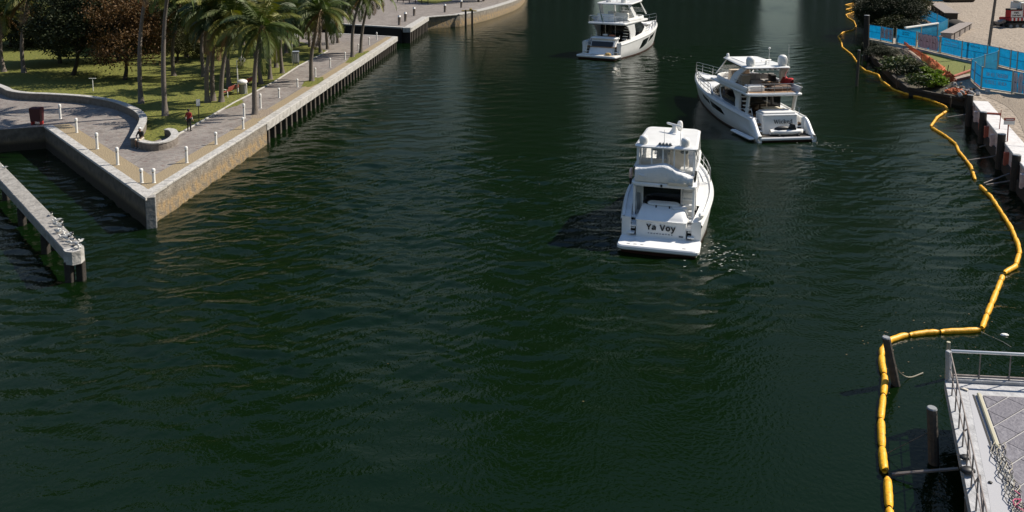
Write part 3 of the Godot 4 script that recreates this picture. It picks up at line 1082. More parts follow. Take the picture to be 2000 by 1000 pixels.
func boat_ya_voy() -> void:
	var t := thing("motor_yacht", "white yacht with enclosed flybridge and black lettering on its stern, nearest of the three", "yacht", BOAT1, BOAT1_TURN)
	t.scale = Vector3(1.0, 1.0, 1.0) * BOAT1_SCALE
	var p := {"stern": 0.85, "L": 14.6, "B": 4.85, "zt": 1.65, "s0": 1.45, "s1": 2.15, "zs": -4.6, "zf": -10.6, "hw": 1.62, "rake": 2.2, "yf": 2.85, "fa": -2.5, "ff": -9.6, "fw": 1.72, "ca": -3.3, "wing": 0.0, "yc": 3.7, "py": 0.45, "fl": 1.0, "sole": M.nonskid}
	yacht_base(t, p)
	# fore cabin trunk
	var st := stn()
	loft(st, [plan(1.25, -9.6, -13.2, 1.75, 0.6), plan(1.15, -9.8, -13.0, 2.25, 0.6), plan(0.85, -10.0, -12.5, 2.42, 0.6)])
	part("fore_cabin", st, M.gelcoat, t)
	# salon bulkhead: white frame, wide dark door glass, shutter at its port side
	st = stn()
	cbox(st, Vector3(0, 1.95, -3.7), Vector3(3.14, 1.9, 0.08))
	part("salon_bulkhead", st, M.gelcoat, t)
	st = stn()
	cbox(st, Vector3(-0.17, 2.08, -3.64), Vector3(2.0, 1.05, 0.06), 0.01)
	part("salon_door_glass", st, M.dark_glass, t)
	st = stn()
	cbox(st, Vector3(-0.17, 2.62, -3.62), Vector3(2.2, 0.1, 0.08), 0.01)
	cbox(st, Vector3(-1.22, 2.08, -3.62), Vector3(0.09, 1.15, 0.08), 0.01)
	cbox(st, Vector3(0.88, 2.08, -3.62), Vector3(0.09, 1.15, 0.08), 0.01)
	part("door_frame", st, M.white, t)
	st = stn()
	cbox(st, Vector3(-1.42, 1.7, -3.6), Vector3(0.17, 0.95, 0.08), 0.01)
	part("port_light", st, M.grey, t)
	for s: float in [-1, 1]:
		pillar(t, Vector3(s * 1.55, 1.1, -2.75), Vector3(s * 1.55, 2.86, -2.9), 0.12, 0.28)
		# aft wing panels that carry the overhang
		st = stn()
		var wing := [Vector2(-4.5, 1.3), Vector2(-4.5, 2.85), Vector2(-3.0, 2.85), Vector2(-3.5, 2.3), Vector2(-3.7, 1.4)]
		panel_on(st, wing, func(_z: float, _y: float) -> float: return 1.6, s, 0.05)
		part("wing_panel", st, M.gelcoat, t)
		# salon side windows: one long dark band with a pointed front
		st = stn()
		panel_on(st, [Vector2(-4.95, 1.8), Vector2(-4.95, 2.6), Vector2(-7.6, 2.62), Vector2(-8.3, 2.25), Vector2(-8.0, 1.75)], func(z: float, y: float) -> float: return house_x(p, z, y), s, 0.03)
		part("side_window", st, M.dark_glass, t)
	# starboard stair to the flybridge, with its rails
	steps(t, 0.98, 1.5, Vector2(-2.75, 1.0), Vector2(-3.62, 2.75), 6, M.gelcoat)
	for x: float in [0.95, 1.53]:
		st = stn()
		tube(st, [Vector3(x, 1.05, -2.9), Vector3(x, 1.9, -2.95), Vector3(x, 3.3, -4.0)], 0.025, 5)
		part("stair_rail", st, M.steel, t)
	# transom box with a sloping white lounge on it, and stairs beside it
	st = stn()
	loft(st, [slab_plan(1.3, -1.55, -2.5, 0.42, 0.1), slab_plan(1.3, -1.6, -2.5, 1.28, 0.1), slab_plan(1.33, -1.55, -2.5, 1.31, 0.1), slab_plan(1.33, -1.55, -2.5, 1.35, 0.1)])
	part("transom", st, M.gelcoat, t)
	st = stn(true)
	var rings := []
	for i in 9:
		var f := i / 8.0
		var y := lerpf(1.35, 1.82, sin(f * PI / 2))
		rings.append(slab_plan(lerpf(1.28, 1.05, f), lerpf(-1.62, -2.75, pow(f, 1.3)), -3.3, y, lerpf(0.2, 0.42, f)))
	loft(st, rings)
	part("aft_lounge", smooth(st), M.gelcoat, t)
	st = stn()
	loft(st, [slab_plan(0.8, -2.62, -3.2, 1.82, 0.28), slab_plan(0.86, -2.58, -3.25, 1.88, 0.28), slab_plan(0.8, -2.62, -3.2, 1.94, 0.28)])
	part("lounge_table", st, M.nonskid, t)
	for x: float in [-0.35, 0.35]:
		st = stn()
		cyl(st, Vector3(x, 1.65, -2.45), Vector3(x, 1.9, -2.45), 0.04, 0.04, 6)
		part("rod_holder", st, M.dark, t)
	st = stn()
	cbox(st, Vector3(0.85, 1.8, -2.6), Vector3(0.8, 0.14, 0.4), 0.05, Basis(Vector3.UP, 0.35))
	part("folded_cover", st, M.canvas, t)
	steps(t, 1.36, 1.72, Vector2(-1.5, 0.45), Vector2(-2.6, 1.25), 4, M.gelcoat)
	steps(t, -1.72, -1.36, Vector2(-1.5, 0.45), Vector2(-2.6, 1.25), 4, M.gelcoat)
	lettering(t, "name_lettering", "Ya", Transform3D(Basis.IDENTITY.scaled(Vector3(1.12, 1, 1)), Vector3(-0.48, 1.0, -1.535)), 0.42, M.black, "Droid Sans", 900)
	lettering(t, "name_lettering", "Voy", Transform3D(Basis.IDENTITY.scaled(Vector3(1.12, 1, 1)), Vector3(0.36, 1.0, -1.535)), 0.42, M.black, "Droid Sans", 900)
	for i in 9:
		st = stn()
		cbox(st, Vector3(-0.62 + i * 0.15, 0.68 - 0.005 * (i % 3), -1.53), Vector3(0.07 + 0.03 * (i % 2), 0.05, 0.012))
		part("port_lettering_stroke", st, M.grey, t)
	st = stn()
	cbox(st, Vector3(1.05, 0.62, -1.52), Vector3(0.22, 0.05, 0.03), 0.01)
	part("cleat", st, M.dark, t)
	for x: float in [-1.5, -1.15, -0.8, 1.3]:
		st = stn()
		cbox(st, Vector3(x, 0.455, -0.3), Vector3(0.16, 0.02, 0.05))
		part("platform_fitting", st, M.grey, t)
	# flybridge aft: white canvas over the tender rack, sagging in folds
	st = stn(true)
	rings = []
	for i in 15:
		var f := i / 14.0
		var x := lerpf(-1.52, 1.52, f)
		var ridge := 3.84 + 0.2 * smoothstep(0.1, 0.55, f) - 0.62 * pow(clampf((f - 0.55) / 0.45, 0.0, 1.0), 0.8) + 0.035 * sin(f * 40.0) * smoothstep(0.55, 0.7, f)
		var fold := 0.05 * sin(f * 46.0) * smoothstep(0.5, 0.7, f)
		rings.append(PackedVector3Array([Vector3(x, 3.06, -2.62), Vector3(x, 3.2, -2.5 + fold), Vector3(x, lerpf(3.2, ridge, 0.85), -2.56 + fold), Vector3(x, ridge, -2.66 + fold * 0.5), Vector3(x, ridge - 0.04, -3.4), Vector3(x, 3.06, -3.6)]))
	loft(st, rings)
	part("canvas_cover", smooth(st), M.canvas, t)
	st = stn()
	beam(st, Vector3(-1.3, 3.5, -2.5), Vector3(-1.0, 3.42, -2.45), 0.1, 0.1, 0.02)
	part("rolled_canvas", st, M.canvas, t)
	st = stn()
	cbox(st, Vector3(-0.1, 2.97, -2.47), Vector3(0.1, 0.14, 0.06), 0.01)
	part("stern_light", st, M.dark, t)
	st = stn()
	loft(st, [slab_plan(0.55, -2.44, -2.6, 3.06, 0.05), slab_plan(0.5, -2.42, -2.6, 3.2, 0.05)])
	var bol := part("bolster", st, M.cream, t)
	bol.position.x = 0.75
	# life ring and fender at the port side
	st = stn(true)
	var ring_pts := []
	for i in 13:
		ring_pts.append(Vector3(-1.82, 3.3 + cos(TAU * i / 12) * 0.27, -3.3 + sin(TAU * i / 12) * 0.27))
	tube(st, ring_pts, 0.075, 6)
	part("life_ring", smooth(st), mat(L(0.75, 0.5, 0.38), 0.6), t)
	st = stn()
	cbox(st, Vector3(-1.82, 2.95, -3.2), Vector3(0.12, 0.4, 0.4), 0.05)
	part("outboard_bracket", st, M.dark, t)
	# enclosure: pillars, clear curtains
	var top := 4.72
	var al := [-1.5, -0.75, -0.15, 0.45, 1.0, 1.5]
	for x: float in al:
		pillar(t, Vector3(x, 3.3, -3.55), Vector3(x * 0.99, top, -3.5), 0.075 if absf(x) < 1.3 else 0.13, 0.07)
	for i in al.size() - 1:
		pane(t, Vector3(al[i], 3.4, -3.55), Vector3(al[i + 1], 3.4, -3.55), Vector3(al[i + 1], top, -3.5), Vector3(al[i], top, -3.5))
	for s: float in [-1, 1]:
		var zs := [-3.55, -5.0, -6.4, -7.7]
		for k in zs.size():
			pillar(t, Vector3(s * 1.55, 3.6, zs[k] - 0.3), Vector3(s * 1.52, top, zs[k]), 0.06, 0.12)
			if k > 0:
				pane(t, Vector3(s * 1.56, 3.66, zs[k - 1] - 0.3), Vector3(s * 1.56, 3.66, zs[k] - 0.3), Vector3(s * 1.53, top, zs[k]), Vector3(s * 1.53, top, zs[k - 1]))
		st = stn()
		tube(st, [Vector3(s * 1.62, 3.7, -5.4), Vector3(s * 1.6, 4.3, -4.2), Vector3(s * 1.55, 4.72, -3.5)], 0.03, 5)
		part("brace", st, M.steel, t)
	pane(t, Vector3(-1.45, 3.7, -8.9), Vector3(1.45, 3.7, -8.9), Vector3(1.4, top, -8.0), Vector3(-1.4, top, -8.0), "front_curtain")
	hardtop(t, 1.68, -3.35, -8.3, top, 0.35, 0.93)
	# inside: helm console, seats, a person-less bridge
	seat(t, Vector3(0.55, 3.07, -6.0), Vector3(1.0, 0.55, 0.6), 1.1, M.cream)
	seat(t, Vector3(-0.9, 3.07, -5.6), Vector3(0.7, 0.5, 1.6), 0.9, M.cream, PI / 2)
	seat(t, Vector3(1.05, 3.07, -4.2), Vector3(0.7, 0.5, 0.7), 0.0, M.white)
	st = stn()
	loft(st, [slab_plan(0.9, -7.0, -7.9, 3.06, 0.1), slab_plan(0.85, -7.1, -7.9, 3.8, 0.1), slab_plan(0.75, -7.3, -7.9, 4.05, 0.1)])
	part("helm_console", st, M.grey, t)
	st = stn()
	cbox(st, Vector3(0.9, 4.4, -4.6), Vector3(0.4, 0.25, 0.25), 0.04)
	part("ceiling_speaker", st, M.dark, t)
	st = stn()
	cbox(st, Vector3(-0.55, 4.55, -4.4), Vector3(0.6, 0.28, 0.35), 0.04)
	part("overhead_box", st, M.grey, t)
	# on the roof
	for x: float in [-1.22, 1.0]:
		radome(t, Vector3(x, top + 0.15, -3.75), 0.24, 0.5)
	st = stn(true)
	lathe(st, Vector3(0.15, top + 0.16, -6.9), [Vector2(0.3, 0), Vector2(0.22, 0.12), Vector2(0.12, 0.3), Vector2(0.14, 0.42), Vector2(0, 0.46)], 12)
	var ped := part("radar_pedestal", smooth(st), M.white, t)
	st = stn()
	cbox(st, Vector3(0.15, top + 0.62, -6.9), Vector3(1.15, 0.12, 0.16), 0.05, Basis(Vector3.UP, -0.6) * Basis(Vector3.BACK, -0.05))
	part("radar_scanner", st, M.white, ped)
	radome(t, Vector3(0.4, top + 0.2, -7.6), 0.16, 0.55)
	whip(t, Vector3(-0.1, top + 0.1, -3.6), Vector3(-0.12, top + 1.0, -3.75))
	whip(t, Vector3(0.72, top + 0.1, -3.9), Vector3(0.72, top + 1.15, -4.1))
	for i in 4:
		st = stn(true)
		cyl(st, Vector3(-0.33 + i * 0.18, top + 0.24, -3.5), Vector3(-0.33 + i * 0.18, top + 0.24, -3.75), 0.085, 0.07, 8)
		part("deck_light", smooth(st), M.grey, t)
	st = stn()
	cbox(st, Vector3(-0.06, top + 0.13, -3.68), Vector3(0.8, 0.08, 0.3), 0.02)
	part("light_rack", st, M.grey, t)
	bow_rail(t, p, 0.5, 0.75, 2, 0.1)
	# fender lying on the starboard quarter
	st = stn(true)
	lathe(st, Vector3.ZERO, [Vector2(0, -0.4), Vector2(0.1, -0.36), Vector2(0.14, -0.2), Vector2(0.14, 0.2), Vector2(0.1, 0.36), Vector2(0, 0.4)], 10)
	var fe := part("fender", smooth(st), M.white, t)
	fe.transform = Transform3D(Basis(Vector3.RIGHT, 1.35), Vector3(2.0, 1.62, -2.3))


func boat_far() -> void:
	var t := thing("motor_yacht", "white yacht farthest upriver with dark hull windows and flag at its flybridge", "yacht", BOAT2, BOAT2_TURN)
	t.scale = Vector3(1.0, 1.0, 1.0) * BOAT2_SCALE
	var p := {"stern": 0.93, "L": 18.6, "B": 4.9, "zt": 1.7, "s0": 1.75, "s1": 2.85, "zs": -5.6, "zf": -15.2, "hw": 1.95, "rake": 5.4, "yf": 3.55, "fa": -2.7, "ff": -10.4, "fw": 2.2, "fwf": 0.95, "ca": -4.6, "wing": 1.0, "yc": 4.2, "py": 0.45, "fl": 1.25, "sole": M.teak, "platform_top": M.cream}
	yacht_base(t, p)
	var st := stn()
	cbox(st, Vector3(0, 2.5, -5.55), Vector3(3.6, 2.1, 0.06))
	part("salon_glass", st, M.dark_glass, t)
	for x: float in [-1.2, 0.0]:
		st = stn()
		cbox(st, Vector3(x, 2.4, -5.5), Vector3(0.06, 2.0, 0.06), 0.01)
		part("door_frame", st, M.steel, t)
	# aft pillars of the overhang, curving down to the quarters
	for s: float in [-1, 1]:
		st = stn()
		panel_on(st, [Vector2(-6.2, 1.6), Vector2(-6.4, 2.6), Vector2(-6.0, 3.55), Vector2(-3.2, 3.56), Vector2(-4.2, 3.25), Vector2(-4.8, 2.6), Vector2(-5.0, 1.65)], func(_z: float, _y: float) -> float: return 1.98, s, 0.08)
		part("wing_panel", st, M.gelcoat, t)
		# tall side window and the front quarter light
		var fx := func(z: float, y: float) -> float: return house_x(p, z, y)
		st = stn()
		panel_on(st, [Vector2(-6.4, 2.0), Vector2(-6.5, 2.85), Vector2(-7.0, 3.32), Vector2(-8.4, 3.46), Vector2(-10.4, 3.4), Vector2(-9.9, 2.85), Vector2(-8.6, 2.25)], fx, s, 0.03)
		part("side_window", st, M.dark_glass, t)
		st = stn()
		panel_on(st, [Vector2(-10.3, 2.9), Vector2(-10.7, 3.3), Vector2(-11.5, 3.05), Vector2(-11.2, 2.75)], fx, s, 0.03)
		part("quarter_window", st, M.dark_glass, t)
		# hull windows
		var hx := func(z: float, y: float) -> float: return side_x(hull_x(p, z), y)
		st = stn()
		panel_on(st, [Vector2(-7.0, 0.55), Vector2(-7.9, 1.5), Vector2(-9.0, 1.6), Vector2(-10.1, 1.66), Vector2(-9.5, 0.95), Vector2(-8.3, 0.68)], hx, s, 0.02)
		part("hull_window", st, M.dark_glass, t)
		st = stn()
		panel_on(st, [Vector2(-10.2, 1.05), Vector2(-10.7, 1.7), Vector2(-13.0, 1.95), Vector2(-12.5, 1.5)], hx, s, 0.02)
		part("hull_window", st, M.dark_glass, t)
	# transom: sloped garage door with a curved dark window, stairs on both sides
	st = stn(true)
	var rings := []
	for i in 7:
		var f := i / 6.0
		rings.append(slab_plan(lerpf(1.5, 1.42, f), lerpf(-1.4, -2.2, f), -3.2, lerpf(0.44, 2.0, f), 0.25))
	loft(st, rings)
	part("garage_door", smooth(st), M.gelcoat, t)
	st = stn()
	rings = []
	for i in 13:
		var x := lerpf(-1.25, 1.25, i / 12.0)
		var bow := 0.14 * (1.0 - pow(x / 1.25, 2.0))
		rings.append(PackedVector3Array([Vector3(x, 1.3 - bow, -1.84 + bow * 0.51 + 0.05), Vector3(x, 1.78, -2.03)]))
	loft(st, rings, false)
	part("transom_window", st, M.dark_glass, t)
	st = stn()
	loft(st, [slab_plan(1.5, -2.1, -3.3, 2.0, 0.3), slab_plan(1.55, -2.05, -3.3, 2.1, 0.3), slab_plan(1.45, -2.15, -3.3, 2.2, 0.3)])
	part("sun_pad", st, M.white, t)
	for s: float in [-1, 1]:
		steps(t, minf(s * 1.55, s * 2.05), maxf(s * 1.55, s * 2.05), Vector2(-1.5, 0.45), Vector2(-3.0, 1.6), 4, M.nonskid)
		st = stn()
		tube(st, [Vector3(s * 1.6, 0.5, -1.2), Vector3(s * 1.6, 1.5, -1.5), Vector3(s * 1.65, 2.4, -2.8)], 0.03, 5)
		part("stair_rail", st, M.steel, t)
	st = stn()
	cbox(st, Vector3(-0.3, 2.35, -3.4), Vector3(0.6, 0.2, 0.3), 0.08)
	part("cushion", st, M.white, t)
	st = stn()
	cbox(st, Vector3(0.5, 2.32, -3.4), Vector3(0.7, 0.16, 0.4), 0.07)
	part("cushion", st, mat(L(0.5, 0.18, 0.1), 0.8), t)
	st = stn()
	ball(st, Vector3(1.2, 0.6, -0.7), Vector3(0.4, 0.18, 0.3), 8)
	part("coiled_rope", st, mat(L(0.45, 0.3, 0.1), 0.9), t)
	st = stn()
	cbox(st, Vector3(-1.1, 0.51, -0.6), Vector3(0.8, 0.08, 0.4), 0.03, Basis(Vector3.UP, 0.15))
	part("folded_towel", st, M.white, t)
	# stair to the flybridge on the starboard side
	steps(t, 1.25, 1.8, Vector2(-4.2, 1.3), Vector2(-5.5, 3.4), 7, M.white)
	# flybridge: seats, wind deflectors, hardtop on raked pillars
	seat(t, Vector3(-0.6, 3.77, -4.6), Vector3(2.0, 0.5, 0.7), 0.8, M.white)
	seat(t, Vector3(1.2, 3.77, -7.2), Vector3(1.4, 0.5, 0.7), 0.9, M.white)
	seat(t, Vector3(-1.2, 3.77, -7.4), Vector3(0.8, 0.9, 0.7), 0.0, M.white)
	st = stn()
	cbox(st, Vector3(0.6, 4.2, -6.0), Vector3(1.5, 0.9, 0.5), 0.08)
	part("wet_bar", st, M.white, t)
	st = stn()
	loft(st, [slab_plan(0.8, -8.6, -9.6, 3.76, 0.1), slab_plan(0.75, -8.8, -9.6, 4.6, 0.1)])
	part("helm_console", st, M.grey, t)
	for s: float in [-1, 1]:
		pillar(t, Vector3(s * 1.98, 4.2, -6.4), Vector3(s * 1.75, 5.62, -5.2), 0.14, 0.75)
		pillar(t, Vector3(s * 1.9, 4.3, -10.0), Vector3(s * 1.6, 5.65, -8.9), 0.1, 0.16)
		st = stn()
		tube(st, [Vector3(s * 2.05, 3.8, -2.9), Vector3(s * 2.05, 4.45, -2.9), Vector3(s * 2.05, 4.5, -5.5)], 0.03, 5)
		part("fly_rail", st, M.steel, t)
	st = stn()
	tube(st, [Vector3(-2.05, 4.45, -2.9), Vector3(2.05, 4.45, -2.9)], 0.03, 5)
	part("fly_rail", st, M.steel, t)
	for i in 6:
		st = stn()
		cyl(st, Vector3(-1.6 + i * 0.64, 3.77, -2.9), Vector3(-1.6 + i * 0.64, 4.45, -2.9), 0.02, 0.02, 5)
		part("rail_post", st, M.steel, t)
	pane(t, Vector3(-1.7, 4.4, -10.9), Vector3(1.7, 4.4, -10.9), Vector3(1.5, 5.0, -10.3), Vector3(-1.5, 5.0, -10.3), "wind_deflector")
	hardtop(t, 2.12, -4.5, -9.9, 5.62, 0.8, 0.8, 0.16)
	st = stn()
	cbox(st, Vector3(0, 5.83, -7.6), Vector3(2.0, 0.1, 2.2), 0.04)
	part("sunroof", st, M.white, t)
	radome(t, Vector3(0.9, 5.78, -5.6), 0.3, 0.6)
	radome(t, Vector3(-0.9, 5.78, -5.6), 0.3, 0.6)
	st = stn()
	cyl(st, Vector3(0, 5.78, -5.9), Vector3(0, 6.7, -5.7), 0.06, 0.04, 6)
	var mast := part("mast", st, M.white, t)
	st = stn()
	cbox(st, Vector3(0, 6.3, -5.9), Vector3(1.2, 0.1, 0.15), 0.04)
	part("radar_scanner", st, M.white, mast)
	# ensign hanging from a raked staff at the flybridge edge
	st = stn()
	cyl(st, Vector3(-0.3, 3.7, -2.75), Vector3(-0.55, 5.0, -2.4), 0.025, 0.02, 5)
	var staff := part("flag_staff", st, M.dark, t)
	st = stn(true)
	rings = []
	for i in 6:
		var f := i / 5.0
		rings.append(PackedVector3Array([Vector3(-0.52 + f * 0.16, 4.9 - f * 0.75, -2.43 + 0.05 * sin(f * 7.0)), Vector3(-0.3 + f * 0.12, 4.62 - f * 0.75, -2.4 + 0.06 * cos(f * 6.0))]))
	loft(st, rings, false)
	part("flag", smooth(st), mat(L(0.07, 0.16, 0.05), 0.8), staff)
	bow_rail(t, p, 0.5, 0.85, 2, 0.085)
	st = stn()
	cbox(st, Vector3(0, 2.75, -14.6), Vector3(1.5, 0.16, 1.9), 0.06)
	part("bow_sun_pad", st, M.white, t)


func boat_wicked() -> void:
	var t := thing("motor_yacht", "white open-flybridge yacht with tan seats, dark side windows and grey script name", "yacht", BOAT3, BOAT3_TURN)
	t.scale = Vector3(1.0, 0.965, 1.0) * BOAT3_SCALE
	var p := {"stern": 0.92, "L": 21.0, "B": 5.1, "zt": 1.6, "s0": 1.7, "s1": 2.55, "zs": -5.4, "zf": -15.0, "hw": 1.85, "rake": 4.2, "yf": 3.3, "fa": -2.4, "ff": -11.4, "fw": 2.35, "fwf": 0.93, "ca": -3.0, "wing": 0.5, "yc": 4.0, "py": 0.4, "fl": 1.2, "sole": M.teak, "platform_top": M.dark_bark}
	yacht_base(t, p)
	var st := stn()
	# hull quarters that run down and aft on both sides of the platform
	for s: float in [-1, 1]:
		st = stn(true)
		var rings := []
		for i in 7:
			var f := i / 6.0
			var z := lerpf(-1.7, -0.05, f)
			var top := lerpf(1.7, 0.55, smoothstep(0.0, 1.0, f))
			rings.append(PackedVector3Array([Vector3(s * 2.05, -0.2, z), Vector3(s * 2.06, top, z), Vector3(s * 2.3, top - 0.02, z), Vector3(s * 2.42, top - 0.2, z), Vector3(s * 2.36, -0.2, z)]))
		loft(st, rings)
		part("hull_quarter", smooth(st), M.gelcoat, t)
	st = stn()
	cbox(st, Vector3(0.1, 2.3, -5.35), Vector3(3.4, 1.9, 0.06))
	part("salon_glass", st, M.dark_glass, t)
	for x: float in [-0.9, 0.6]:
		st = stn()
		cbox(st, Vector3(x, 2.25, -5.3), Vector3(0.06, 1.9, 0.06), 0.01)
		part("door_frame", st, M.steel, t)
	var fx := func(z: float, y: float) -> float: return house_x(p, z, y)
	var hx := func(z: float, y: float) -> float: return side_x(hull_x(p, z), y)
	for s: float in [-1, 1]:
		# sweeping side windows of the house
		st = stn()
		panel_on(st, [Vector2(-6.1, 1.75), Vector2(-6.3, 2.5), Vector2(-7.2, 3.05), Vector2(-8.6, 3.12), Vector2(-9.9, 2.8), Vector2(-9.1, 2.0), Vector2(-7.8, 1.68)], fx, s, 0.03)
		part("side_window", st, M.dark_glass, t)
		st = stn()
		panel_on(st, [Vector2(-9.5, 1.95), Vector2(-10.3, 2.8), Vector2(-11.4, 2.95), Vector2(-12.3, 2.6), Vector2(-11.6, 2.05)], fx, s, 0.03)
		part("side_window", st, M.dark_glass, t)
		st = stn()
		panel_on(st, [Vector2(-6.8, 0.85), Vector2(-7.6, 1.3), Vector2(-10.4, 1.5), Vector2(-10.0, 1.0)], hx, s, 0.02)
		part("hull_window", st, M.dark_glass, t)
		st = stn()
		panel_on(st, [Vector2(-10.6, 1.1), Vector2(-10.9, 1.46), Vector2(-13.0, 1.65), Vector2(-12.7, 1.3)], hx, s, 0.02)
		part("hull_window", st, M.dark_glass, t)
		pillar(t, Vector3(s * 1.95, 1.65, -3.4), Vector3(s * 2.0, 3.32, -3.0), 0.12, 0.4)
		st = stn()
		tube(st, [Vector3(s * 1.95, 1.75, -2.2), Vector3(s * 2.0, 2.3, -2.4), Vector3(s * 2.0, 2.3, -3.4)], 0.03, 5)
		part("quarter_rail", st, M.steel, t)
	# stairs: to the flybridge on the port side, to the platform on both
	steps(t, -1.8, -1.25, Vector2(-3.9, 1.2), Vector2(-5.3, 3.2), 6, M.white)
	for s: float in [-1, 1]:
		steps(t, minf(s * 1.5, s * 2.0), maxf(s * 1.5, s * 2.0), Vector2(-1.2, 0.4), Vector2(-2.6, 1.5), 4, M.nonskid)
	# transom with the name
	st = stn()
	loft(st, [slab_plan(1.46, -1.25, -2.8, 0.4, 0.15), slab_plan(1.46, -1.4, -2.8, 1.9, 0.15), slab_plan(1.5, -1.36, -2.8, 1.94, 0.15), slab_plan(1.45, -1.45, -2.8, 2.02, 0.15)])
	part("transom", st, M.gelcoat, t)
	st = stn()
	cbox(st, Vector3(0, 2.09, -2.1), Vector3(2.7, 0.14, 1.2), 0.06)
	part("sun_pad", st, M.white, t)
	lettering(t, "name_lettering", "Wicked", Transform3D(Basis(Vector3.RIGHT, -0.1), Vector3(0.2, 1.4, -1.31)), 0.44, M.dark, "Droid Serif", 500, true)
	# water scooter on chocks across the platform, grey and white over black
	var ski_at := Vector3(0.25, 0.46, -0.72)
	st = stn(true)
	var rr := []
	for i in 9:
		var f := i / 8.0
		var w := 0.42 * pow(sin(clampf(f * 0.96 + 0.04, 0, 1) * PI), 0.5)
		rr.append(PackedVector3Array([ski_at + Vector3(-1.35 + f * 2.7, 0.05, w * 0.7), ski_at + Vector3(-1.35 + f * 2.7, 0.28, w), ski_at + Vector3(-1.35 + f * 2.7, 0.42, w * 0.6), ski_at + Vector3(-1.35 + f * 2.7, 0.42, -w * 0.6), ski_at + Vector3(-1.35 + f * 2.7, 0.28, -w), ski_at + Vector3(-1.35 + f * 2.7, 0.05, -w * 0.7)]))
	loft(st, rr)
	var ski := part("water_scooter", smooth(st), M.white, t)
	st = stn(true)
	ball(st, ski_at + Vector3(-0.35, 0.5, 0), Vector3(0.7, 0.22, 0.22), 10)
	part("saddle", smooth(st), M.dark, ski)
	st = stn()
	loft(st, [slab_plan(0.3, 0.22, -0.22, 0.4, 0.1), slab_plan(0.12, 0.2, -0.2, 0.85, 0.05)])
	var cowl := part("cowl", st, M.dark, ski)
	cowl.position = ski_at + Vector3(0.45, 0, 0)
	st = stn()
	cyl(st, ski_at + Vector3(0.35, 0.85, -0.4), ski_at + Vector3(0.35, 0.85, 0.4), 0.035, 0.035, 6)
	part("handlebar", st, M.dark, ski)
	st = stn()
	for x: float in [-0.8, 0.8]:
		cbox(st, ski_at + Vector3(x, 0.03, 0), Vector3(0.15, 0.12, 1.0), 0.02)
	part("chocks", st, M.dark, ski)
	# low plank-like side folded out at the port quarter
	st = stn()
	cbox(st, Vector3(-2.75, 0.2, -2.2), Vector3(0.5, 0.2, 3.4), 0.08, Basis(Vector3.UP, 0.07))
	part("side_platform", st, M.gelcoat, t)
	# cockpit table and bench
	st = stn()
	cbox(st, Vector3(0.5, 1.95, -4.2), Vector3(1.5, 0.08, 0.8), 0.03)
	var tb := part("cockpit_table", st, M.cream, t)
	st = stn()
	cyl(st, Vector3(0.5, 1.2, -4.2), Vector3(0.5, 1.92, -4.2), 0.06, 0.06, 8)
	part("leg", st, M.steel, tb)
	seat(t, Vector3(0.2, 1.2, -3.25), Vector3(2.4, 0.5, 0.6), 0.9, M.cream)
	# flybridge furniture
	seat(t, Vector3(-1.2, 3.52, -3.9), Vector3(1.3, 0.5, 0.9), 0.5, M.white)
	seat(t, Vector3(0.5, 3.52, -3.6), Vector3(1.0, 0.45, 0.7), 0.0, M.brown_leather)
	seat(t, Vector3(1.4, 3.52, -3.8), Vector3(0.8, 0.45, 0.8), 0.0, M.brown_leather)
	seat(t, Vector3(0.6, 3.52, -6.2), Vector3(2.4, 0.55, 0.8), -0.7, M.grey_cushion)
	for i in 4:
		st = stn()
		cbox(st, Vector3(-0.25 + i * 0.58, 4.25, -6.7), Vector3(0.55, 0.6, 0.16), 0.05)
		part("seat_back", st, M.grey_cushion, t)
	st = stn()
	cbox(st, Vector3(0, 5.3, -6.6), Vector3(3.2, 0.05, 4.4), 0.0, Basis(Vector3.RIGHT, 0.016))
	part("hardtop_lining", st, M.brown_leather, t)
	st = stn()
	cbox(st, Vector3(0, 3.54, -6.0), Vector3(3.9, 0.03, 6.4))
	part("fly_sole", st, M.teak, t)
	st = stn()
	cbox(st, Vector3(-1.0, 4.0, -6.4), Vector3(0.9, 0.9, 0.7), 0.08)
	part("wet_bar", st, M.cushion, t)
	st = stn()
	cbox(st, Vector3(-0.95, 4.5, -6.35), Vector3(0.7, 0.1, 0.5), 0.04)
	part("bar_top", st, M.white, t)
	st = stn()
	cbox(st, Vector3(0.7, 4.02, -4.9), Vector3(1.3, 0.08, 0.8), 0.03)
	part("fly_table", st, M.teak, t)
	seat(t, Vector3(-0.7, 3.52, -8.4), Vector3(1.0, 0.6, 0.6), 1.1, M.cushion)
	st = stn()
	loft(st, [slab_plan(0.9, -9.4, -10.3, 3.5, 0.1), slab_plan(0.85, -9.6, -10.3, 4.4, 0.1)])
	part("helm_console", st, M.cushion, t)
	st = stn()
	cbox(st, Vector3(1.3, 4.05, -6.0), Vector3(0.5, 1.0, 0.5), 0.04)
	part("locker", st, M.dark, t)
	# red towel thrown over the starboard rail
	st = stn(true)
	rr = []
	for i in 9:
		var f := i / 8.0
		var x := 2.2 + 0.05 * sin(f * 9.0)
		rr.append(PackedVector3Array([Vector3(x - 0.5, 3.75 + 0.1 * sin(f * 11.0), -4.0 - f * 1.7), Vector3(x - 0.12, 4.4 - 0.1 * absf(f - 0.5), -4.0 - f * 1.7), Vector3(x + 0.04, 4.42 + 0.06 * sin(f * 8.0), -4.0 - f * 1.7), Vector3(x + 0.12, 3.95, -4.0 - f * 1.7)]))
	loft(st, rr, false)
	part("red_towel", smooth(st), M.red, t)
	# rails round the aft flybridge
	for y: float in [0.45, 0.8]:
		st = stn()
		tube(st, [Vector3(-2.25, 3.5 + y, -5.4), Vector3(-2.25, 3.5 + y, -2.65), Vector3(2.25, 3.5 + y, -2.65), Vector3(2.25, 3.5 + y, -5.4)], 0.025, 5)
		part("fly_rail", st, M.steel, t)
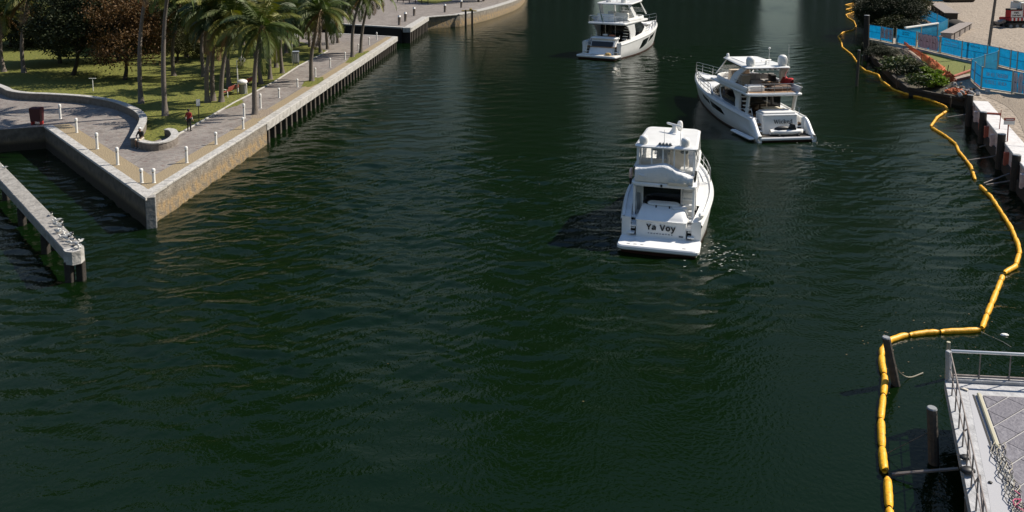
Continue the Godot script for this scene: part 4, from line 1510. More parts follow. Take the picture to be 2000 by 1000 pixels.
	for v: Vector2 in [Vector2(-2.25, -2.65), Vector2(-1.1, -2.65), Vector2(0, -2.65), Vector2(1.1, -2.65), Vector2(2.25, -2.65), Vector2(-2.25, -4), Vector2(2.25, -4)]:
		st = stn()
		cyl(st, Vector3(v.x, 3.5, v.y), Vector3(v.x, 4.3, v.y), 0.022, 0.022, 5)
		part("rail_post", st, M.steel, t)
	# hardtop on raked side panels
	for s: float in [-1, 1]:
		st = stn()
		panel_on(st, [Vector2(-5.4, 3.9), Vector2(-6.5, 3.9), Vector2(-6.1, 4.7), Vector2(-5.0, 5.36), Vector2(-4.0, 5.36), Vector2(-5.0, 4.7)], func(_z: float, y: float) -> float: return lerpf(2.2, 1.75, clampf((y - 3.9) / 1.5, 0, 1)), s, 0.09)
		part("arch", st, M.gelcoat, t)
		pillar(t, Vector3(s * 1.7, 3.95, -11.0), Vector3(s * 1.45, 5.42, -9.3), 0.09, 0.14)
	hardtop(t, 1.95, -3.9, -9.9, 5.36, 0.3, 0.82, 0.1)
	st = stn()
	cbox(st, Vector3(0, 5.6, -7.6), Vector3(2.3, 0.08, 2.8), 0.03, Basis(Vector3.RIGHT, 0.016))
	part("sunroof", st, M.white, t)
	for i in 5:
		st = stn()
		cbox(st, Vector3(-0.9 + i * 0.45, 5.27, -4.1 - 0.1 * (i % 2)), Vector3(0.2, 0.14, 0.3), 0.03)
		part("roof_light", st, M.white, t)
	radome(t, Vector3(-1.25, 5.53, -4.6), 0.36, 0.85)
	radome(t, Vector3(1.45, 5.53, -4.5), 0.38, 0.95)
	radome(t, Vector3(-1.3, 5.5, -9.4), 0.14, 0.5)
	st = stn()
	cbox(st, Vector3(0.25, 5.95, -5.0), Vector3(1.3, 0.1, 0.15), 0.04, Basis(Vector3.UP, 0.5))
	cyl(st, Vector3(0.25, 5.5, -5.0), Vector3(0.25, 5.95, -5.0), 0.1, 0.07, 8)
	part("radar", st, M.white, t)
	whip(t, Vector3(0.6, 5.5, -5.2), Vector3(0.6, 6.9, -5.2))
	whip(t, Vector3(1.9, 4.9, -4.2), Vector3(1.85, 7.4, -4.3))
	st = stn(true)
	ball(st, Vector3(0.6, 6.95, -5.2), Vector3(0.12, 0.1, 0.12), 8)
	part("anchor_light", smooth(st), M.white, t)
	# windscreen of the flybridge and folded bimini on the port bow
	pane(t, Vector3(-1.6, 4.0, -11.2), Vector3(1.6, 4.0, -11.2), Vector3(1.35, 4.75, -10.6), Vector3(-1.35, 4.75, -10.6), "wind_deflector")
	bow_rail(t, p, 0.42, 0.95, 3, 0.075)
	st = stn()
	cbox(st, Vector3(0, 2.5, -17.0), Vector3(1.7, 0.14, 1.8), 0.06)
	part("bow_sun_pad", st, M.nonskid, t)


# ---------- the right bank ----------
const GY := 1.6


func build_right_bank() -> void:
	var shore := PackedVector2Array([Vector2(29, -40), Vector2(33.35, -52.47), Vector2(43.03, -76.12), Vector2(45.42, -81.68), Vector2(44.72, -83.67), Vector2(43.95, -84.86), Vector2(42.87, -87.97), Vector2(44.41, -94.16), Vector2(46.95, -103.00), Vector2(49.69, -112.58), Vector2(54.30, -125.36), Vector2(66.06, -153.81), Vector2(85.72, -201.91), Vector2(107.43, -256.54), Vector2(137.30, -332.34)])
	var inner := PackedVector2Array([Vector2(30, -40), Vector2(33.49, -52.47), Vector2(43.67, -77.13), Vector2(45.31, -81.01), Vector2(46.71, -85.93), Vector2(47.79, -90.75), Vector2(49.71, -97.78), Vector2(53.04, -107.96), Vector2(54.87, -115.02), Vector2(55.34, -119.84), Vector2(54.82, -125.76), Vector2(64.41, -148.50), Vector2(83.66, -194.83), Vector2(104.46, -246.57), Vector2(134.35, -321.41)])
	var pts := inner.duplicate()
	pts.append_array(PackedVector2Array([Vector2(215, -420), Vector2(420, -420), Vector2(420, -40)]))
	var st := stn()
	sheet(st, pts, GY)
	struct("site_ground", st, M.sand)
	# the rough bank that slopes from the site down to the low shore wall
	st = stn(true)
	var bn := noise(0.35, FastNoiseLite.TYPE_SIMPLEX_SMOOTH, 3, 91)
	var brows := []
	for k in 9:
		var f := k / 8.0
		var row := PackedVector3Array()
		for i in range(2, shore.size() - 1):
			for h in 6:
				var q := shore[i].lerp(shore[i + 1], h / 6.0).lerp(inner[i].lerp(inner[i + 1], h / 6.0), f)
				var y := lerpf(0.66 if i > 2 else 1.4, GY - 0.02, smoothstep(0.0, 1.0, f)) + 0.28 * bn.get_noise_2d(q.x, q.y) * sin(f * PI)
				row.append(v3(q, y))
		brows.append(row)
	loft(st, brows, false)
	struct("bank_slope", smooth(st), mottled([L(0.03, 0.028, 0.016), L(0.085, 0.07, 0.042), L(0.17, 0.14, 0.095)], 0.4, 0.95, 1.5, 71, 0.03))
	# churned sand with tracks and heaps, raised above the sheet
	st = stn(true)
	var n := noise(0.16, FastNoiseLite.TYPE_SIMPLEX_SMOOTH, 4, 44)
	var rows := []
	for j in 90:
		var row := PackedVector3Array()
		var z := -62.0 - 1.55 * j
		for i in 70:
			var x0: float = lerpf(49.0, 62.0, smoothstep(-62, -90, z))
			x0 = lerpf(x0, 68.0, smoothstep(-92, -130, z)) + 2.0 + 40.0 * smoothstep(-130, -215, z)
			var x := x0 + i * 1.1
			var y := GY + 0.02 + (0.5 + 0.5 * n.get_noise_2d(x, z)) * 0.55 * smoothstep(0.0, 3.0, i * 1.0) + 0.06 * sin(x * 3.1 + z * 0.7) * smoothstep(1, 4, i)
			row.append(Vector3(x, y, z))
		rows.append(row)
	loft(st, rows, false)
	struct("churned_sand", smooth(st), M.sand)
	# shore wall
	var wl := thing("bank_wall", "dark timber and rubble bank wall under the building site shrubs", "bank wall")
	st = stn()
	face(st, shore.slice(0, 4), -0.8, 1.4)
	face(st, shore.slice(3), -0.8, 0.68)
	part("wall_face", st, M.timber, wl)
	for i in range(2, 9):
		var a := v3(shore[i + 1], 0.74)
		var b := v3(shore[i + 2], 0.74)
		st = stn()
		beam(st, a, b, 0.35, 0.3, 0.03)
		part("cap_timber", st, M.dark_bark, wl)

	# white capped bulkhead with pink face
	var bw := thing("bulkhead", "white-topped bulkhead with pinkish face and red pilasters along the building site", "bulkhead")
	var cap := mottled([L(0.46, 0.44, 0.43), L(0.6, 0.58, 0.565), L(0.65, 0.63, 0.62)], 0.3, 0.85, 0.4, 88)
	var o0 := Vector2(41.83, -73.95)
	var o1 := Vector2(32.80, -51.63)
	var dir := (o1 - o0).normalized()
	var inn := Vector2(-dir.y, dir.x) * -1.0
	if inn.x < 0:
		inn = -inn
	for i in 5:
		var a := o0.lerp(o1, i / 4.0)
		var b := o0.lerp(o1, (i + 1) / 4.0) - dir * 0.06
		var drop: float = 0.0 if i == 0 else -0.1
		st = stn()
		beam(st, v3(a + inn * 0.62, 1.98 + drop), v3(b + inn * 0.62, 1.98 + drop), 1.3, 0.24, 0.03)
		part("cap_slab", st, cap, bw)
		st = stn()
		beam(st, v3(a + inn * 0.16, 1.35 + drop * 0.5), v3(b + inn * 0.16, 1.35 + drop * 0.5), 0.3, 1.0, 0.02)
		part("face_panel", st, M.pinkwall, bw)
		for f: float in [0.12, 0.62]:
			st = stn()
			var q := a.lerp(b, f) - inn * 0.12
			cbox(st, v3(q, 1.3 + drop), Vector3(0.34, 0.95, 0.34), 0.03, Basis(Vector3.UP, atan2(dir.x, dir.y)))
			part("pilaster", st, M.pinkwall if i % 2 == 0 else M.rustred, bw)
	st = stn()
	beam(st, v3(o0.lerp(o1, 0.25) + inn * 0.0, 2.06), v3(o0.lerp(o1, 0.25) + inn * 1.4, 2.06), 0.12, 0.2, 0.02)
	part("red_step", st, M.rustred, bw)
	st = stn()
	beam(st, v3(o0, 0.4), v3(o1 + dir * 6, 0.4), 0.3, 0.9, 0.0)
	part("waling", st, M.timber, bw)
	# fender piles before the bulkhead
	var fl := ["tall dark fender pile at the inner end of the bulkhead", "dark fender pile second along the bulkhead", "dark fender pile beside the small sign on the bulkhead", "dark fender pile nearest the camera along the bulkhead"]
	var tops := [Vector3(40.92, 2.80, -72.72), Vector3(38.38, 2.60, -66.12), Vector3(35.28, 2.57, -58.30), Vector3(33.14, 2.39, -52.99)]
	for i in 4:
		var t := thing("fender_pile", fl[i], "pile", Vector3(tops[i].x, 0, tops[i].z), 0, "fender piles along the bulkhead")
		st = stn()
		cyl(st, Vector3(0, -1, 0), Vector3(0, tops[i].y, 0), 0.29, 0.26, 10)
		part("shaft", st, M.timber, t)
		st = stn()
		cyl(st, Vector3(0, tops[i].y, 0), Vector3(0, tops[i].y + 0.05, 0), 0.28, 0.24, 10)
		part("cap", st, M.grey, t)
	# sign and stake on the bulkhead
	var sg := thing("notice_board", "small white and red notice board on a post over the bulkhead", "sign", Vector3(35.79, 1.40, -58.46))
	st = stn()
	cyl(st, Vector3(0, 0, 0), Vector3(0, 2.0, 0), 0.05, 0.05, 6)
	part("post", st, M.rustred, sg)
	st = stn()
	cbox(st, Vector3(0.0, 2.0, 0.08), Vector3(0.78, 0.3, 0.05), 0.01)
	part("board", st, M.white, sg)
	st = stn()
	cbox(st, Vector3(0.0, 2.25, 0.08), Vector3(0.78, 0.2, 0.06), 0.01)
	part("red_header", st, M.rustred, sg)
	st = stn()
	cbox(st, Vector3(0.0, 2.25, 0.12), Vector3(0.55, 0.05, 0.02))
	part("header_stripe", st, M.white, sg)
	var sk := thing("stake", "thin red stake standing on the bulkhead", "stake", Vector3(37.59, 1.60, -62.52))
	st = stn()
	cyl(st, Vector3.ZERO, Vector3(0.05, 1.9, 0), 0.035, 0.03, 6)
	part("shaft", st, M.rustred, sk)

	# mooring pipes that hold the boom off the wall
	for k: Array in [["long grey pipe from boom to inner fender pile", Vector3(40.72, 0.12, -75.94), Vector3(42.79, 0.50, -75.75)], ["thin grey pipe low on the water by the second pile", Vector3(37.31, 0.10, -64.50), Vector3(38.78, 0.40, -64.82)], ["brown pipe from boom to the third fender pile", Vector3(33.79, 0.12, -60.14), Vector3(36.27, 0.50, -60.19)], ["upper of two crossed pipes by the nearest pile", Vector3(31.83, 0.12, -54.24), Vector3(34.55, 0.70, -55.22)], ["lower of two crossed pipes by the nearest pile", Vector3(31.79, 0.12, -53.88), Vector3(34.05, 0.50, -53.91)], ["rusty pipe from boom to the tiled dock", Vector3(11.53, 0.10, -23.31), Vector3(13.26, 0.60, -22.84)]]:
		st = stn()
		cyl(st, k[1], k[2], 0.05, 0.05, 6)
		tag(part("mooring_pipe", st, M.girder), k[0], "pipe", "pipes that hold the boom off the wall")
	# stakes and piles in the water
	for k: Array in [["tall leaning stake in the water beside the boom bend", Vector3(39.53, 4.25, -93.36), Vector3(39.74, 0.00, -94.05), 0.17], ["thin stake under the shrubs at the bank", Vector3(43.95, 2.31, -93.36), Vector3(43.76, 0.00, -92.67), 0.07], ["short thin stake close to the bank wall", Vector3(43.79, 1.04, -81.25), Vector3(43.86, 0.00, -81.25), 0.08], ["dark corner pile at the end of the blue hoarding", Vector3(49.76, 6.38, -115.58), Vector3(50.02, 0.00, -115.58), 0.4], ["thin stake left of the shrubs", Vector3(46.84, 1.52, -109.58), Vector3(46.92, 0.00, -109.58), 0.09], ["leaning grey pile inside the boom near the dock", Vector3(13.68, 1.79, -28.69), Vector3(14.16, 0.00, -28.62), 0.16], ["stout dark pile standing left of the dock", Vector3(12.98, 1.82, -23.99), Vector3(13.17, 0.00, -23.99), 0.165], ["broken dark pile against the dock at the picture's foot", Vector3(12.67, 0.84, -21.13), Vector3(12.44, 0.00, -20.54), 0.17]]:
		var t := thing("mooring_pile", k[0], "pile", k[2])
		var top: Vector3 = k[1] - k[2]
		st = stn()
		cyl(st, -top * 0.4 - Vector3(0, 0.3, 0), top, k[3], k[3] * 0.93, 10)
		part("shaft", st, M.pile if k[3] < 0.18 else M.timber, t)
		st = stn()
		cyl(st, top, top + Vector3(0, 0.04, 0), k[3] * 0.97, k[3] * 0.8, 10)
		part("cap", st, M.grey, t)
	var rope := []
	for i in 13:
		var f := i / 12.0
		rope.append(Vector3(13.85, 1.19, -28.69).lerp(Vector3(15.49, 0.05, -29.41), f) - Vector3(0, 1.1 * sin(f * PI) * (1.0 - f * 0.4), 0) * 0.6)
	st = stn()
	tube(st, rope, 0.02, 5)
	tag(part("mooring_rope", st, M.rope), "slack pale rope hanging from the leaning grey pile", "rope")
	st = stn()
	tube(st, [Vector3(11.86, 0.10, -24.36), Vector3(12.99, 1.07, -23.99)], 0.012, 5)
	tag(part("mooring_rope", st, M.pile), "taut thin line from boom to the stout pile", "rope")
	st = stn()
	tube(st, [Vector3(19.49, 0.10, -32.64), Vector3(19.99, 0.02, -31.91), Vector3(20.05, 0.02, -31.47)], 0.015, 5)
	tag(part("mooring_rope", st, M.rope), "thin floating line trailing from the boom corner", "rope")
	st = stn()
	ball(st, Vector3(20.39, 0.03, -32.51), Vector3(0.18, 0.06, 0.1), 8)
	tag(part("plastic_bag", st, M.white), "crumpled white plastic bag afloat behind the boom", "bag")

	build_fences()
	build_site()


func fence_panel(t: Node3D, a: Vector3, b: Vector3, h: float, m: Material, lean := 0.0) -> void:
	var st := stn()
	var mid := (a + b) / 2.0 + Vector3(0, h / 2 + 0.12, 0)
	# a stretched sheet, bellied a little by the wind
	var rows := []
	var side := along(a, b).x
	for i in 7:
		var f := i / 6.0
		var q := a.lerp(b, lerpf(0.02, 0.98, f))
		var belly := side * (0.05 * sin(f * PI) + 0.012 * sin(f * 17.0 + a.x * 3.0) + lean)
		rows.append(PackedVector3Array([q + Vector3(0, 0.18, 0), q + Vector3(0, h * 0.5, 0) + belly, q + Vector3(0, h + 0.03, 0)]))
	loft(st, rows, false)
	part("panel", st, m, t)
	st = stn()
	cbox(st, mid, Vector3(0.065, 0.05, a.distance_to(b) - 0.14), 0.0, along(a, b))
	part("mid_rail", st, mat(L(0.01, 0.07, 0.22), 0.6), t)
	st = stn()
	beam(st, a + Vector3(0, 0.1, 0), b + Vector3(0, 0.1, 0), 0.09, 0.1, 0.01)
	part("base_rail", st, M.post_pale if rng.randf() < 0.75 else M.rustred, t)
	st = stn()
	beam(st, a + Vector3(0, h + 0.06, 0), b + Vector3(0, h + 0.06, 0), 0.06, 0.05, 0.01)
	part("top_rail", st, M.blue, t)


func fence_post(t: Node3D, a: Vector3, h: float) -> void:
	var st := stn()
	cbox(st, a + Vector3(0, h / 2 + 0.08, 0), Vector3(0.13, h + 0.16, 0.13), 0.015)
	part("post", st, M.post_pale, t)


# Paint on a panel: a flat sheet a few millimetres in front of it.
func paint(t: Node3D, a: Vector3, b: Vector3, y0: float, y1: float, m: Material) -> void:
	var out := (b - a).cross(Vector3.UP).normalized()
	if out.z < 0.0:
		out = -out
	out *= 0.075
	var st := stn()
	var q := [[a + out, y0, 0.0, 1.0], [a + out, y1, 0.0, 0.0], [b + out, y1, 1.0, 0.0], [a + out, y0, 0.0, 1.0], [b + out, y1, 1.0, 0.0], [b + out, y0, 1.0, 1.0]]
	for v: Array in q:
		st.set_uv(Vector2(v[2], v[3]))
		st.add_vertex(v[0] + Vector3(0, v[1], 0))
	part("spray_paint", st, m, t)


func stroke(im: Image, pts: Array, w: float, c: Color) -> void:
	for k in pts.size() - 1:
		var a: Vector2 = pts[k]
		var b: Vector2 = pts[k + 1]
		var n := int(a.distance_to(b)) + 1
		for i in n + 1:
			var p := a.lerp(b, float(i) / n)
			for x in range(int(p.x - w), int(p.x + w) + 1):
				for y in range(int(p.y - w), int(p.y + w) + 1):
					if x >= 0 and y >= 0 and x < im.get_width() and y < im.get_height() and Vector2(x, y).distance_to(p) <= w:
						im.set_pixel(x, y, c)


func spray_material(kind: int) -> StandardMaterial3D:
	var im := Image.create(256, 128, false, Image.FORMAT_RGBA8)
	im.fill(Color(0, 0, 0, 0))
	var ink := L(0.02, 0.018, 0.03)
	var fill := L(0.44, 0.43, 0.48)
	var r := RandomNumberGenerator.new()
	r.seed = 50 + kind
	if kind == 0 or kind == 1:
		# fat rounded letters, grey with dark outlines
		var n := 6 if kind == 0 else 3
		for i in n:
			var cx := 28.0 + i * 200.0 / (n - 1)
			var s := []
			for k in 7:
				s.append(Vector2(cx + 9.0 * sin(k * 1.3 + i * 2.1), 22 + k * 14.0 + 6.0 * sin(i * 1.7)))
			stroke(im, s, 27.0 if kind == 0 else 40.0, ink)
		for i in n:
			var cx := 28.0 + i * 200.0 / (n - 1)
			var s := []
			for k in 7:
				s.append(Vector2(cx + 9.0 * sin(k * 1.3 + i * 2.1), 22 + k * 14.0 + 6.0 * sin(i * 1.7)))
			stroke(im, s, 24.5 if kind == 0 else 37.0, fill)
		for i in n:
			var cx := 28.0 + i * 200.0 / (n - 1)
			stroke(im, [Vector2(cx - 14, 24), Vector2(cx - 6, 40 + r.randf() * 20), Vector2(cx - 10, 70), Vector2(cx - 2, 108)], 1.8, ink)
			stroke(im, [Vector2(cx + 12, 18 + r.randf() * 30), Vector2(cx + 4, 46), Vector2(cx + 10, 60 + r.randf() * 20)], 1.5, L(0.12, 0.05, 0.1))
			if i % 2 == 0:
				stroke(im, [Vector2(cx - 8, 60), Vector2(cx + 18, 64)], 3.0, ink)
	elif kind == 2:
		for k in 2:
			var p := Vector2(70, 34 + k * 34)
			for i in 9:
				var q := p + Vector2(6 + r.randf() * 12, 0)
				stroke(im, [p, p + Vector2(3, -12 - r.randf() * 8), q, q + Vector2(2, 10)], 1.6, ink)
				p = q
	elif kind == 3:
		stroke(im, [Vector2(70, 46), Vector2(50, 24), Vector2(72, 14), Vector2(80, 26), Vector2(56, 40), Vector2(66, 58)], 2.2, ink)
		for i in 8:
			stroke(im, [Vector2(96 + i * 15, 40 + r.randf() * 10), Vector2(102 + i * 15, 24 + r.randf() * 16), Vector2(108 + i * 15, 50 + r.randf() * 8)], 1.8, ink)
	else:
		# two lines of worn pale capitals, rubbed out beyond reading
		for row in 2:
			for i in 13:
				var x := 34.0 + i * 15.5 - row * 8
				if i == 5 + row * 2:
					continue
				var y0 := 22.0 + row * 50
				var c := L(0.33, 0.29, 0.33, 0.8)
				stroke(im, [Vector2(x, y0), Vector2(x, y0 + 24)], 1.7, c)
				if r.randf() < 0.7:
					stroke(im, [Vector2(x + 8, y0 + r.randf() * 8), Vector2(x + 8, y0 + 24)], 1.5, c)
				if r.randf() < 0.6:
					stroke(im, [Vector2(x, y0 + (24 if r.randf() < 0.5 else 2)), Vector2(x + 8, y0 + (22 if r.randf() < 0.5 else 2))], 1.5, c)
	var m := from_image(im, 0.75)
	m.transparency = BaseMaterial3D.TRANSPARENCY_ALPHA_SCISSOR
	m.alpha_scissor_threshold = 0.4
	return m


func build_fences() -> void:
	var sp := []
	for i in 5:
		sp.append(spray_material(i))
	var h := 2.15
	var t := thing("hoarding", "long row of blue site hoarding with grey graffiti along the shore", "fence")
	var b := [Vector3(55.67, 1.65, -128.13), Vector3(56.27, 1.65, -125.32), Vector3(56.54, 1.65, -121.98), Vector3(57.07, 1.65, -121.98), Vector3(57.61, 1.65, -116.98), Vector3(57.61, 1.65, -116.38), Vector3(57.69, 1.65, -110.73), Vector3(57.90, 1.65, -110.73), Vector3(57.96, 1.65, -105.59), Vector3(58.53, 1.65, -100.90), Vector3(58.70, 1.65, -98.71), Vector3(58.61, 1.65, -96.20), Vector3(58.66, 1.65, -94.99), Vector3(58.77, 1.65, -93.42), Vector3(59.07, 1.65, -89.72)]
	for i in b.size() - 1:
		fence_post(t, b[i], h)
		if b[i].distance_to(b[i + 1]) > 1.0:
			fence_panel(t, b[i], b[i + 1], h, M.blue)
	paint(t, b[1].lerp(b[2], 0.05), b[2].lerp(b[1], 0.03), 0.5, 2.1, sp[1])
	paint(t, b[3].lerp(b[4], 0.1), b[4].lerp(b[3], 0.1), 1.0, 2.15, sp[2])
	paint(t, b[5].lerp(b[6], 0.02), b[6].lerp(b[5], 0.02), 0.22, 2.2, sp[0])
	paint(t, b[7].lerp(b[8], 0.1), b[8].lerp(b[7], 0.1), 1.1, 2.15, sp[4])
	paint(t, b[8].lerp(b[9], 0.05), b[9].lerp(b[8], 0.15), 0.9, 2.2, sp[3])

	t = thing("hoarding", "nearer corner of blue hoarding with worn pale lettering", "fence")
	var c := [Vector3(56.58, 1.65, -95.39), Vector3(53.05, 1.65, -91.90), Vector3(49.82, 1.65, -88.66), Vector3(48.71, 1.65, -85.96), Vector3(47.47, 1.65, -82.50), Vector3(49.00, 1.65, -79.87), Vector3(49.64, 1.65, -78.48), Vector3(50.58, 1.65, -76.87)]
	for i in c.size() - 1:
		fence_post(t, c[i], h)
		fence_panel(t, c[i], c[i + 1], h, M.blue)
	paint(t, c[4].lerp(c[5], 0.04), c[5].lerp(c[4], 0.06), 0.2, 2.15, sp[4])
	paint(t, c[5].lerp(c[6], 0.08), c[6].lerp(c[5], 0.0), 0.2, 2.15, sp[1])

	t = thing("hoarding", "farther blue hoarding enclosure behind the graffiti row", "fence")
	var e := [Vector3(80.30, 3.80, -162.34), Vector3(80.29, 3.80, -159.69), Vector3(76.51, 3.80, -148.22), Vector3(72.98, 3.80, -137.79), Vector3(66.84, 3.80, -129.14), Vector3(62.43, 3.80, -125.41), Vector3(58.27, 3.80, -121.88)]
	for i in e.size():
		e[i].y = 1.65
	for i in e.size() - 1:
		fence_post(t, e[i], h)
		fence_panel(t, e[i], e[i + 1], h, M.blue)
	var st := stn()
	beam(st, e[4] + Vector3(0, h + 0.22, 0), e[6] + Vector3(0, h + 0.22, 0), 0.3, 0.22, 0.02)
	part("white_top_board", st, M.white, t)


func build_site() -> void:
	var st := stn()
	# ground patches
	sheet(st, PackedVector2Array([Vector2(56.54, -113.16), Vector2(56.75, -106.80), Vector2(56.69, -101.11), Vector2(52.34, -93.23), Vector2(50.10, -92.10), Vector2(47.64, -89.90), Vector2(48.61, -94.39), Vector2(51.51, -102.94)]), 1.62)
	struct("site_grass", st, M.site_grass)
	st = stn(true)
	var n := noise(0.5, FastNoiseLite.TYPE_SIMPLEX_SMOOTH, 3, 9)
	var rows := []
	var p0 := Vector3(43.91, 1.60, -77.13)
	for j in 40:
		var row := PackedVector3Array()
		for i in 34:
			var q := Vector3(35.5 + i * 0.6 + (1.0 - j / 39.0) * 0.0, 0, -50.0 - j * 0.75)
			q.x += smoothstep(-50.0, -79.0, q.z) * 10.2
			q.y = 1.62 + 0.22 * (0.6 + n.get_noise_2d(q.x, q.z)) * smoothstep(0.0, 3.0, i * 1.0)
			row.append(q)
		rows.append(row)
	loft(st, rows, false)
	struct("rubble_ground", smooth(st), M.dirt)
	# stones lying about: too many to count
	var mm := MultiMesh.new()
	mm.transform_format = MultiMesh.TRANSFORM_3D
	st = stn()
	ball(st, Vector3.ZERO, Vector3(1, 0.6, 0.8), 6)
	mm.mesh = st.commit()
	mm.instance_count = 900
	for i in 900:
		var q := Vector3(36.5 + rng.randf() * 18.0, 0, -50.0 - rng.randf() * 29.0)
		q.x += smoothstep(-50.0, -79.0, q.z) * 10.2
		q.y = 1.72 + 0.1 * n.get_noise_2d(q.x, q.z)
		mm.set_instance_transform(i, Transform3D(Basis.from_euler(Vector3(rng.randf() * 3, rng.randf() * 6, 0)).scaled(Vector3.ONE * (0.04 + 0.13 * pow(rng.randf(), 3))), q))
	var mi := MultiMeshInstance3D.new()
	mi.multimesh = mm
	mi.material_override = M.dirt
	mi.name = "loose_stones"
	mi.set_meta("kind", "stuff")
	mi.set_meta("label", "loose stones scattered over the bare ground behind the bulkhead")
	add_child(mi)

	# utility pole
	var t := thing("utility_pole", "tall thin brown utility pole behind the blue hoarding", "pole", Vector3(61.54, 1.65, -106.08))
	st = stn()
	cyl(st, Vector3.ZERO, Vector3(61.99, 9.34, -106.08) - Vector3(61.54, 1.65, -106.08) + Vector3(0.2, 1.6, 0), 0.2, 0.15, 8)
	part("shaft", st, M.bark, t)
	t = thing("broom", "short pole with pale head leaning on the blue hoarding", "pole", Vector3(59.64, 1.70, -103.78))
	st = stn()
	cyl(st, Vector3.ZERO, Vector3(-0.35, 1.2, 0.2), 0.045, 0.045, 6)
	part("handle", st, M.dark, t)
	st = stn()
	cbox(st, Vector3(-0.47, 1.6, 0.25), Vector3(0.2, 0.8, 0.12), 0.03, Basis(Vector3.BACK, 0.25))
	part("head", st, M.white, t)
	# tilted prop behind the row
	st = stn()
	beam(st, Vector3(58.63, 1.65, -106.58), Vector3(60.40, 3.41, -107.59), 0.08, 0.08)
	tag(part("prop", st, M.dark), "thin dark prop leaning on the blue hoarding", "prop")

	# box girders lying on the sand
	for k: Array in [["weathered brown box girder lying behind the far hoarding", Vector3(95.34, 1.60, -185.47), Vector3(84.11, 1.60, -157.64), 2.6, 1.5, M.dark_bark], ["pale grey box girder lying on the sand behind the hoarding", Vector3(65.71, 1.60, -124.39), Vector3(78.56, 1.60, -142.09), 1.8, 1.15, M.girder]]:
		t = thing("box_girder", k[0], "girder")
		var up := Vector3(0, k[4] / 2 + 0.15, 0)
		st = stn()
		beam(st, k[1] + up, k[2] + up, k[3] * 0.8, k[4], 0.03)
		part("web", st, k[5], t)
		st = stn()
		beam(st, k[1] + Vector3(0, k[4] + 0.2, 0), k[2] + Vector3(0, k[4] + 0.2, 0), k[3], 0.1, 0.02)
		part("top_flange", st, M.girder, t)
		st = stn()
		beam(st, k[1] + Vector3(0, 0.1, 0), k[2] + Vector3(0, 0.1, 0), k[3], 0.1, 0.02)
		part("bottom_flange", st, M.girder, t)
		for i in 4:
			st = stn()
			var q: Vector3 = k[1].lerp(k[2], (i + 0.5) / 4.0) + up
			cbox(st, q, Vector3(k[3] * 0.94, k[4] - 0.04, 0.08), 0.0, along(k[1], k[2]))
			part("stiffener", st, k[5], t)
	# heap of dark earth
	st = stn(true)
	rows = []
	for i in 8:
		var a := PI / 2 * i / 7.0
		var row := PackedVector3Array()
		for j in 20:
			var r := cos(a) * (1.0 + 0.2 * n.get_noise_2d(j * 1.7, i * 2.0))
			row.append(Vector3(76.50, 1.50, -142.19) + Vector3(cos(TAU * j / 20) * r * 2.3, sin(a) * 2.0, sin(TAU * j / 20) * r * 2.0))
		rows.append(row)
	loft(st, rows)
	tag(part("earth_heap", smooth(st), M.timber), "rounded heap of dark earth between the two girders", "heap")
	# blue skip and a dark pontoon at the top of the picture
	t = thing("site_container", "blue site container at the back of the sandy ground", "container", Vector3(112.54, 1.60, -218.72))
	st = stn()
	cbox(st, Vector3(0, 1.35, 0), Vector3(9, 2.5, 2.5), 0.05)
	part("body", st, mat(L(0.12, 0.42, 0.55), 0.5), t)
	for i in 12:
		st = stn()
		cbox(st, Vector3(-4.1 + i * 0.75, 1.35, 1.27), Vector3(0.3, 2.1, 0.08), 0.02)
		part("rib", st, mat(L(0.1, 0.36, 0.48), 0.5), t)
	t = thing("steel_skid", "low rusty steel skid lying on the sand", "skid", Vector3(116.07, 1.60, -214.67), 0.2)
	st = stn()
	loft(st, [slab_plan(3.4, 1.4, -1.4, 0.05, 0.2), slab_plan(3.8, 1.7, -1.7, 0.7, 0.2), slab_plan(3.6, 1.5, -1.5, 0.95, 0.2)])
	part("body", st, M.dark_bark, t)
	st = stn()
	cbox(st, Vector3(0.6, 1.15, 0), Vector3(4.0, 0.4, 1.6), 0.05)
	part("top_frame", st, M.girder, t)
	build_crane()
	build_net()


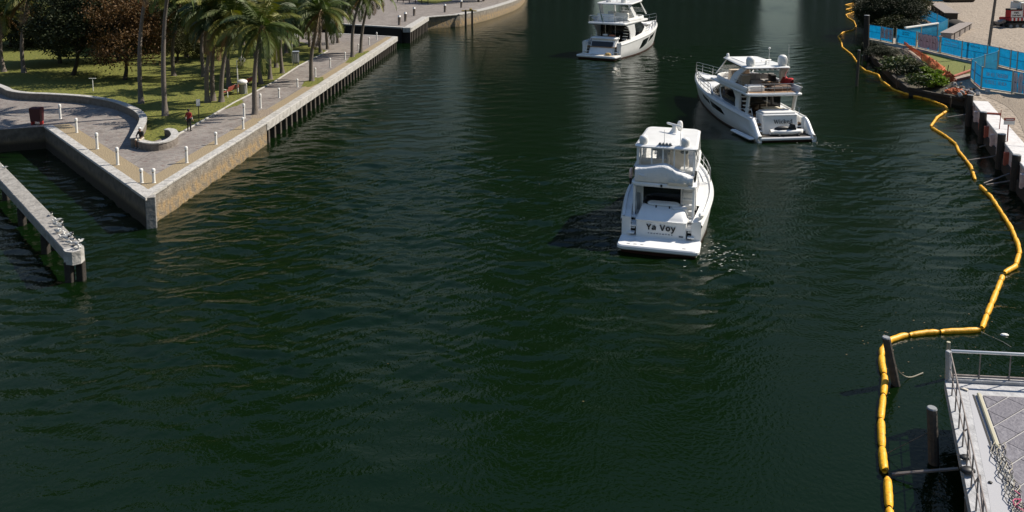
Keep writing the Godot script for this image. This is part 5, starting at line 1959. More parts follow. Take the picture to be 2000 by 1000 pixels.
func build_crane() -> void:
	var t := thing("crawler_crane", "red and white crawler crane with striped tail boards on the sand", "crane", Vector3(89.01, 1.65, -145.18), 0.12)
	for z: float in [-1.9, 1.3]:
		var st := stn()
		var rings := []
		for x: float in [-3.0, 3.0]:
			var ring := PackedVector3Array()
			for i in 12:
				var a := TAU * i / 12
				ring.append(Vector3(signf(cos(a)) * 2.4 + cos(a) * 0.55, 0.6 + sin(a) * 0.55, z + signf(x) * 0.4))
			rings.append(ring)
		loft(st, rings)
		var tr := part("track", st, M.dark, t)
		for i in 5:
			st = stn()
			cyl(st, Vector3(-2.4 + i * 1.2, 0.5, z + 0.38), Vector3(-2.4 + i * 1.2, 0.5, z + 0.46), 0.34, 0.3, 10)
			part("roller", st, M.grey, tr)
	var st := stn()
	cbox(st, Vector3(0, 1.2, -0.3), Vector3(2.6, 0.5, 2.4), 0.06)
	part("car_body", st, M.dark, t)
	# tail boards, red and white
	for i in 14:
		st = stn()
		cbox(st, Vector3(-2.5 + i * 0.36, 1.72, 1.5), Vector3(0.34, 0.5, 0.3), 0.0, Basis.IDENTITY)
		part("stripe", st, M.red if i % 2 == 0 else M.white, t)
	st = stn()
	cbox(st, Vector3(-0.2, 1.72, 0.1), Vector3(4.8, 0.46, 2.5), 0.05)
	part("turntable_deck", st, M.red, t)
	st = stn()
	cbox(st, Vector3(-1.45, 2.75, 0.9), Vector3(2.3, 1.5, 1.2), 0.08)
	part("counterweight", st, M.red, t)
	st = stn()
	cbox(st, Vector3(-1.45, 3.42, 0.95), Vector3(2.36, 0.3, 1.26), 0.05)
	part("counterweight_top", st, M.dark, t)
	st = stn()
	cbox(st, Vector3(-1.4, 2.62, 1.53), Vector3(2.0, 1.1, 0.05), 0.01)
	var sign := part("name_plate", st, M.white, t)
	lettering(sign, "lettering", "FMC", Transform3D(Basis.IDENTITY, Vector3(-1.4, 2.86, 1.57)), 0.5, M.black, "Droid Sans", 900)
	lettering(sign, "lettering", "Link-Belt", Transform3D(Basis.IDENTITY, Vector3(-1.4, 2.4, 1.57)), 0.4, M.black, "Droid Sans", 700)
	# machine house, ribbed
	st = stn()
	cbox(st, Vector3(1.3, 3.3, 0.0), Vector3(3.6, 2.7, 2.6), 0.08)
	part("machine_house", st, M.white, t)
	for i in 9:
		st = stn()
		cbox(st, Vector3(-0.3 + i * 0.42, 3.3, 1.33), Vector3(0.14, 2.4, 0.1), 0.02)
		part("rib", st, M.red if i % 3 == 1 else M.girder, t)
	st = stn()
	cbox(st, Vector3(0.2, 4.75, 0.1), Vector3(1.6, 0.3, 1.4), 0.08)
	part("roof_vent", st, M.cream, t)
	st = stn()
	cyl(st, Vector3(1.6, 4.6, 0.2), Vector3(1.6, 5.4, 0.2), 0.1, 0.1, 8)
	part("exhaust", st, M.rustred, t)
	st = stn()
	cbox(st, Vector3(-3.4, 1.2, 0.3), Vector3(1.4, 0.5, 1.2), 0.06, Basis(Vector3.BACK, 0.3))
	part("step", st, M.girder, t)
	st = stn()
	beam(st, Vector3(3.0, 2.4, -1.0), Vector3(9.0, 11.0, -6.0), 1.1, 1.1, 0.05)
	part("boom_foot", st, M.red, t)


# Orange safety netting: strands, slumped between stakes, and a crumpled heap at its end.
func build_net() -> void:
	var t := thing("safety_net", "orange safety netting slung on stakes over the grass", "netting")
	var top := [Vector3(55.30, 2.60, -115.75), Vector3(53.59, 2.60, -109.79), Vector3(52.12, 2.55, -104.29), Vector3(52.32, 2.30, -102.71), Vector3(50.11, 2.50, -96.64), Vector3(49.72, 2.20, -94.11), Vector3(48.74, 2.00, -91.52)]
	var low := [Vector3(56.46, 1.90, -117.96), Vector3(54.38, 1.75, -111.03), Vector3(52.28, 1.70, -104.25), Vector3(50.55, 1.70, -99.23), Vector3(48.77, 1.70, -94.26), Vector3(48.10, 1.70, -91.58), Vector3(47.59, 1.70, -89.40)]
	var strands := 12
	var st := stn()
	for s in strands + 1:
		var pts := []
		for i in 37:
			var f := i / 6.0
			var k := mini(int(f), 5)
			var a: Vector3 = top[k].lerp(top[k + 1], f - k)
			var b: Vector3 = low[k].lerp(low[k + 1], f - k)
			var q := a.lerp(b, float(s) / strands)
			q += Vector3(0.1 * sin(i * 0.9 + s * 0.5), 0.06 * sin(i * 1.3), 0.12 * sin(i * 0.7 + s * 0.3) - 0.1 * sin((f - k) * PI))
			pts.append(q)
		tube(st, pts, 0.022, 4)
	for i in 110:
		var f := i / 109.0 * 6.0
		var k := mini(int(f), 5)
		tube(st, [top[k].lerp(top[k + 1], f - k) + Vector3(0, 0.0, 0), top[k].lerp(top[k + 1], f - k).lerp(low[k].lerp(low[k + 1], f - k), 0.5) + Vector3(0.06, -0.05, 0.08), low[k].lerp(low[k + 1], f - k)], 0.02, 4)
	part("mesh_strands", st, M.net, t).set_meta("kind", "stuff")
	st = stn()
	for i in 24:
		for s in strands:
			if (i * 7 + s * 3) % 5 < 2:
				continue
			var f := i / 24.0 * 6.0
			var g := (i + 1) / 24.0 * 6.0
			var k := mini(int(f), 5)
			var k2 := mini(int(g), 5)
			var a: Vector3 = top[k].lerp(top[k + 1], f - k)
			var b: Vector3 = low[k].lerp(low[k + 1], f - k)
			var c: Vector3 = top[k2].lerp(top[k2 + 1], g - k2)
			var d: Vector3 = low[k2].lerp(low[k2 + 1], g - k2)
			var u0 := (s + 0.15) / strands
			var u1 := (s + 0.75) / strands
			quad(st, a.lerp(b, u0), c.lerp(d, u0), c.lerp(d, u1), a.lerp(b, u1))
	part("mesh_bands", st, M.net, t).set_meta("kind", "stuff")
	for q: Vector3 in [top[0], top[2], top[4], top[6]]:
		st = stn()
		cyl(st, Vector3(q.x, 1.5, q.z), q + Vector3(0.02, 0.15, 0), 0.04, 0.04, 6)
		part("stake", st, M.rustred, t)
	# the crumpled end
	for k: Array in [["crumpled heap of orange netting on the rubble", Vector3(43.78, 1.60, -80.43), 0.9, 0.5], ["wad of orange netting under the timber rails", Vector3(47.05, 1.60, -87.94), 0.6, 0.9]]:
		st = stn(true)
		var r := noise(0.9, FastNoiseLite.TYPE_SIMPLEX_SMOOTH, 3, int(k[2] * 10))
		var rows := []
		for i in 10:
			var a := PI / 2 * i / 9.0
			var row := PackedVector3Array()
			for j in 22:
				var rr: float = cos(a) * k[2] * (1.0 + 0.5 * r.get_noise_2d(j * 1.5, i * 1.5))
				row.append(k[1] + Vector3(cos(TAU * j / 22) * rr, sin(a) * k[3] * (1.0 + 0.5 * r.get_noise_2d(i * 2.0, j * 2.0)), sin(TAU * j / 22) * rr))
			rows.append(row)
		loft(st, rows)
		tag(part("net_heap", st, M.net_heap), k[0], "netting")
	# timber rails and stones by the net
	for k: Array in [["long red-brown timber rail leading to the hoarding corner", Vector3(47.65, 1.75, -89.09), Vector3(52.97, 1.80, -94.39)], ["short broken rail lying in the rubble by the hoarding", Vector3(47.45, 1.75, -87.36), Vector3(50.33, 1.75, -89.80)]]:
		st = stn()
		beam(st, k[1], k[2], 0.2, 0.2, 0.03)
		tag(part("timber_rail", st, M.rustred if k[1].y < 1.9 else M.white), k[0], "timber")
	for i in 3:
		st = stn()
		cyl(st, Vector3(49.93, 1.60, -93.75) + Vector3(i * 1.6, 0, i * 0.5), Vector3(49.93, 1.60, -93.75) + Vector3(i * 1.6 + 0.1, 0.9, i * 0.5), 0.05, 0.05, 6)
		tag(part("stake", st, M.dark), ["dark stake at the end of the netting", "middle dark stake on the grass by the timber rail", "dark stake nearest the hoarding on the grass"][i], "stake")
	var rl := thing("rubble", "pale broken stones heaped beside the orange net", "rubble")
	for i in 34:
		st = stn()
		var q := Vector3(45.37, 1.60, -81.60) + Vector3(rng.randfn(0, 1.0), 0.12 + 0.3 * rng.randf() * rng.randf(), rng.randfn(0, 1.4))
		cbox(st, q, Vector3(rng.randf_range(0.15, 0.5), rng.randf_range(0.12, 0.3), rng.randf_range(0.15, 0.45)), 0.05, Basis.from_euler(Vector3(rng.randf(), rng.randf() * 6, rng.randf())))
		part("stone", st, M.pale_concrete if rng.randf() < 0.6 else M.dirt, rl)


# ---------- float boom ----------
func boom(label: String, px: Array) -> void:
	var t := thing("float_boom", label, "float boom")
	var c := Curve3D.new()
	for q: Vector3 in px:
		c.add_point(q)
	var total := c.get_baked_length()
	var at := 0.0
	while at < total - 0.3:
		var len := minf(rng.randf_range(1.2, 1.75), total - at)
		if total - at - len < 0.6:
			len = total - at
		var st := stn(true)
		var rings := []
		var r := rng.randf_range(0.115, 0.135)
		var roll := rng.randf_range(-0.3, 0.3)
		for i in 11:
			var f := i / 10.0
			var p := c.sample_baked(at + len * f)
			var d := c.sample_baked(minf(at + len * f + 0.08, total)) - c.sample_baked(maxf(at + len * f - 0.08, 0.0))
			var b := frame_of(d) * Basis(Vector3.UP, roll)
			var k: float = [0.62, 0.94, 1.0, 0.98, 1.03, 0.97, 1.0, 1.02, 1.0, 0.93, 0.6][i]
			rings.append(ring_at(Vector3(p.x, 0.07 + rng.randf_range(-0.012, 0.012), p.z), b, r * k, 9, rng.randf_range(0.92, 1.0)))
		loft(st, rings)
		part("float", smooth(st), M.boom, t)
		# the lacing between two floats
		if at + len < total - 0.2:
			st = stn()
			var p := c.sample_baked(at + len)
			cbox(st, Vector3(p.x, 0.05, p.z), Vector3(0.1, 0.07, 0.1), 0.02)
			part("coupling", st, M.dark, t)
		at += len + 0.05


func build_booms() -> void:
	boom("nearest stretch of yellow float boom, leaving the picture's foot", [Vector3(10.27, 0.00, -20.54), Vector3(10.75, 0.00, -21.76), Vector3(11.33, 0.00, -23.17)])
	boom("yellow float boom curving round the leaning pile off the dock", [Vector3(11.38, 0.00, -23.49), Vector3(11.77, 0.00, -24.51), Vector3(12.55, 0.00, -26.37), Vector3(13.81, 0.00, -28.87), Vector3(14.28, 0.00, -30.20), Vector3(14.68, 0.00, -31.09), Vector3(15.39, 0.00, -31.95), Vector3(16.08, 0.00, -32.35), Vector3(17.18, 0.00, -32.62), Vector3(18.40, 0.00, -32.76), Vector3(19.57, 0.00, -32.85)])
	boom("straight run of yellow floats rising from the boom corner", [Vector3(19.78, 0.00, -33.08), Vector3(20.67, 0.00, -34.29), Vector3(22.10, 0.00, -36.19), Vector3(23.87, 0.00, -38.55)])
	boom("bowed stretch of yellow float boom near the right edge", [Vector3(24.23, 0.00, -38.99), Vector3(25.23, 0.00, -39.78), Vector3(26.63, 0.00, -41.72), Vector3(27.23, 0.00, -42.84), Vector3(28.42, 0.00, -45.44), Vector3(29.55, 0.00, -48.35), Vector3(30.70, 0.00, -51.42), Vector3(31.35, 0.00, -53.81)])
	boom("yellow float boom beside the bulkhead's fender piles", [Vector3(31.89, 0.00, -55.40), Vector3(33.43, 0.00, -58.71), Vector3(34.30, 0.00, -61.20), Vector3(34.97, 0.00, -63.24), Vector3(36.02, 0.00, -65.60), Vector3(36.72, 0.00, -68.69), Vector3(37.13, 0.00, -71.67)])
	boom("long winding far stretch of yellow float boom along the shrubs", [Vector3(37.35, 0.00, -72.29), Vector3(39.82, 0.00, -76.05), Vector3(42.60, 0.00, -79.44), Vector3(43.43, 0.00, -81.52), Vector3(43.65, 0.00, -85.12), Vector3(42.82, 0.00, -89.05), Vector3(42.74, 0.00, -91.32), Vector3(44.09, 0.00, -97.33), Vector3(45.74, 0.00, -102.06), Vector3(45.59, 0.00, -105.47), Vector3(46.71, 0.00, -110.06), Vector3(50.25, 0.00, -121.10), Vector3(52.51, 0.00, -130.43), Vector3(55.43, 0.00, -138.21), Vector3(58.01, 0.00, -146.13), Vector3(61.62, 0.00, -153.14), Vector3(65.46, 0.00, -157.87), Vector3(69.00, 0.00, -165.00), Vector3(73.25, 0.00, -176.36), Vector3(75.53, 0.00, -185.27), Vector3(78.44, 0.00, -193.66), Vector3(83.47, 0.00, -201.24), Vector3(84.76, 0.00, -209.43), Vector3(89.47, 0.00, -216.48), Vector3(91.25, 0.00, -225.98), Vector3(98.48, 0.00, -236.34), Vector3(111.01, 0.00, -268.28)])


# ---------- the dock at lower right ----------
func build_dock() -> void:
	var y := 1.5
	var a := Vector2(14.61, -26.33)
	var b := Vector2(11.86, -19.72)
	var ld := (b - a).normalized()
	var c := b + ld * 8.0
	var fr := (Vector2(17.13, -26.07) - a).normalized()
	var e := a + fr * 24.0
	var t := thing("dock", "grey concrete dock with rails and a slate tiled floor", "dock")
	var st := stn()
	slab(st, PackedVector2Array([a, e, e + (c - a), c]), 1.15, y)
	part("deck_slab", st, M.dock_concrete, t)
	st = stn()
	slab(st, PackedVector2Array([a + fr * 0.5 + ld * 0.5, e, e + (c - a), c + fr * 0.5]), -1.0, 1.15)
	part("dark_core", st, M.timber, t)
	# edge kerbs
	st = stn()
	beam(st, v3(a + ld * 0.1 + fr * 0.05, y + 0.06), v3(e + ld * 0.1, y + 0.06), 0.24, 0.12, 0.02)
	part("edge_kerb", st, M.dock_concrete, t)
	# a paler smooth strip down the middle of the walk
	st = stn()
	sheet(st, PackedVector2Array([Vector2(15.11, -25.84), Vector2(15.40, -25.80), Vector2(14.05, -22.58), Vector2(12.89, -19.71), Vector2(12.41, -18.61), Vector2(11.85, -18.61), Vector2(12.75, -20.52), Vector2(14.11, -23.62)]), 1.504)
	part("smooth_strip", st, mat(L(0.38, 0.38, 0.395), 0.8), t)
	# far railing
	var rail_run := func(p: Vector2, q: Vector2, posts: int, bars: Array, first: int) -> void:
		for h: Array in bars:
			var s := stn()
			tube(s, [v3(p, y + h[0]), v3(q, y + h[0])], h[1], 8)
			part("rail", s, M.steel if h[1] > 0.05 else M.girder, t)
		for i in range(first, posts + 1):
			var o := p.lerp(q, float(i) / posts)
			var s := stn()
			cyl(s, v3(o, y), v3(o, y + bars[0][0]), 0.024, 0.024, 6)
			part("rail_post", s, M.girder, t)
	var ra := a + fr * 0.12 + ld * 0.1
	rail_run.call(ra, ra + fr * 21.0, 22, [[1.05, 0.055], [0.2, 0.045]], 0)
	rail_run.call(ra, ra + ld * 15.0, 15, [[1.0, 0.022], [0.5, 0.018]], 0)
	st = stn()
	beam(st, v3(ra, y), v3(ra + Vector2(-0.1, 0.05), y + 1.08), 0.16, 0.16, 0.02)
	part("corner_post", st, M.dock_concrete, t)
	# second, bent rail and debris along the left edge
	for i in 3:
		var o := ra + ld * (3.2 + i * 2.6) + fr * 0.12
		st = stn()
		tube(st, [v3(o, y + 0.02), v3(o + ld * 0.7, y + 0.5 + 0.2 * sin(i * 2.0)), v3(o + ld * 1.5, y + 0.1)], 0.025, 5)
		part("bent_rail", st, M.girder, t)
	# slate tiles, each its own piece, laid diagonally with open joints over a screed
	var k0 := Vector2(15.18, -25.31)
	var k1 := Vector2(13.04, -19.53)
	var kd := (k1 - k0).normalized()
	st = stn()
	slab(st, PackedVector2Array([k0, k0 + fr * 12.0, k0 + fr * 12.0 + kd * 10.0, k0 + kd * 10.0]), 1.49, 1.53)
	part("screed", st, mat(L(0.42, 0.41, 0.4), 0.9), t)
	var diag := (Vector2(15.38, -23.23) - Vector2(13.68, -22.14)).normalized()
	var dn := Vector2(-diag.y, diag.x)
	var region := PackedVector2Array([k0 + fr * 0.12 + kd * 0.1, k0 + fr * 9.0 + kd * 0.1, k0 + fr * 9.0 + kd * 9.0, k0 + fr * 0.12 + kd * 9.0])
	for i in range(-14, 15):
		for j in range(-12, 13):
			var o := k0 + diag * (i * 1.25 + (0.5 if j % 2 else 0.0)) + dn * j * 0.62
			var tile := PackedVector2Array([o + diag * 0.012 + dn * 0.022, o + diag * 1.238 + dn * 0.022, o + diag * 1.238 + dn * 0.598, o + diag * 0.012 + dn * 0.598])
			for cut: PackedVector2Array in Geometry2D.intersect_polygons(tile, region):
				if cut.size() < 3 or o.x > 24.0:
					continue
				st = stn()
				slab(st, cut, 1.5, 1.556 + rng.randf_range(-0.004, 0.004))
				part("slate_tile", st, M.slate[rng.randi() % 4], t)
	# the raised edge strip between walk and tiles
	st = stn()
	beam(st, v3(k0, 1.56), v3(k0 + kd * 3.1, 1.56), 0.12, 0.1, 0.03)
	part("edge_strip", st, M.post_pale, t)
	st = stn()
	beam(st, v3(k0 - fr * 0.16, 1.507), v3(k0 + kd * 3.2 - fr * 0.16, 1.507), 0.06, 0.012)
	part("open_joint", st, M.black, t)
	# cables and ribbons run on where the strip stops
	for i in 8:
		var pts := []
		for j in 24:
			var f := j / 23.0
			pts.append(v3(k0 + kd * (2.9 + f * 4.5) + fr * (0.1 * sin(j * 1.3 + i * 1.9) + (i - 4) * 0.045), 1.58 + 0.04 * sin(j * 1.7 + i)))
		st = stn()
		tube(st, pts, 0.013, 5)
		part("cable", st, [M.dark, M.rope, M.grey][i % 3], t)
	for i in 2:
		var pts := []
		for j in 9:
			pts.append(v3(k0 + kd * (5.3 + i * 0.35 + j * 0.09) + fr * (0.14 * sin(j * 0.9 + i * 2.3)), 1.62 + 0.05 * cos(j * 1.4 + i)))
		st = stn()
		tube(st, pts, 0.014, 4)
		part("pink_ribbon", st, mat(L(0.55, 0.05, 0.16), 0.6), t)
	# loose things lying on the dock
	for k: Array in [["dark rag caught on the dock's left rail", Vector3(12.85, 1.62, -21.84), 0.13], ["dark blue cloth below the rag on the dock's left rail", Vector3(12.60, 1.62, -21.26), 0.17], ["small dark bolt on the middle of the dock walk", Vector3(13.01, 1.53, -20.87), 0.05]]:
		st = stn(true)
		ball(st, k[1], Vector3(k[2] * 1.3, k[2] * 0.5, k[2]), 8)
		tag(part("litter", smooth(st), M.dark), k[0], "litter")
	st = stn()
	beam(st, Vector3(14.81, 1.54, -25.71), Vector3(14.97, 1.54, -25.55), 0.1, 0.03, 0.01)
	tag(part("litter", st, M.cream), "thin tan stick lying near the dock's far corner", "litter")
	# pale wooden mast rising just behind the corner
	t = thing("mooring_pile", "slim tan post standing behind the dock's corner rail", "post", Vector3(16.22, 0.00, -29.06))
	st = stn()
	cyl(st, Vector3(0, -0.5, 0), Vector3(16.18, 1.45, -29.06) - Vector3(16.22, 0.00, -29.06), 0.09, 0.07, 8)
	part("shaft", st, M.post_pale, t)


# ---------- trees and shrubs ----------
var fronds := []
var crowns := {}


func leaf(st: SurfaceTool, a: Vector3, d: Vector3, side: Vector3, w: float, tint: Color) -> void:
	st.set_color(tint)
	var m := a + d * 0.45
	tri(st, a, m + side * w, m - side * w)
	tri(st, m + side * w, a + d, m - side * w)


# One feathered palm leaf, growing along +z from the origin and arching down.
func frond_mesh(rise: float, droop: float, len: float, s: int) -> ArrayMesh:
	var r := RandomNumberGenerator.new()
	r.seed = s
	var st := stn()
	var pts := []
	var p := Vector3.ZERO
	var ang := rise
	var n := 14
	for i in n + 1:
		pts.append(p)
		ang -= droop / n * (0.5 + 1.0 * i / n)
		p += Vector3(0.0, sin(ang), cos(ang)) * len / n
	st.set_color(Color(1.3, 1.25, 0.8))
	tube(st, pts, 0.05, 4, 0.012)
	var count := 46
	for i in range(4, count):
		var f := (i + 0.5) / count * n
		var k := mini(int(f), n - 1)
		var a: Vector3 = pts[k].lerp(pts[k + 1], f - k)
		var d: Vector3 = (pts[k + 1] - pts[k]).normalized()
		var u := float(i) / count
		var l := len * 0.25 * pow(sin(PI * clampf(u * 0.9 + 0.1, 0, 1)), 0.6) * r.randf_range(0.8, 1.1)
		for side: float in [-1, 1]:
			var out := Vector3(side, 0, 0)
			var dir := (out * 0.8 + d * 0.55 + Vector3(0, -0.35 - 0.35 * r.randf(), 0)).normalized()
			var tint := Color.WHITE * r.randf_range(0.7, 1.35)
			tint.r *= r.randf_range(0.9, 1.25)
			leaf(st, a, dir * l, d.lerp(Vector3.UP, 0.2).normalized(), 0.046, tint)
	return st.commit()


func palm(base: Vector3, top: Vector3, label: String, leaf_mat: String, size := 1.18, count := 24) -> void:
	var r := RandomNumberGenerator.new()
	r.seed = int(absf(base.x * 131.0 + base.z * 17.0))
	var t := thing("coconut_palm", label, "palm tree", base, 0.0, "coconut palms along the promenade and lawn")
	var h := top - base
	var pts := []
	for i in 11:
		var f := i / 10.0
		pts.append(Vector3(h.x * pow(f, 1.5) - 0.25 * sin(f * PI) * signf(h.x + 0.01), h.y * f, h.z * f) + Vector3(0.05 * sin(f * 5.0 + r.seed % 7), 0, 0))
	var rings := []
	for i in 11:
		var w: float = (0.27 if i == 0 else lerpf(0.19, 0.115, i / 10.0)) * size
		rings.append(ring_at(pts[i], Basis.IDENTITY, w, 9))
	var st := stn(true)
	loft(st, rings)
	part("trunk", smooth(st), M.bark, t)
	st = stn(true)
	ball(st, h, Vector3(0.24, 0.4, 0.24) * size, 8)
	part("crown_shaft", smooth(st), M.frond_dry, t)
	for i in count:
		var f := float(i) / count
		var kind := clampi(int(f * 5.0), 0, 4)
		var mesh: ArrayMesh = fronds[kind * 2 + r.randi() % 2]
		var m: StandardMaterial3D = M[leaf_mat]
		if kind == 4 and r.randf() < 0.4:
			m = M.frond_dry
		elif r.randf() < 0.22:
			m = M.frond_yellow
		elif r.randf() < 0.2:
			m = M.frond_dark
		var b := Basis(Vector3.UP, i * 2.4 + r.randf_range(-0.3, 0.3)) * Basis(Vector3.BACK, r.randf_range(-0.25, 0.25))
		put("frond", mesh, m, t, Transform3D(b.scaled(Vector3.ONE * size * r.randf_range(0.85, 1.1)), h + Vector3(0, 0.25, 0)))
	for i in 5:
		st = stn()
		ball(st, h + Vector3(cos(i * 1.3) * 0.26, -0.15 - 0.08 * (i % 2), sin(i * 1.3) * 0.26) * size, Vector3(0.11, 0.14, 0.11), 6)
		part("coconut", st, M.frond_yellow if i % 2 else M.frond_dry, t)


func crown_mesh(s: int, clusters: int, leaves: int, size: float, flat := 1.0) -> ArrayMesh:
	var r := RandomNumberGenerator.new()
	r.seed = s
	var st := stn()
	for c in clusters:
		var a := r.randf() * TAU
		var v := r.randf_range(-0.75, 1.0)
		var rad := pow(r.randf(), 0.4)
		var hor := sqrt(maxf(0.0, 1.0 - v * v)) * rad
		var o := Vector3(cos(a) * hor, v * rad * flat, sin(a) * hor)
		var spread := r.randf_range(0.13, 0.26)
		var shade := r.randf_range(0.65, 1.3)
		for l in leaves:
			var q := o + Vector3(r.randfn(), r.randfn() * 0.7, r.randfn()) * spread * 0.6
			var d := Vector3(r.randfn(), r.randfn() - 0.4, r.randfn()).normalized() * size * r.randf_range(0.7, 1.4)
			var side := d.cross(Vector3(r.randfn(), r.randfn(), r.randfn())).normalized()
			leaf(st, q, d, side, size * 0.32, Color(1, 1, 1) * shade * r.randf_range(0.75, 1.25))
	return st.commit()


func tree(base: Vector3, centre: Vector3, rad: Vector3, label: String, leaf_mat: String, bark := "dark_bark", kind := "dense", called := "shade_tree") -> void:
	var r := RandomNumberGenerator.new()
	r.seed = int(absf(base.x * 57.0 + base.z * 31.0)) + 3
	var t := thing(called, label, "tree", base, 0.0)
	var c := centre - base
	var st := stn(true)
	var fork := Vector3(c.x * 0.4, maxf(c.y - rad.y * 0.75, c.y * 0.35), c.z * 0.4)
	tube(st, [Vector3.ZERO, fork * 0.5 + Vector3(0.08, 0, 0), fork], 0.2 + 0.012 * c.y, 8, 0.14)
	part("trunk", smooth(st), M[bark], t)
	for i in 6:
		st = stn(true)
		var a := TAU * i / 6.0 + r.randf()
		var tip := c + Vector3(cos(a) * rad.x * 0.65, r.randf_range(-0.35, 0.6) * rad.y, sin(a) * rad.z * 0.65)
		tube(st, [fork - fork * 0.04 * (i % 3), fork.lerp(tip, 0.5) + Vector3(0, 0.3, 0), tip], 0.1, 5, 0.03)
		part("limb", smooth(st), M[bark], t)
	put("crown", crowns[kind][r.randi() % crowns[kind].size()], M[leaf_mat], t, Transform3D(Basis(Vector3.UP, r.randf() * TAU).scaled(rad), c))


func build_trees() -> void:
	for k: Array in [[1.25, 0.9], [0.85, 1.4], [0.4, 1.7], [-0.05, 1.5], [-0.6, 0.9]]:
		for s in 2:
			fronds.append(frond_mesh(k[0], k[1] + 0.25 * s, 3.5, int(k[1] * 100) + s))
	crowns.dense = [crown_mesh(1, 230, 100, 0.055), crown_mesh(2, 230, 100, 0.055), crown_mesh(3, 240, 96, 0.052)]
	crowns.open = [crown_mesh(4, 130, 90, 0.055), crown_mesh(5, 130, 90, 0.055)]
	crowns.bush = [crown_mesh(6, 80, 80, 0.09), crown_mesh(7, 80, 80, 0.09)]
	crowns.big = [crown_mesh(8, 46, 12, 0.26, 0.9), crown_mesh(9, 50, 12, 0.24, 0.9)]
	crowns.grassy = [crown_mesh(10, 70, 70, 0.2)]

	palm(Vector3(-57.93, 1.80, -93.21), Vector3(-57.68, 8.24, -93.21), "bright yellow-green palm at the photo's left edge", "frond_yellow", 1.2)
	palm(Vector3(-55.20, 1.80, -92.44), Vector3(-54.12, 10.37, -92.44), "palm second from the left edge with tall grey trunk", "frond", 1.2)
	palm(Vector3(-33.79, 1.80, -74.04), Vector3(-32.27, 13.60, -74.04), "leaning palm on the lawn behind the seat wall, left of its twin", "frond", 1.1, 15)
	palm(Vector3(-29.26, 1.80, -68.54), Vector3(-28.24, 13.44, -68.54), "palm on the lawn just left of the standing person", "frond", 1.15, 15)
	palm(Vector3(-27.82, 1.80, -74.53), Vector3(-26.68, 9.61, -74.53), "palm left of the near bench, leftmost trunk of its clump", "frond_dark")
	palm(Vector3(-27.57, 1.80, -75.29), Vector3(-26.77, 10.48, -75.29), "straight palm second from left in the clump by the near bench", "frond")
	palm(Vector3(-26.68, 1.80, -74.78), Vector3(-25.16, 9.03, -74.78), "palm leaning right over the near bench", "frond")
	palm(Vector3(-28.67, 1.80, -82.85), Vector3(-28.17, 10.03, -82.85), "shaded palm standing behind the near bench", "frond_dark")
	palm(Vector3(-21.85, 1.80, -69.18), Vector3(-21.02, 9.03, -69.18), "palm growing from the promenade before the two benches", "frond")
	palm(Vector3(-26.06, 1.80, -84.74), Vector3(-25.23, 8.52, -84.74), "palm at the kerb right of the far bench", "frond_dark")
	palm(Vector3(-25.97, 1.80, -87.73), Vector3(-25.33, 9.24, -87.73), "palm with swollen foot at the lawn edge, second past the benches", "frond")
	palm(Vector3(-25.90, 1.80, -92.06), Vector3(-25.41, 7.99, -92.06), "palm with hanging fronds nearest the grey cabinet", "frond")
	palm(Vector3(-27.77, 1.80, -96.42), Vector3(-27.44, 9.65, -96.42), "palm in the shade behind the palm nearest the cabinet", "frond_dark")
	palm(Vector3(-21.22, 1.80, -86.71), Vector3(-20.14, 9.00, -86.71), "palm in a grass bed on the outer promenade edge", "frond", 1.2)
	palm(Vector3(-25.66, 1.80, -110.10), Vector3(-24.85, 8.75, -110.10), "palm on the lawn right of the grey cabinet, left of a pair", "frond_dark")
	palm(Vector3(-25.62, 1.80, -114.00), Vector3(-25.06, 7.08, -114.00), "palm on the lawn right of the grey cabinet, right of a pair", "frond")
	palm(Vector3(-30.52, 1.80, -117.56), Vector3(-30.04, 7.82, -117.56), "palm behind the second globe lamp", "frond_dark")
	palm(Vector3(-20.67, 1.80, -105.96), Vector3(-19.30, 9.55, -105.96), "left of two leaning palms near the quay's far end", "frond")
	palm(Vector3(-20.29, 1.80, -110.10), Vector3(-18.41, 9.84, -110.10), "right of two leaning palms near the quay's far end", "frond")
	palm(Vector3(-41.87, 1.80, -105.47), Vector3(-40.63, 9.84, -105.47), "palm deep in the lawn's shade behind the twin trunks", "frond_dark", 1.2)
	palm(Vector3(-43.94, 1.80, -116.35), Vector3(-43.29, 8.05, -116.35), "far shaded palm at the back of the lawn left of the lamps", "frond_dark", 1.2)
	palm(Vector3(-38.92, 1.80, -118.80), Vector3(-38.27, 8.91, -118.80), "far palm at the back of the lawn between the two lamps", "frond_dark", 1.2)
	palm(Vector3(-37.32, 1.80, -90.21), Vector3(-36.28, 9.28, -90.21), "palm in the lawn's deep shade between the twins and the clump", "frond_dark")
	palm(Vector3(-33.77, 1.80, -89.49), Vector3(-33.12, 8.88, -89.49), "palm on the shaded lawn behind the leftmost trunk of the clump", "frond")
	palm(Vector3(-32.54, 1.80, -98.10), Vector3(-31.55, 8.44, -98.10), "palm on the lawn just behind the nearer globe lamp", "frond")
	palm(Vector3(-32.96, 1.80, -105.47), Vector3(-32.83, 8.93, -105.47), "palm on the lawn between the two lamps, well back", "frond_dark")
	palm(Vector3(-30.12, 1.80, -109.57), Vector3(-29.26, 7.15, -109.57), "palm close behind the grey cabinet", "frond")
	palm(Vector3(-28.61, 1.80, -116.35), Vector3(-28.60, 7.18, -116.35), "palm on the lawn beyond the second globe lamp", "frond_dark")
	palm(Vector3(-25.74, 1.80, -121.35), Vector3(-24.99, 7.41, -121.35), "palm at the lawn's end left of the two leaning palms", "frond")
	palm(Vector3(-38.36, 1.80, -128.22), Vector3(-38.27, 8.67, -128.22), "far palm beside the white table", "frond_dark", 1.2)

	tree(Vector3(-55.16, 1.80, -99.85), Vector3(-55.57, 6.94, -99.85), Vector3(5.6, 4.4, 5.0), "dark broad tree with pale lit trunk on the left lawn", "leaf_dark")
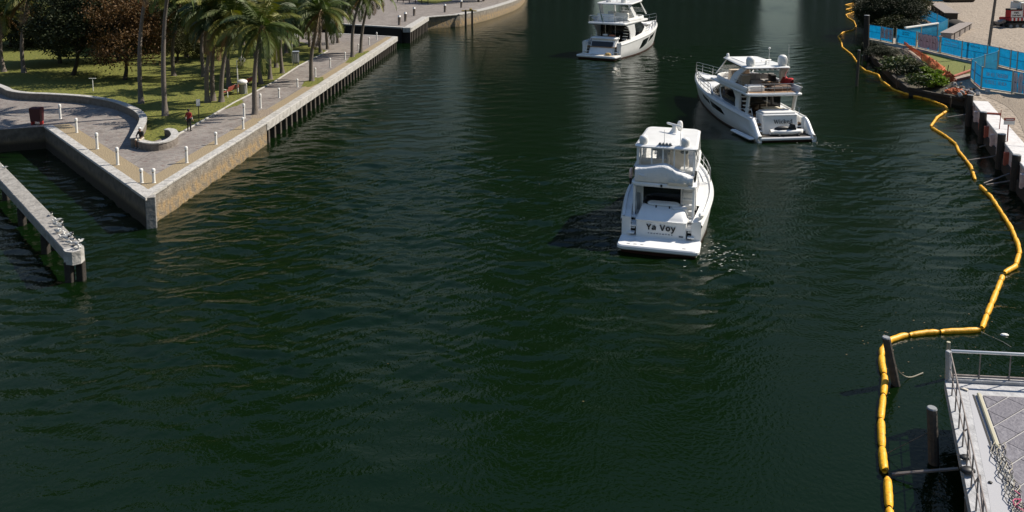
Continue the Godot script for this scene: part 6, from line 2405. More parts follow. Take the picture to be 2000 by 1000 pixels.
	tree(Vector3(-48.65, 1.80, -90.58), Vector3(-46.87, 7.67, -90.58), Vector3(5.8, 4.6, 5.0), "dark broad tree in the middle of the left lawn", "leaf_dark")
	tree(Vector3(-41.44, 1.80, -87.39), Vector3(-40.80, 7.36, -87.39), Vector3(4.4, 4.8, 4.2), "rusty brown-leaved tree on the lawn", "leaf_rust", "dark_bark", "open")
	tree(Vector3(-49.05, 1.80, -102.12), Vector3(-49.79, 7.63, -102.12), Vector3(5.0, 4.6, 4.8), "rusty-topped tree behind the brown-leaved tree", "leaf_rust", "dark_bark", "dense")
	tree(Vector3(-41.16, 1.80, -100.29), Vector3(-40.54, 4.26, -100.29), Vector3(2.4, 1.9, 2.2), "small forked grey-green tree at the middle of the lawn", "leaf_olive", "dark_bark", "open")
	tree(Vector3(-48.15, 1.80, -111.74), Vector3(-48.22, 5.86, -111.74), Vector3(5.5, 4.2, 5.0), "olive tree in the lawn's shade between the twin palms", "leaf_olive")
	tree(Vector3(-43.90, 1.80, -121.35), Vector3(-43.38, 5.14, -121.35), Vector3(6.0, 4.2, 5.0), "dark tree behind the palm clump by the benches", "leaf_dark")
	tree(Vector3(-40.16, 1.80, -134.31), Vector3(-37.96, 4.99, -134.31), Vector3(6.0, 4.0, 5.0), "dark tree behind the palms by the cabinet", "leaf_dark")
	tree(Vector3(-40.08, 1.80, -105.47), Vector3(-40.16, 3.13, -105.47), Vector3(2.8, 1.5, 2.2), "low olive bush on the lawn left of the palm clump", "leaf_olive", "dark_bark", "bush", "bush")
	for k: Array in [[Vector3(-71.17, 1.80, -116.35), Vector3(-70.78, 7.04, -116.35), 6.5, "dark tree at the back left corner of the lawn"], [Vector3(-69.29, 1.80, -120.06), Vector3(-68.54, 7.13, -120.06), 7.0, "dark tree at the back behind the second palm"], [Vector3(-64.34, 1.80, -121.35), Vector3(-63.21, 7.71, -121.35), 7.5, "tall dark tree at the back of the lawn behind the broad trees"], [Vector3(-52.63, 1.80, -118.80), Vector3(-51.61, 7.00, -118.80), 7.0, "dark tree at the back behind the twin lawn palms"], [Vector3(-53.14, 1.80, -131.20), Vector3(-52.04, 7.53, -131.20), 7.5, "olive dark tree at the back behind the small forked tree"], [Vector3(-45.78, 1.80, -131.20), Vector3(-45.57, 6.71, -131.20), 7.0, "dark tree at the back behind the palm clump"], [Vector3(-45.56, 1.80, -146.44), Vector3(-43.55, 7.09, -146.44), 6.5, "dark tree at the back beyond the white table"], [Vector3(-37.84, 1.80, -148.35), Vector3(-36.76, 7.15, -148.35), 6.5, "dark tree at the head of the inlet"], [Vector3(-82.24, 1.80, -137.56), Vector3(-81.83, 7.45, -137.56), 9.0, "far dark tree at the upper left"], [Vector3(-66.71, 1.80, -140.98), Vector3(-66.36, 7.77, -140.98), 9.0, "far olive tree behind the rusty trees"]]:
		tree(k[0], k[1], Vector3(k[2], k[2] * 0.72, k[2]), k[3], "leaf_olive" if k[3].contains("olive") else "leaf_dark")
	tree(Vector3(-8.11, 2.50, -201.26), Vector3(-8.11, 2.50, -201.26) + Vector3(-3, 9, 0), Vector3(6.0, 3.5, 6.0), "tree on the far quay whose trunk shows at the top", "leaf_dark", "dark_bark", "open")
	tree(Vector3(-7.12, 2.50, -205.05), Vector3(-7.12, 2.50, -205.05) + Vector3(3, 8.5, -2), Vector3(4.5, 3.2, 5.0), "second trunk on the far quay, right of its neighbour", "leaf_dark", "dark_bark", "open")

	# right bank
	tree(Vector3(64.63, 1.60, -141.21), Vector3(63.28, 5.30, -141.21), Vector3(4.0, 2.8, 4.0), "dark tangled tree behind the hoarding's left end", "leaf_dark", "dark_bark", "dense", "bank_tree")
	tree(Vector3(65.93, 1.60, -137.83), Vector3(65.56, 5.04, -137.83), Vector3(3.4, 2.6, 3.2), "dark tree behind the graffiti hoarding, left of the pole trunk", "leaf_dark", "dark_bark", "dense", "bank_tree")
	tree(Vector3(69.29, 1.60, -141.21), Vector3(68.68, 6.00, -141.21), Vector3(3.2, 3.4, 3.0), "olive tree with slanting trunks beside the far hoarding", "leaf_olive", "dark_bark", "open", "bank_tree")
	tree(Vector3(65.24, 1.60, -148.50), Vector3(65.58, 5.67, -148.50), Vector3(4.0, 3.4, 4.0), "dark tree overhanging the zigzag of the boom", "leaf_dark", "dark_bark", "dense", "bank_tree")
	tree(Vector3(75.24, 1.60, -160.94), Vector3(74.94, 7.00, -160.94), Vector3(6.0, 5.0, 5.0), "tall dark tree at the top edge behind the bank trees", "leaf_dark", "dark_bark", "dense", "bank_tree")
	var bushes := [[Vector3(62.60, 1.60, -141.21), Vector3(3.0, 1.9, 2.6), "dark thicket behind the hoarding's leftmost panels", "leaf_dark", "dense"], [Vector3(62.39, 1.60, -134.60), Vector3(2.8, 1.8, 2.2), "olive thicket behind the second blue panel", "leaf_olive", "bush"], [Vector3(63.28, 1.60, -131.52), Vector3(2.2, 1.6, 2.0), "dark thicket beside the white-topped far hoarding", "leaf_dark", "dense"], [Vector3(70.04, 1.60, -160.94), Vector3(3.0, 2.0, 3.0), "dark thicket at the bank beyond the corner pile", "leaf_olive", "dense"], [Vector3(46.65, 1.20, -98.79), Vector3(2.0, 1.1, 1.6), "sea-grape bush with big pale leaves under the hoarding", "leaf_sea", "big"], [Vector3(45.58, 0.90, -98.30), Vector3(1.6, 0.9, 1.3), "sea-grape leaves hanging low over the water", "leaf_sea", "big"], [Vector3(49.61, 1.20, -109.92), Vector3(2.2, 0.9, 1.8), "dark low bush at the foot of the hoarding's left end", "leaf_dark", "dense"], [Vector3(44.86, 1.10, -92.42), Vector3(1.4, 1.1, 1.4), "dark round-leaved bush over the bank wall", "leaf_dark", "big"], [Vector3(43.63, 1.00, -87.52), Vector3(1.5, 0.9, 1.1), "round-leaved bush lowest on the bank wall", "leaf_sea", "big"], [Vector3(47.46, 1.40, -96.64), Vector3(1.3, 0.7, 1.1), "dark bush between the sea-grapes and the orange net", "leaf_olive", "bush"], [Vector3(46.88, 1.20, -92.53), Vector3(1.0, 0.7, 0.9), "bright green feathery bush left of the netting heap", "leaf_bright", "grassy"], [Vector3(45.28, 1.00, -87.52), Vector3(1.5, 0.8, 1.1), "bright green feathery bush at the bank's edge", "leaf_bright", "grassy"], [Vector3(46.67, 1.20, -88.32), Vector3(1.0, 0.5, 0.8), "olive bush beside the crumpled orange netting", "leaf_olive", "grassy"], [Vector3(52.83, 0.90, -120.01), Vector3(1.6, 0.8, 1.3), "dark weeds on the bank below the corner pile", "leaf_dark", "bush"], [Vector3(48.04, 1.50, -92.12), Vector3(0.8, 0.4, 0.6), "yellowish tuft on the bank beside the net's low end", "leaf_bright", "grassy"]]
	for k: Array in bushes:
		var t := thing("bush", k[2], "bush", k[0])
		for i in 4:
			var st := stn()
			tube(st, [Vector3(0.1 * i - 0.15, 0, 0), Vector3((i - 1.5) * 0.25 * k[1].x, k[1].y * 0.9, (i % 2 - 0.5) * k[1].z * 0.5)], 0.04, 5, 0.02)
			part("stem", st, M.dark_bark, t)
		put("foliage", crowns[k[4]][0], M[k[3]], t, Transform3D(Basis(Vector3.UP, k[0].x).scaled(k[1]), Vector3(0, k[1].y * 0.75, 0)))


# ---------- promenade furniture ----------
func build_furniture() -> void:
	var spots := [[Vector3(-37.44, 1.80, -67.29), 1.25, "white bollard nearest the red bin at the plaza's inner end"], [Vector3(-33.41, 1.80, -62.17), 1.15, "white bollard second from the red bin"], [Vector3(-29.26, 1.80, -57.00), 1.19, "white bollard third from the red bin, beside the pebble strip"], [Vector3(-25.80, 1.80, -52.74), 1.19, "white bollard left of the pair at the point"], [Vector3(-22.39, 1.80, -48.61), 0.9, "left bollard of the pair at the promenade point"], [Vector3(-21.65, 1.80, -48.61), 0.9, "right bollard of the pair at the promenade point"], [Vector3(-21.48, 1.80, -53.25), 1.12, "white bollard before the curled seat wall"], [Vector3(-21.37, 1.80, -58.37), 0.92, "white bollard right of the standing person"], [Vector3(-21.04, 1.80, -63.42), 0.95, "front one of two bollards that overlap before the palm"], [Vector3(-22.27, 1.80, -67.50), 1.25, "rear one of two bollards that overlap before the palm"], [Vector3(-22.23, 1.80, -71.88), 1.3, "white bollard just right of the promenade palm"], [Vector3(-21.99, 1.80, -76.85), 0.95, "white bollard on the promenade right of the benches"], [Vector3(-21.80, 1.80, -82.85), 0.85, "white bollard left of the grass bed palm"], [Vector3(-21.54, 1.80, -89.49), 1.0, "white bollard half hidden behind the grass bed palm"], [Vector3(-21.43, 1.80, -96.42), 1.15, "white bollard past the grass bed palm"], [Vector3(-21.10, 1.80, -103.52), 0.95, "white bollard left of the two leaning palms"], [Vector3(-21.04, 1.80, -112.30), 0.9, "white bollard between the two leaning palms"], [Vector3(-20.68, 1.80, -118.80), 1.15, "white bollard second from the quay's far end"], [Vector3(-20.64, 1.80, -125.38), 1.2, "white bollard at the quay's far end"]]
	var first: Node3D = null
	for k: Array in spots:
		var t: Node3D
		if first == null:
			t = thing("bollard", k[2], "bollard", k[0], 0, "white bollards along the promenade")
			var st := stn(true)
			lathe(st, Vector3.ZERO, [Vector2(0.115, 0), Vector2(0.115, 0.03), Vector2(0.09, 0.035), Vector2(0.09, 0.78)], 12)
			part("shaft", st, M.white, t)
			st = stn(true)
			lathe(st, Vector3.ZERO, [Vector2(0.09, 0.781), Vector2(0.112, 0.79), Vector2(0.112, 0.92), Vector2(0.09, 0.97), Vector2(0.04, 1.0)], 12)
			part("cap", st, M.white, t)
			st = stn()
			cbox(st, Vector3(0, 0.74, 0.09), Vector3(0.1, 0.05, 0.02), 0.005)
			part("reflector", st, M.frond_dry, t)
			first = t
		else:
			t = first.duplicate()
			t.name = numbered("bollard")
			add_child(t)
			t.position = k[0]
			t.set_meta("label", k[2])
		t.scale = Vector3(1, k[1], 1)
	first = null
	for k: Array in [[Vector3(-19.43, 2.50, -141.96), "dark post nearest the inlet corner of the far quay"], [Vector3(-19.25, 2.50, -148.80), "second dark post on the far quay"], [Vector3(-19.10, 2.50, -160.97), "third dark post on the far quay, standing back from the corner"], [Vector3(-13.81, 2.50, -169.80), "dark post in front of the far quay's tree shadow"], [Vector3(-11.22, 2.50, -182.65), "dark post beside the yellow ladder head"]]:
		var t: Node3D
		if first == null:
			t = thing("quay_post", k[1], "bollard", k[0], 0, "dark posts on the far quay")
			var st := stn(true)
			lathe(st, Vector3.ZERO, [Vector2(0.24, 0), Vector2(0.24, 1.4)], 10)
			part("shaft", smooth(st), M.bark, t)  # brown puts the shade on the posts into their colour
			st = stn(true)
			lathe(st, Vector3.ZERO, [Vector2(0.26, 1.401), Vector2(0.26, 1.6), Vector2(0.1, 1.72)], 10)
			part("cap", smooth(st), M.white, t)
			first = t
		else:
			t = first.duplicate()
			t.name = numbered("quay_post")
			add_child(t)
			t.position = k[0]
			t.set_meta("label", k[1])

	# globe lamps
	for k: Array in [[Vector3(-26.95, 1.80, -80.17), 3.15, "globe lamp on a white pole behind the benches"], [Vector3(-26.92, 1.80, -100.29), 3.3, "farther globe lamp beside the grey cabinet"]]:
		var t := thing("street_lamp", k[2], "lamp", k[0])
		var st := stn()
		cyl(st, Vector3.ZERO, Vector3(0, k[1], 0), 0.06, 0.05, 8)
		part("pole", st, M.white, t)
		st = stn()
		cyl(st, Vector3(0, k[1] - 0.1, 0), Vector3(0.45, k[1] - 0.32, 0), 0.04, 0.04, 6)
		part("arm", st, M.white, t)
		st = stn(true)
		ball(st, Vector3(0.48, k[1], 0), Vector3(0.34, 0.34, 0.34), 14)
		part("globe", smooth(st), M.white, t)

	# benches: red slats between white hoops
	for k: Array in [[Vector3(-26.97, 1.80, -76.85), Vector3(-26.75, 1.80, -80.17), "nearer red slatted bench between white arm hoops"], [Vector3(-26.81, 1.80, -81.94), Vector3(-26.75, 1.80, -84.74), "farther red slatted bench beside the palm"]]:
		var a: Vector3 = k[0]
		var b: Vector3 = k[1]
		var t := thing("park_bench", k[2], "bench", (a + b) / 2.0)
		var l := minf(a.distance_to(b), 3.0)
		var bs := along(a, b)
		# facing the river: the seat looks towards +x
		for i in 4:
			var st := stn()
			cbox(st, bs * Vector3(0.12 + i * 0.12, 0.45, 0), Vector3(0.1, 0.05, l), 0.01, bs)
			part("seat_slat", st, M.bench, t)
		for i in 4:
			var st := stn()
			cbox(st, bs * Vector3(-0.02 - i * 0.05, 0.56 + i * 0.12, 0), Vector3(0.04, 0.1, l), 0.01, bs * Basis(Vector3.BACK, 0.35))
			part("back_slat", st, M.bench, t)
		for z: float in [-0.48, 0.48]:
			var st := stn()
			var pts := []
			for i in 13:
				var g := PI * i / 12.0
				pts.append(bs * Vector3(0.28 + cos(g) * 0.33, 0.35 + sin(g) * 0.4 if i > 0 and i < 12 else 0.0, z * l))
			tube(st, pts, 0.045, 6)
			part("arm_hoop", st, M.white, t)
	# litter bin under its white hood, between the benches
	var t := thing("litter_bin", "grey litter bin with white domed hood between the benches", "bin", Vector3(-26.13, 1.80, -79.04))
	var st := stn(true)
	lathe(st, Vector3.ZERO, [Vector2(0.3, 0.0), Vector2(0.33, 0.1), Vector2(0.33, 0.95)], 14)
	part("body", smooth(st), M.grey, t)
	st = stn(true)
	ball(st, Vector3(0, 1.15, 0), Vector3(0.5, 0.28, 0.5), 14)
	part("hood", smooth(st), M.white, t)
	for s: float in [-1, 1]:
		st = stn()
		tube(st, [Vector3(s * 0.45, 0, 0.15), Vector3(s * 0.45, 0.9, 0.15), Vector3(s * 0.3, 1.1, 0.1)], 0.04, 6)
		part("stand", st, M.white, t)
	# grey cabinet
	t = thing("utility_cabinet", "grey slotted cabinet on legs at the lawn's corner", "cabinet", Vector3(-26.02, 1.80, -98.53), 0.3)
	st = stn()
	cbox(st, Vector3(0, 0.95, 0), Vector3(0.75, 1.3, 0.6), 0.04)
	part("body", st, M.grey, t)
	for i in 3:
		st = stn()
		cbox(st, Vector3(-0.22 + i * 0.22, 0.9, 0.31), Vector3(0.08, 1.0, 0.03), 0.01)
		part("slot", st, M.white, t)
	st = stn()
	cbox(st, Vector3(0, 1.64, 0), Vector3(0.85, 0.08, 0.7), 0.02)
	part("top", st, mat(L(0.3, 0.34, 0.4), 0.5), t)
	for s: float in [-0.3, 0.3]:
		st = stn()
		cbox(st, Vector3(s, 0.15, 0), Vector3(0.08, 0.32, 0.4))
		part("leg", st, M.grey, t)
	# white table
	t = thing("picnic_table", "white table with rust-red edge under the far palms", "table", Vector3(-40.44, 1.80, -128.22))
	st = stn()
	cbox(st, Vector3(0, 0.95, 0), Vector3(1.9, 0.12, 1.0), 0.03)
	part("table_top", st, M.rustred, t)
	for s: float in [-0.6, 0.6]:
		st = stn()
		cbox(st, Vector3(s, 0.45, 0.2), Vector3(0.4, 0.88, 0.5), 0.03)
		part("leg", st, M.white, t)
	# T-shaped post and the small sign
	t = thing("t_post", "slim T-shaped pale post standing in the lawn's shade", "post", Vector3(-41.35, 1.80, -80.46))
	st = stn()
	cyl(st, Vector3.ZERO, Vector3(0, 1.25, 0), 0.04, 0.04, 6)
	part("post", st, M.white, t)
	st = stn()
	beam(st, Vector3(-0.35, 1.27, 0), Vector3(0.35, 1.27, 0), 0.08, 0.05, 0.01)
	part("bar", st, M.white, t)
	t = thing("park_sign", "small white sign on a dark post at the kerb", "sign", Vector3(-25.49, 1.80, -66.08))
	st = stn()
	cyl(st, Vector3.ZERO, Vector3(0, 1.35, 0), 0.035, 0.035, 6)
	part("post", st, M.dark, t)
	st = stn()
	cbox(st, Vector3(0, 1.6, 0.03), Vector3(0.3, 0.55, 0.03), 0.01, Basis(Vector3.UP, 0.5))
	part("plate", st, M.white, t)
	# red bin on legs
	t = thing("red_bin", "dark red bin on short legs at the plaza's water edge", "bin", Vector3(-38.11, 1.80, -65.11))
	st = stn()
	loft(st, [slab_plan(0.4, 0.3, -0.3, 0.28, 0.06), slab_plan(0.45, 0.34, -0.34, 1.3, 0.06), slab_plan(0.4, 0.3, -0.3, 1.4, 0.06)])
	part("body", st, mat(L(0.06, 0.008, 0.012), 0.5), t)
	for x: float in [-0.35, 0.35]:
		st = stn()
		cbox(st, Vector3(x, 0.16, 0), Vector3(0.1, 0.32, 0.45), 0.02)
		part("leg", st, M.red, t)
	# dark rails on the far quay
	t = thing("quay_fence", "dark horizontal-rail fence at the top of the far quay", "fence", Vector3.ZERO)
	for i in 6:
		st = stn()
		var q := Vector3(-27.95, 2.50, -201.26).lerp(Vector3(-19.74, 2.50, -194.07), i / 5.0)
		cyl(st, q, q + Vector3(0, 1.8, 0), 0.1, 0.1, 6)
		part("post", st, M.dark, t)
	for i in 3:
		st = stn()
		beam(st, Vector3(-27.95, 2.50, -201.26) + Vector3(0, 0.5 + i * 0.6, 0), Vector3(-19.74, 2.50, -194.07) + Vector3(0, 0.5 + i * 0.6, 0), 0.1, 0.2)
		part("rail", st, M.dark, t)

	# old fender pier with its roosting gulls
	var pa := (Vector3(-31.96, 1.60, -50.20) + Vector3(-34.30, 1.60, -54.00)) / 2.0
	var pe := (Vector3(-21.48, 1.60, -38.15) + Vector3(-20.47, 1.60, -38.15)) / 2.0
	var d := (pe - pa).normalized()
	t = thing("fender_pier", "narrow concrete pier on dark piles with gulls at its end", "pier")
	for i in 9:
		st = stn()
		beam(st, pe - d * (i * 4.0 + (0.25 if i == 0 else 0.0)) + Vector3(0, -0.28, 0), pe - d * ((i + 1) * 4.0 - 0.02) + Vector3(0, -0.28, 0), 0.86, 0.56, 0.04)
		part("deck_beam", st, M.concrete, t)
	st = stn()
	var n := Vector3(-d.z, 0, d.x) * 0.44
	var hd := PackedVector2Array()
	for q: Vector3 in [pe - d * 0.25 - n, pe + d * 0.1 - n * 0.9, pe + d * 0.42 - n * 0.35, pe + d * 0.42 + n * 0.5, pe + d * 0.1 + n * 0.98, pe - d * 0.25 + n]:
		hd.append(Vector2(q.x, q.z))
	slab(st, hd, 0.95, 1.6)
	part("pier_head", st, M.pale_concrete, t)
	for k: Array in [[0.0, -0.25], [0.0, 0.32], [5.2, -0.3], [5.0, 0.3], [11.0, -0.3], [10.8, 0.3], [17.0, 0.0], [24.0, 0.0]]:
		st = stn()
		var q: Vector3 = pe - d * k[0] + n * 2.0 * k[1]
		cbox(st, Vector3(q.x, 0.1, q.z), Vector3(0.34, 1.9, 0.34), 0.03)
		part("pile", st, M.timber, t)
	var gulls := [Vector3(-33.04, 1.60, -52.45), Vector3(-24.79, 1.60, -43.07), Vector3(-23.98, 1.60, -41.91), Vector3(-23.87, 1.60, -41.99), Vector3(-23.52, 1.60, -41.75), Vector3(-23.65, 1.60, -41.35), Vector3(-23.49, 1.60, -41.35), Vector3(-22.95, 1.60, -40.50), Vector3(-22.93, 1.60, -40.27), Vector3(-22.55, 1.60, -40.20), Vector3(-22.26, 1.60, -39.46), Vector3(-22.21, 1.60, -39.75), Vector3(-21.97, 1.60, -39.68), Vector3(-21.57, 1.60, -39.11), Vector3(-21.56, 1.60, -38.75), Vector3(-21.28, 1.60, -38.62), Vector3(-20.93, 1.60, -38.14), Vector3(-20.71, 1.60, -38.14), Vector3(-21.05, 1.60, -38.89), Vector3(-22.04, 1.60, -39.90), Vector3(-21.92, 1.60, -39.25), Vector3(-21.04, 1.60, -38.48), Vector3(-23.15, 1.60, -40.96)]
	st = stn(true)
	ball(st, Vector3(0, 0.17, 0), Vector3(0.085, 0.085, 0.2), 8)
	var body := smooth(st).commit()
	st = stn(true)
	ball(st, Vector3(0, 0.3, 0.16), Vector3(0.055, 0.055, 0.065), 8)
	cyl(st, Vector3(0, 0.2, 0.1), Vector3(0, 0.3, 0.15), 0.06, 0.045, 6)
	var head := smooth(st).commit()
	st = stn()
	ball(st, Vector3(0, 0.21, -0.06), Vector3(0.095, 0.055, 0.2), 8)
	tri(st, Vector3(0.05, 0.2, -0.2), Vector3(-0.05, 0.2, -0.2), Vector3(0, 0.17, -0.36))
	var wing := st.commit()
	st = stn()
	cyl(st, Vector3(0, 0.3, 0.21), Vector3(0, 0.29, 0.27), 0.02, 0.004, 5)
	for s: float in [-0.04, 0.04]:
		cyl(st, Vector3(s, 0.0, 0.02), Vector3(s, 0.12, 0.0), 0.012, 0.012, 4)
	var legs := st.commit()
	for q: Vector3 in gulls:
		var o := thing("gull", "small grey and white gull roosting on the narrow concrete pier", "bird", q, rng.randf_range(-1.2, 1.8), "gulls on the pier")
		o.scale = Vector3.ONE * rng.randf_range(0.62, 0.82)
		put("body", body, M.white, o)
		put("head", head, M.white if rng.randf() < 0.6 else M.dark, o)
		put("folded_wings", wing, M.grey if rng.randf() < 0.75 else M.dark, o)
		put("bill_and_legs", legs, M.dark, o).set_meta("kind", "stuff")
	# drifting leaves and foam flecks
	st = stn()
	for i in 120:
		var z := -24.0 - rng.randf() * 60.0
		var x := rng.randf_range(-36.0, 16.0) if i < 50 else rng.randf_range(13.0, 26.0)
		if i >= 50:
			z = -27.0 - rng.randf() * 8.0
		var s := rng.randf_range(0.012, 0.03)
		ball(st, Vector3(x, 0.02, z), Vector3(s * 1.6, 0.012, s), 5)
	var fl := part("drifting_leaves", st, M.frond_dry)
	fl.set_meta("kind", "stuff")
	fl.set_meta("label", "leaves and flecks drifting on the water")


# ---------- people ----------
# A body as one skin: tapered capsules joined with a smooth minimum and meshed as surface nets; every vertex takes the colour of its nearest limb.
func flesh(bones: Array, cell: float, blend: float) -> ArrayMesh:
	var lo := Vector3.ONE * 1e9
	var hi := -lo
	for b: Array in bones:
		var r := maxf(b[2], b[3]) + cell * 3.0
		for q: Vector3 in [b[0], b[1]]:
			lo = lo.min(q - Vector3.ONE * r)
			hi = hi.max(q + Vector3.ONE * r)
	var n := Vector3i(((hi - lo) / cell).ceil()) + Vector3i.ONE
	var f := PackedFloat32Array()
	var near := PackedFloat32Array()
	var who := PackedInt32Array()
	f.resize(n.x * n.y * n.z)
	near.resize(f.size())
	who.resize(f.size())
	f.fill(1.0)
	near.fill(1.0)
	for k in bones.size():
		var b: Array = bones[k]
		var a: Vector3 = b[0]
		var c: Vector3 = b[1]
		var ab := c - a
		var l2 := maxf(ab.length_squared(), 1e-9)
		var r := maxf(b[2], b[3]) + blend + cell * 2.0
		var p0 := Vector3i(((a.min(c) - Vector3.ONE * r - lo) / cell).floor()).clamp(Vector3i.ZERO, n - Vector3i.ONE)
		var p1 := Vector3i(((a.max(c) + Vector3.ONE * r - lo) / cell).ceil()).clamp(Vector3i.ZERO, n - Vector3i.ONE)
		for z in range(p0.z, p1.z + 1):
			for y in range(p0.y, p1.y + 1):
				for x in range(p0.x, p1.x + 1):
					var q := lo + Vector3(x, y, z) * cell
					var t := clampf((q - a).dot(ab) / l2, 0.0, 1.0)
					var d := q.distance_to(a + ab * t) - lerpf(b[2], b[3], t)
					var i := (z * n.y + y) * n.x + x
					var h := clampf(0.5 + 0.5 * (f[i] - d) / blend, 0.0, 1.0)
					f[i] = lerpf(f[i], d, h) - blend * h * (1.0 - h)
					if d < near[i]:
						near[i] = d
						who[i] = k
	var at := {}
	var p := PackedVector3Array()
	var col := PackedColorArray()
	var step := [0, 1, n.x, n.x + 1, n.x * n.y, n.x * n.y + 1, n.x * n.y + n.x, n.x * n.y + n.x + 1]
	for z in n.z - 1:
		for y in n.y - 1:
			for x in n.x - 1:
				var i := (z * n.y + y) * n.x + x
				var inside := 0
				for s: int in step:
					inside += int(f[i + s] < 0.0)
				if inside == 0 or inside == 8:
					continue
				var sum := Vector3.ZERO
				var count := 0
				for e: Array in [[0, 1], [2, 3], [4, 5], [6, 7], [0, 2], [1, 3], [4, 6], [5, 7], [0, 4], [1, 5], [2, 6], [3, 7]]:
					var va := f[i + step[e[0]]]
					var vb := f[i + step[e[1]]]
					if (va < 0.0) != (vb < 0.0):
						var ca := Vector3(e[0] & 1, (e[0] >> 1) & 1, e[0] >> 2)
						var cb := Vector3(e[1] & 1, (e[1] >> 1) & 1, e[1] >> 2)
						sum += ca.lerp(cb, va / (va - vb))
						count += 1
				at[i] = p.size()
				p.append(lo + (Vector3(x, y, z) + sum / count) * cell)
				col.append(bones[who[i]][4])
	var ix := PackedInt32Array()
	for key: int in at:
		for ax in 3:
			var s1: int = [1, n.x, n.x * n.y][ax]
			var s2: int = [n.x, n.x * n.y, 1][ax]
			var s3: int = [n.x * n.y, 1, n.x][ax]
			if (f[key] < 0.0) == (f[key + s1] < 0.0):
				continue
			if at.has(key - s2) and at.has(key - s3) and at.has(key - s2 - s3):
				var q := [at[key], at[key - s2], at[key - s2 - s3], at[key - s3]]
				if f[key] < 0.0:
					q.reverse()
				for j: int in [0, 1, 2, 0, 2, 3]:
					ix.append(q[j])
	var st := SurfaceTool.new()
	st.begin(Mesh.PRIMITIVE_TRIANGLES)
	st.set_smooth_group(0)
	for j in ix:
		st.set_color(col[j])
		st.add_vertex(p[j])
	st.generate_normals()
	return st.commit()


func hand_bones(wrist: Vector3, dir: Vector3, side: Vector3, skin: Color) -> Array:
	var d := dir.normalized()
	var s := side.normalized()
	var inw := d.cross(s).normalized()
	var out := [[wrist, wrist + d * 0.08, 0.026, 0.032, skin]]
	for i in 4:
		var root := wrist + d * 0.085 + s * (i - 1.5) * 0.02
		var l: float = [0.065, 0.08, 0.075, 0.055][i]
		out.append([root, root + d * l * 0.55 + inw * 0.006, 0.0095, 0.009, skin])
		out.append([root + d * l * 0.55 + inw * 0.006, root + d * l + inw * 0.03, 0.009, 0.008, skin])
	out.append([wrist + d * 0.03 + s * -0.03, wrist + d * 0.07 + s * -0.062 + inw * 0.02, 0.012, 0.01, skin])
	return out


func person(label: String, at: Vector3, turn: float, j: Dictionary, c: Dictionary) -> void:
	var t := thing("person", label, "person", at, turn)
	var b := []
	# torso
	b.append([j.hip + Vector3(-0.08, 0, 0), j.hip + Vector3(0.08, 0, 0), 0.125, 0.125, c.legs])
	b.append([j.hip + Vector3(0, 0.08, 0), j.chest, 0.135, 0.14, c.shirt])
	b.append([j.chest + Vector3(-0.1, 0.08, 0), j.chest + Vector3(0.1, 0.08, 0), 0.115, 0.115, c.shirt])
	b.append([j.chest + Vector3(-0.15, 0.14, 0), j.chest + Vector3(0.15, 0.14, 0), 0.065, 0.065, c.shirt])
	b.append([j.chest + Vector3(0, 0.12, 0), j.head - Vector3(0, 0.08, 0), 0.06, 0.055, c.skin])
	# head with nose and ears
	b.append([j.head - Vector3(0, 0.03, -0.01), j.head + Vector3(0, 0.05, -0.01), 0.078, 0.092, c.skin])
	b.append([j.head + Vector3(0, -0.07, 0.035), j.head + Vector3(0, -0.05, 0.04), 0.045, 0.05, c.skin])
	b.append([j.head + Vector3(0, 0.01, 0.095), j.head + Vector3(0, -0.02, 0.108), 0.012, 0.016, c.skin])
	for s: float in [-1, 1]:
		b.append([j.head + Vector3(s * 0.088, 0.02, 0), j.head + Vector3(s * 0.088, -0.02, 0), 0.018, 0.014, c.skin])
	for s in 2:
		var sh: Vector3 = j.chest + Vector3(-0.19 if s == 0 else 0.19, 0.12, 0)
		b.append([sh, j.elbow[s], 0.062, 0.047, c.sleeve])
		b.append([j.elbow[s], j.wrist[s], 0.045, 0.03, c.fore])
		var hp: Vector3 = j.hip + Vector3(-0.09 if s == 0 else 0.09, -0.04, 0)
		b.append([hp, j.knee[s], 0.098, 0.066, c.legs])
		b.append([j.knee[s], j.ankle[s], 0.064, 0.044, c.shins])
		b.append([j.ankle[s] + Vector3(0, -0.045, -0.04), j.ankle[s] + Vector3(0, -0.055, 0.14), 0.042, 0.036, c.shoes])
	var m := mat(Color.WHITE, 0.8)
	m.vertex_color_use_as_albedo = true
	put("body", flesh(b, 0.016, 0.03), m, t)
	for s in 2:
		put("hand", flesh(hand_bones(j.wrist[s], j.wrist[s] - j.elbow[s], Vector3(0, 0, 1), c.skin), 0.006, 0.006), m, t)
	var st := stn(true)
	ball(st, j.head + Vector3(0, 0.055, -0.022), Vector3(0.1, 0.1, 0.108), 12)
	part("hair", smooth(st), mat(c.hair, 0.8), t)
	for s: float in [-1, 1]:
		st = stn()
		ball(st, j.head + Vector3(s * 0.035, 0.02, 0.082), Vector3(0.014, 0.009, 0.009), 6)
		part("eye", st, M.dark, t)
	st = stn()
	cbox(st, j.head + Vector3(0, -0.055, 0.088), Vector3(0.045, 0.01, 0.01))
	part("mouth", st, M.rustred, t)


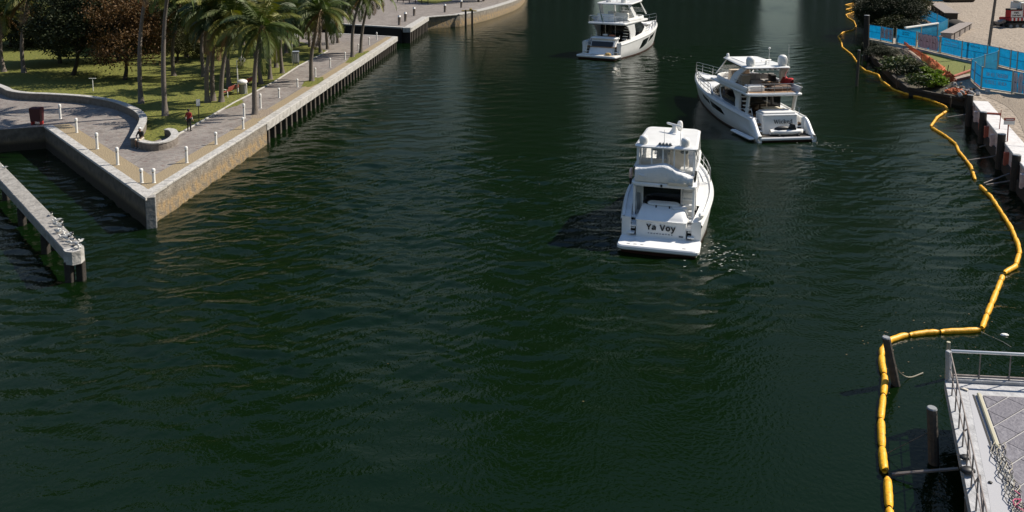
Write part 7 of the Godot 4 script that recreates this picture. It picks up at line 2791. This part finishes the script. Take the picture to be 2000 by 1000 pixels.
func build_people() -> void:
	var skin := Color(0.24, 0.13, 0.085)
	person("person in dark red vest and black trousers standing on the kerb", Vector3(-24.97, 1.80, -62.70), PI * 0.92, {
		"hip": Vector3(0, 0.93, 0), "chest": Vector3(0, 1.28, 0.01), "head": Vector3(0, 1.62, 0.02), "elbow": [Vector3(-0.27, 1.15, -0.03), Vector3(0.28, 1.14, 0.0)], "wrist": [Vector3(-0.27, 0.92, 0.08), Vector3(0.3, 0.9, 0.08)],
		"knee": [Vector3(-0.11, 0.5, 0.02), Vector3(0.14, 0.5, 0.06)], "ankle": [Vector3(-0.12, 0.09, -0.02), Vector3(0.17, 0.09, 0.05)]},
		{"legs": Color(0.012, 0.012, 0.016), "shins": Color(0.012, 0.012, 0.016), "shirt": Color(0.22, 0.012, 0.012), "sleeve": Color(0.22, 0.012, 0.012), "fore": Color(0.6, 0.58, 0.56), "skin": skin, "hair": L(0.015, 0.012, 0.01), "shoes": Color(0.02, 0.02, 0.02)})
	person("person in black shirt and pale shorts sitting on the curled seat wall", Vector3(-26.39, 1.80, -57.45), -0.25, {
		"hip": Vector3(0, 0.66, -0.12), "chest": Vector3(0, 0.98, -0.06), "head": Vector3(0, 1.33, 0.02), "elbow": [Vector3(-0.29, 0.84, 0.02), Vector3(0.29, 0.85, 0.04)], "wrist": [Vector3(-0.17, 0.7, 0.22), Vector3(0.17, 0.7, 0.24)],
		"knee": [Vector3(-0.13, 0.62, 0.33), Vector3(0.14, 0.62, 0.33)], "ankle": [Vector3(-0.14, 0.1, 0.3), Vector3(0.15, 0.1, 0.36)]},
		{"legs": Color(0.5, 0.45, 0.36), "shins": skin, "shirt": Color(0.012, 0.012, 0.014), "sleeve": Color(0.012, 0.012, 0.014), "fore": skin, "skin": skin, "hair": L(0.7, 0.69, 0.66), "shoes": Color(0.3, 0.29, 0.28)})


const WAVE := 0.0072
const BOAT1 := Vector3(7.52, 0.00, -41.22)
const BOAT1_TURN := -0.28
const BOAT1_SCALE := 1.03
const BOAT2 := Vector3(11.76, 0.00, -116.11)
const BOAT2_TURN := -0.52
const BOAT2_SCALE := 1.33
const BOAT3 := Vector3(22.64, 0.00, -66.48)
const BOAT3_TURN := 0.12
const BOAT3_SCALE := 1.06


func _ready() -> void:
	var cam := Camera3D.new()
	cam.name = "camera"
	cam.projection = Camera3D.PROJECTION_FRUSTUM
	cam.near = 0.5
	cam.far = 2000.0
	cam.size = 0.5 * 1000.0 / 1614.0
	cam.frustum_offset = Vector2(0, -0.5 * 406.8 / 1614.0)
	cam.position = Vector3(0, 16, 0)
	cam.rotation_degrees.x = -7.0
	add_child(cam)
	cam.current = true
	var we := WorldEnvironment.new()
	we.name = "world_environment"
	var env := Environment.new()
	var sky := Sky.new()
	var sm := ProceduralSkyMaterial.new()
	sm.sky_top_color = L(0.055, 0.14, 0.36)
	sm.sky_horizon_color = L(0.18, 0.213, 0.182)
	sm.ground_horizon_color = L(0.1, 0.11, 0.1)
	sm.ground_bottom_color = L(0.03, 0.035, 0.03)
	sm.sky_curve = 0.7
	sm.sun_angle_max = 20.0
	sky.sky_material = sm
	env.background_mode = Environment.BG_SKY
	env.sky = sky
	env.tonemap_mode = Environment.TONE_MAPPER_LINEAR
	env.tonemap_exposure = 1.35
	env.sdfgi_enabled = true
	env.ssao_enabled = true
	env.ssil_enabled = true
	we.environment = env
	add_child(we)
	var sun := DirectionalLight3D.new()
	sun.name = "sun"
	sun.light_energy = 1.6
	sun.light_color = Color(1.0, 0.965, 0.91)
	sun.light_angular_distance = 0.53
	sun.shadow_enabled = true
	add_child(sun)
	# the sun stands to the right, a little beyond the boats, 44 degrees up
	sun.look_at_from_position(Vector3(cos(deg_to_rad(44)) * 0.93, sin(deg_to_rad(44)), -cos(deg_to_rad(44)) * 0.37), Vector3.ZERO)
	rng.seed = 11
	make_materials()
	build_water()
	build_mirror_towers()
	build_left_bank()
	boat_ya_voy()
	boat_far()
	boat_wicked()
	build_right_bank()
	build_booms()
	build_dock()
	build_trees()
	build_furniture()
	build_people()
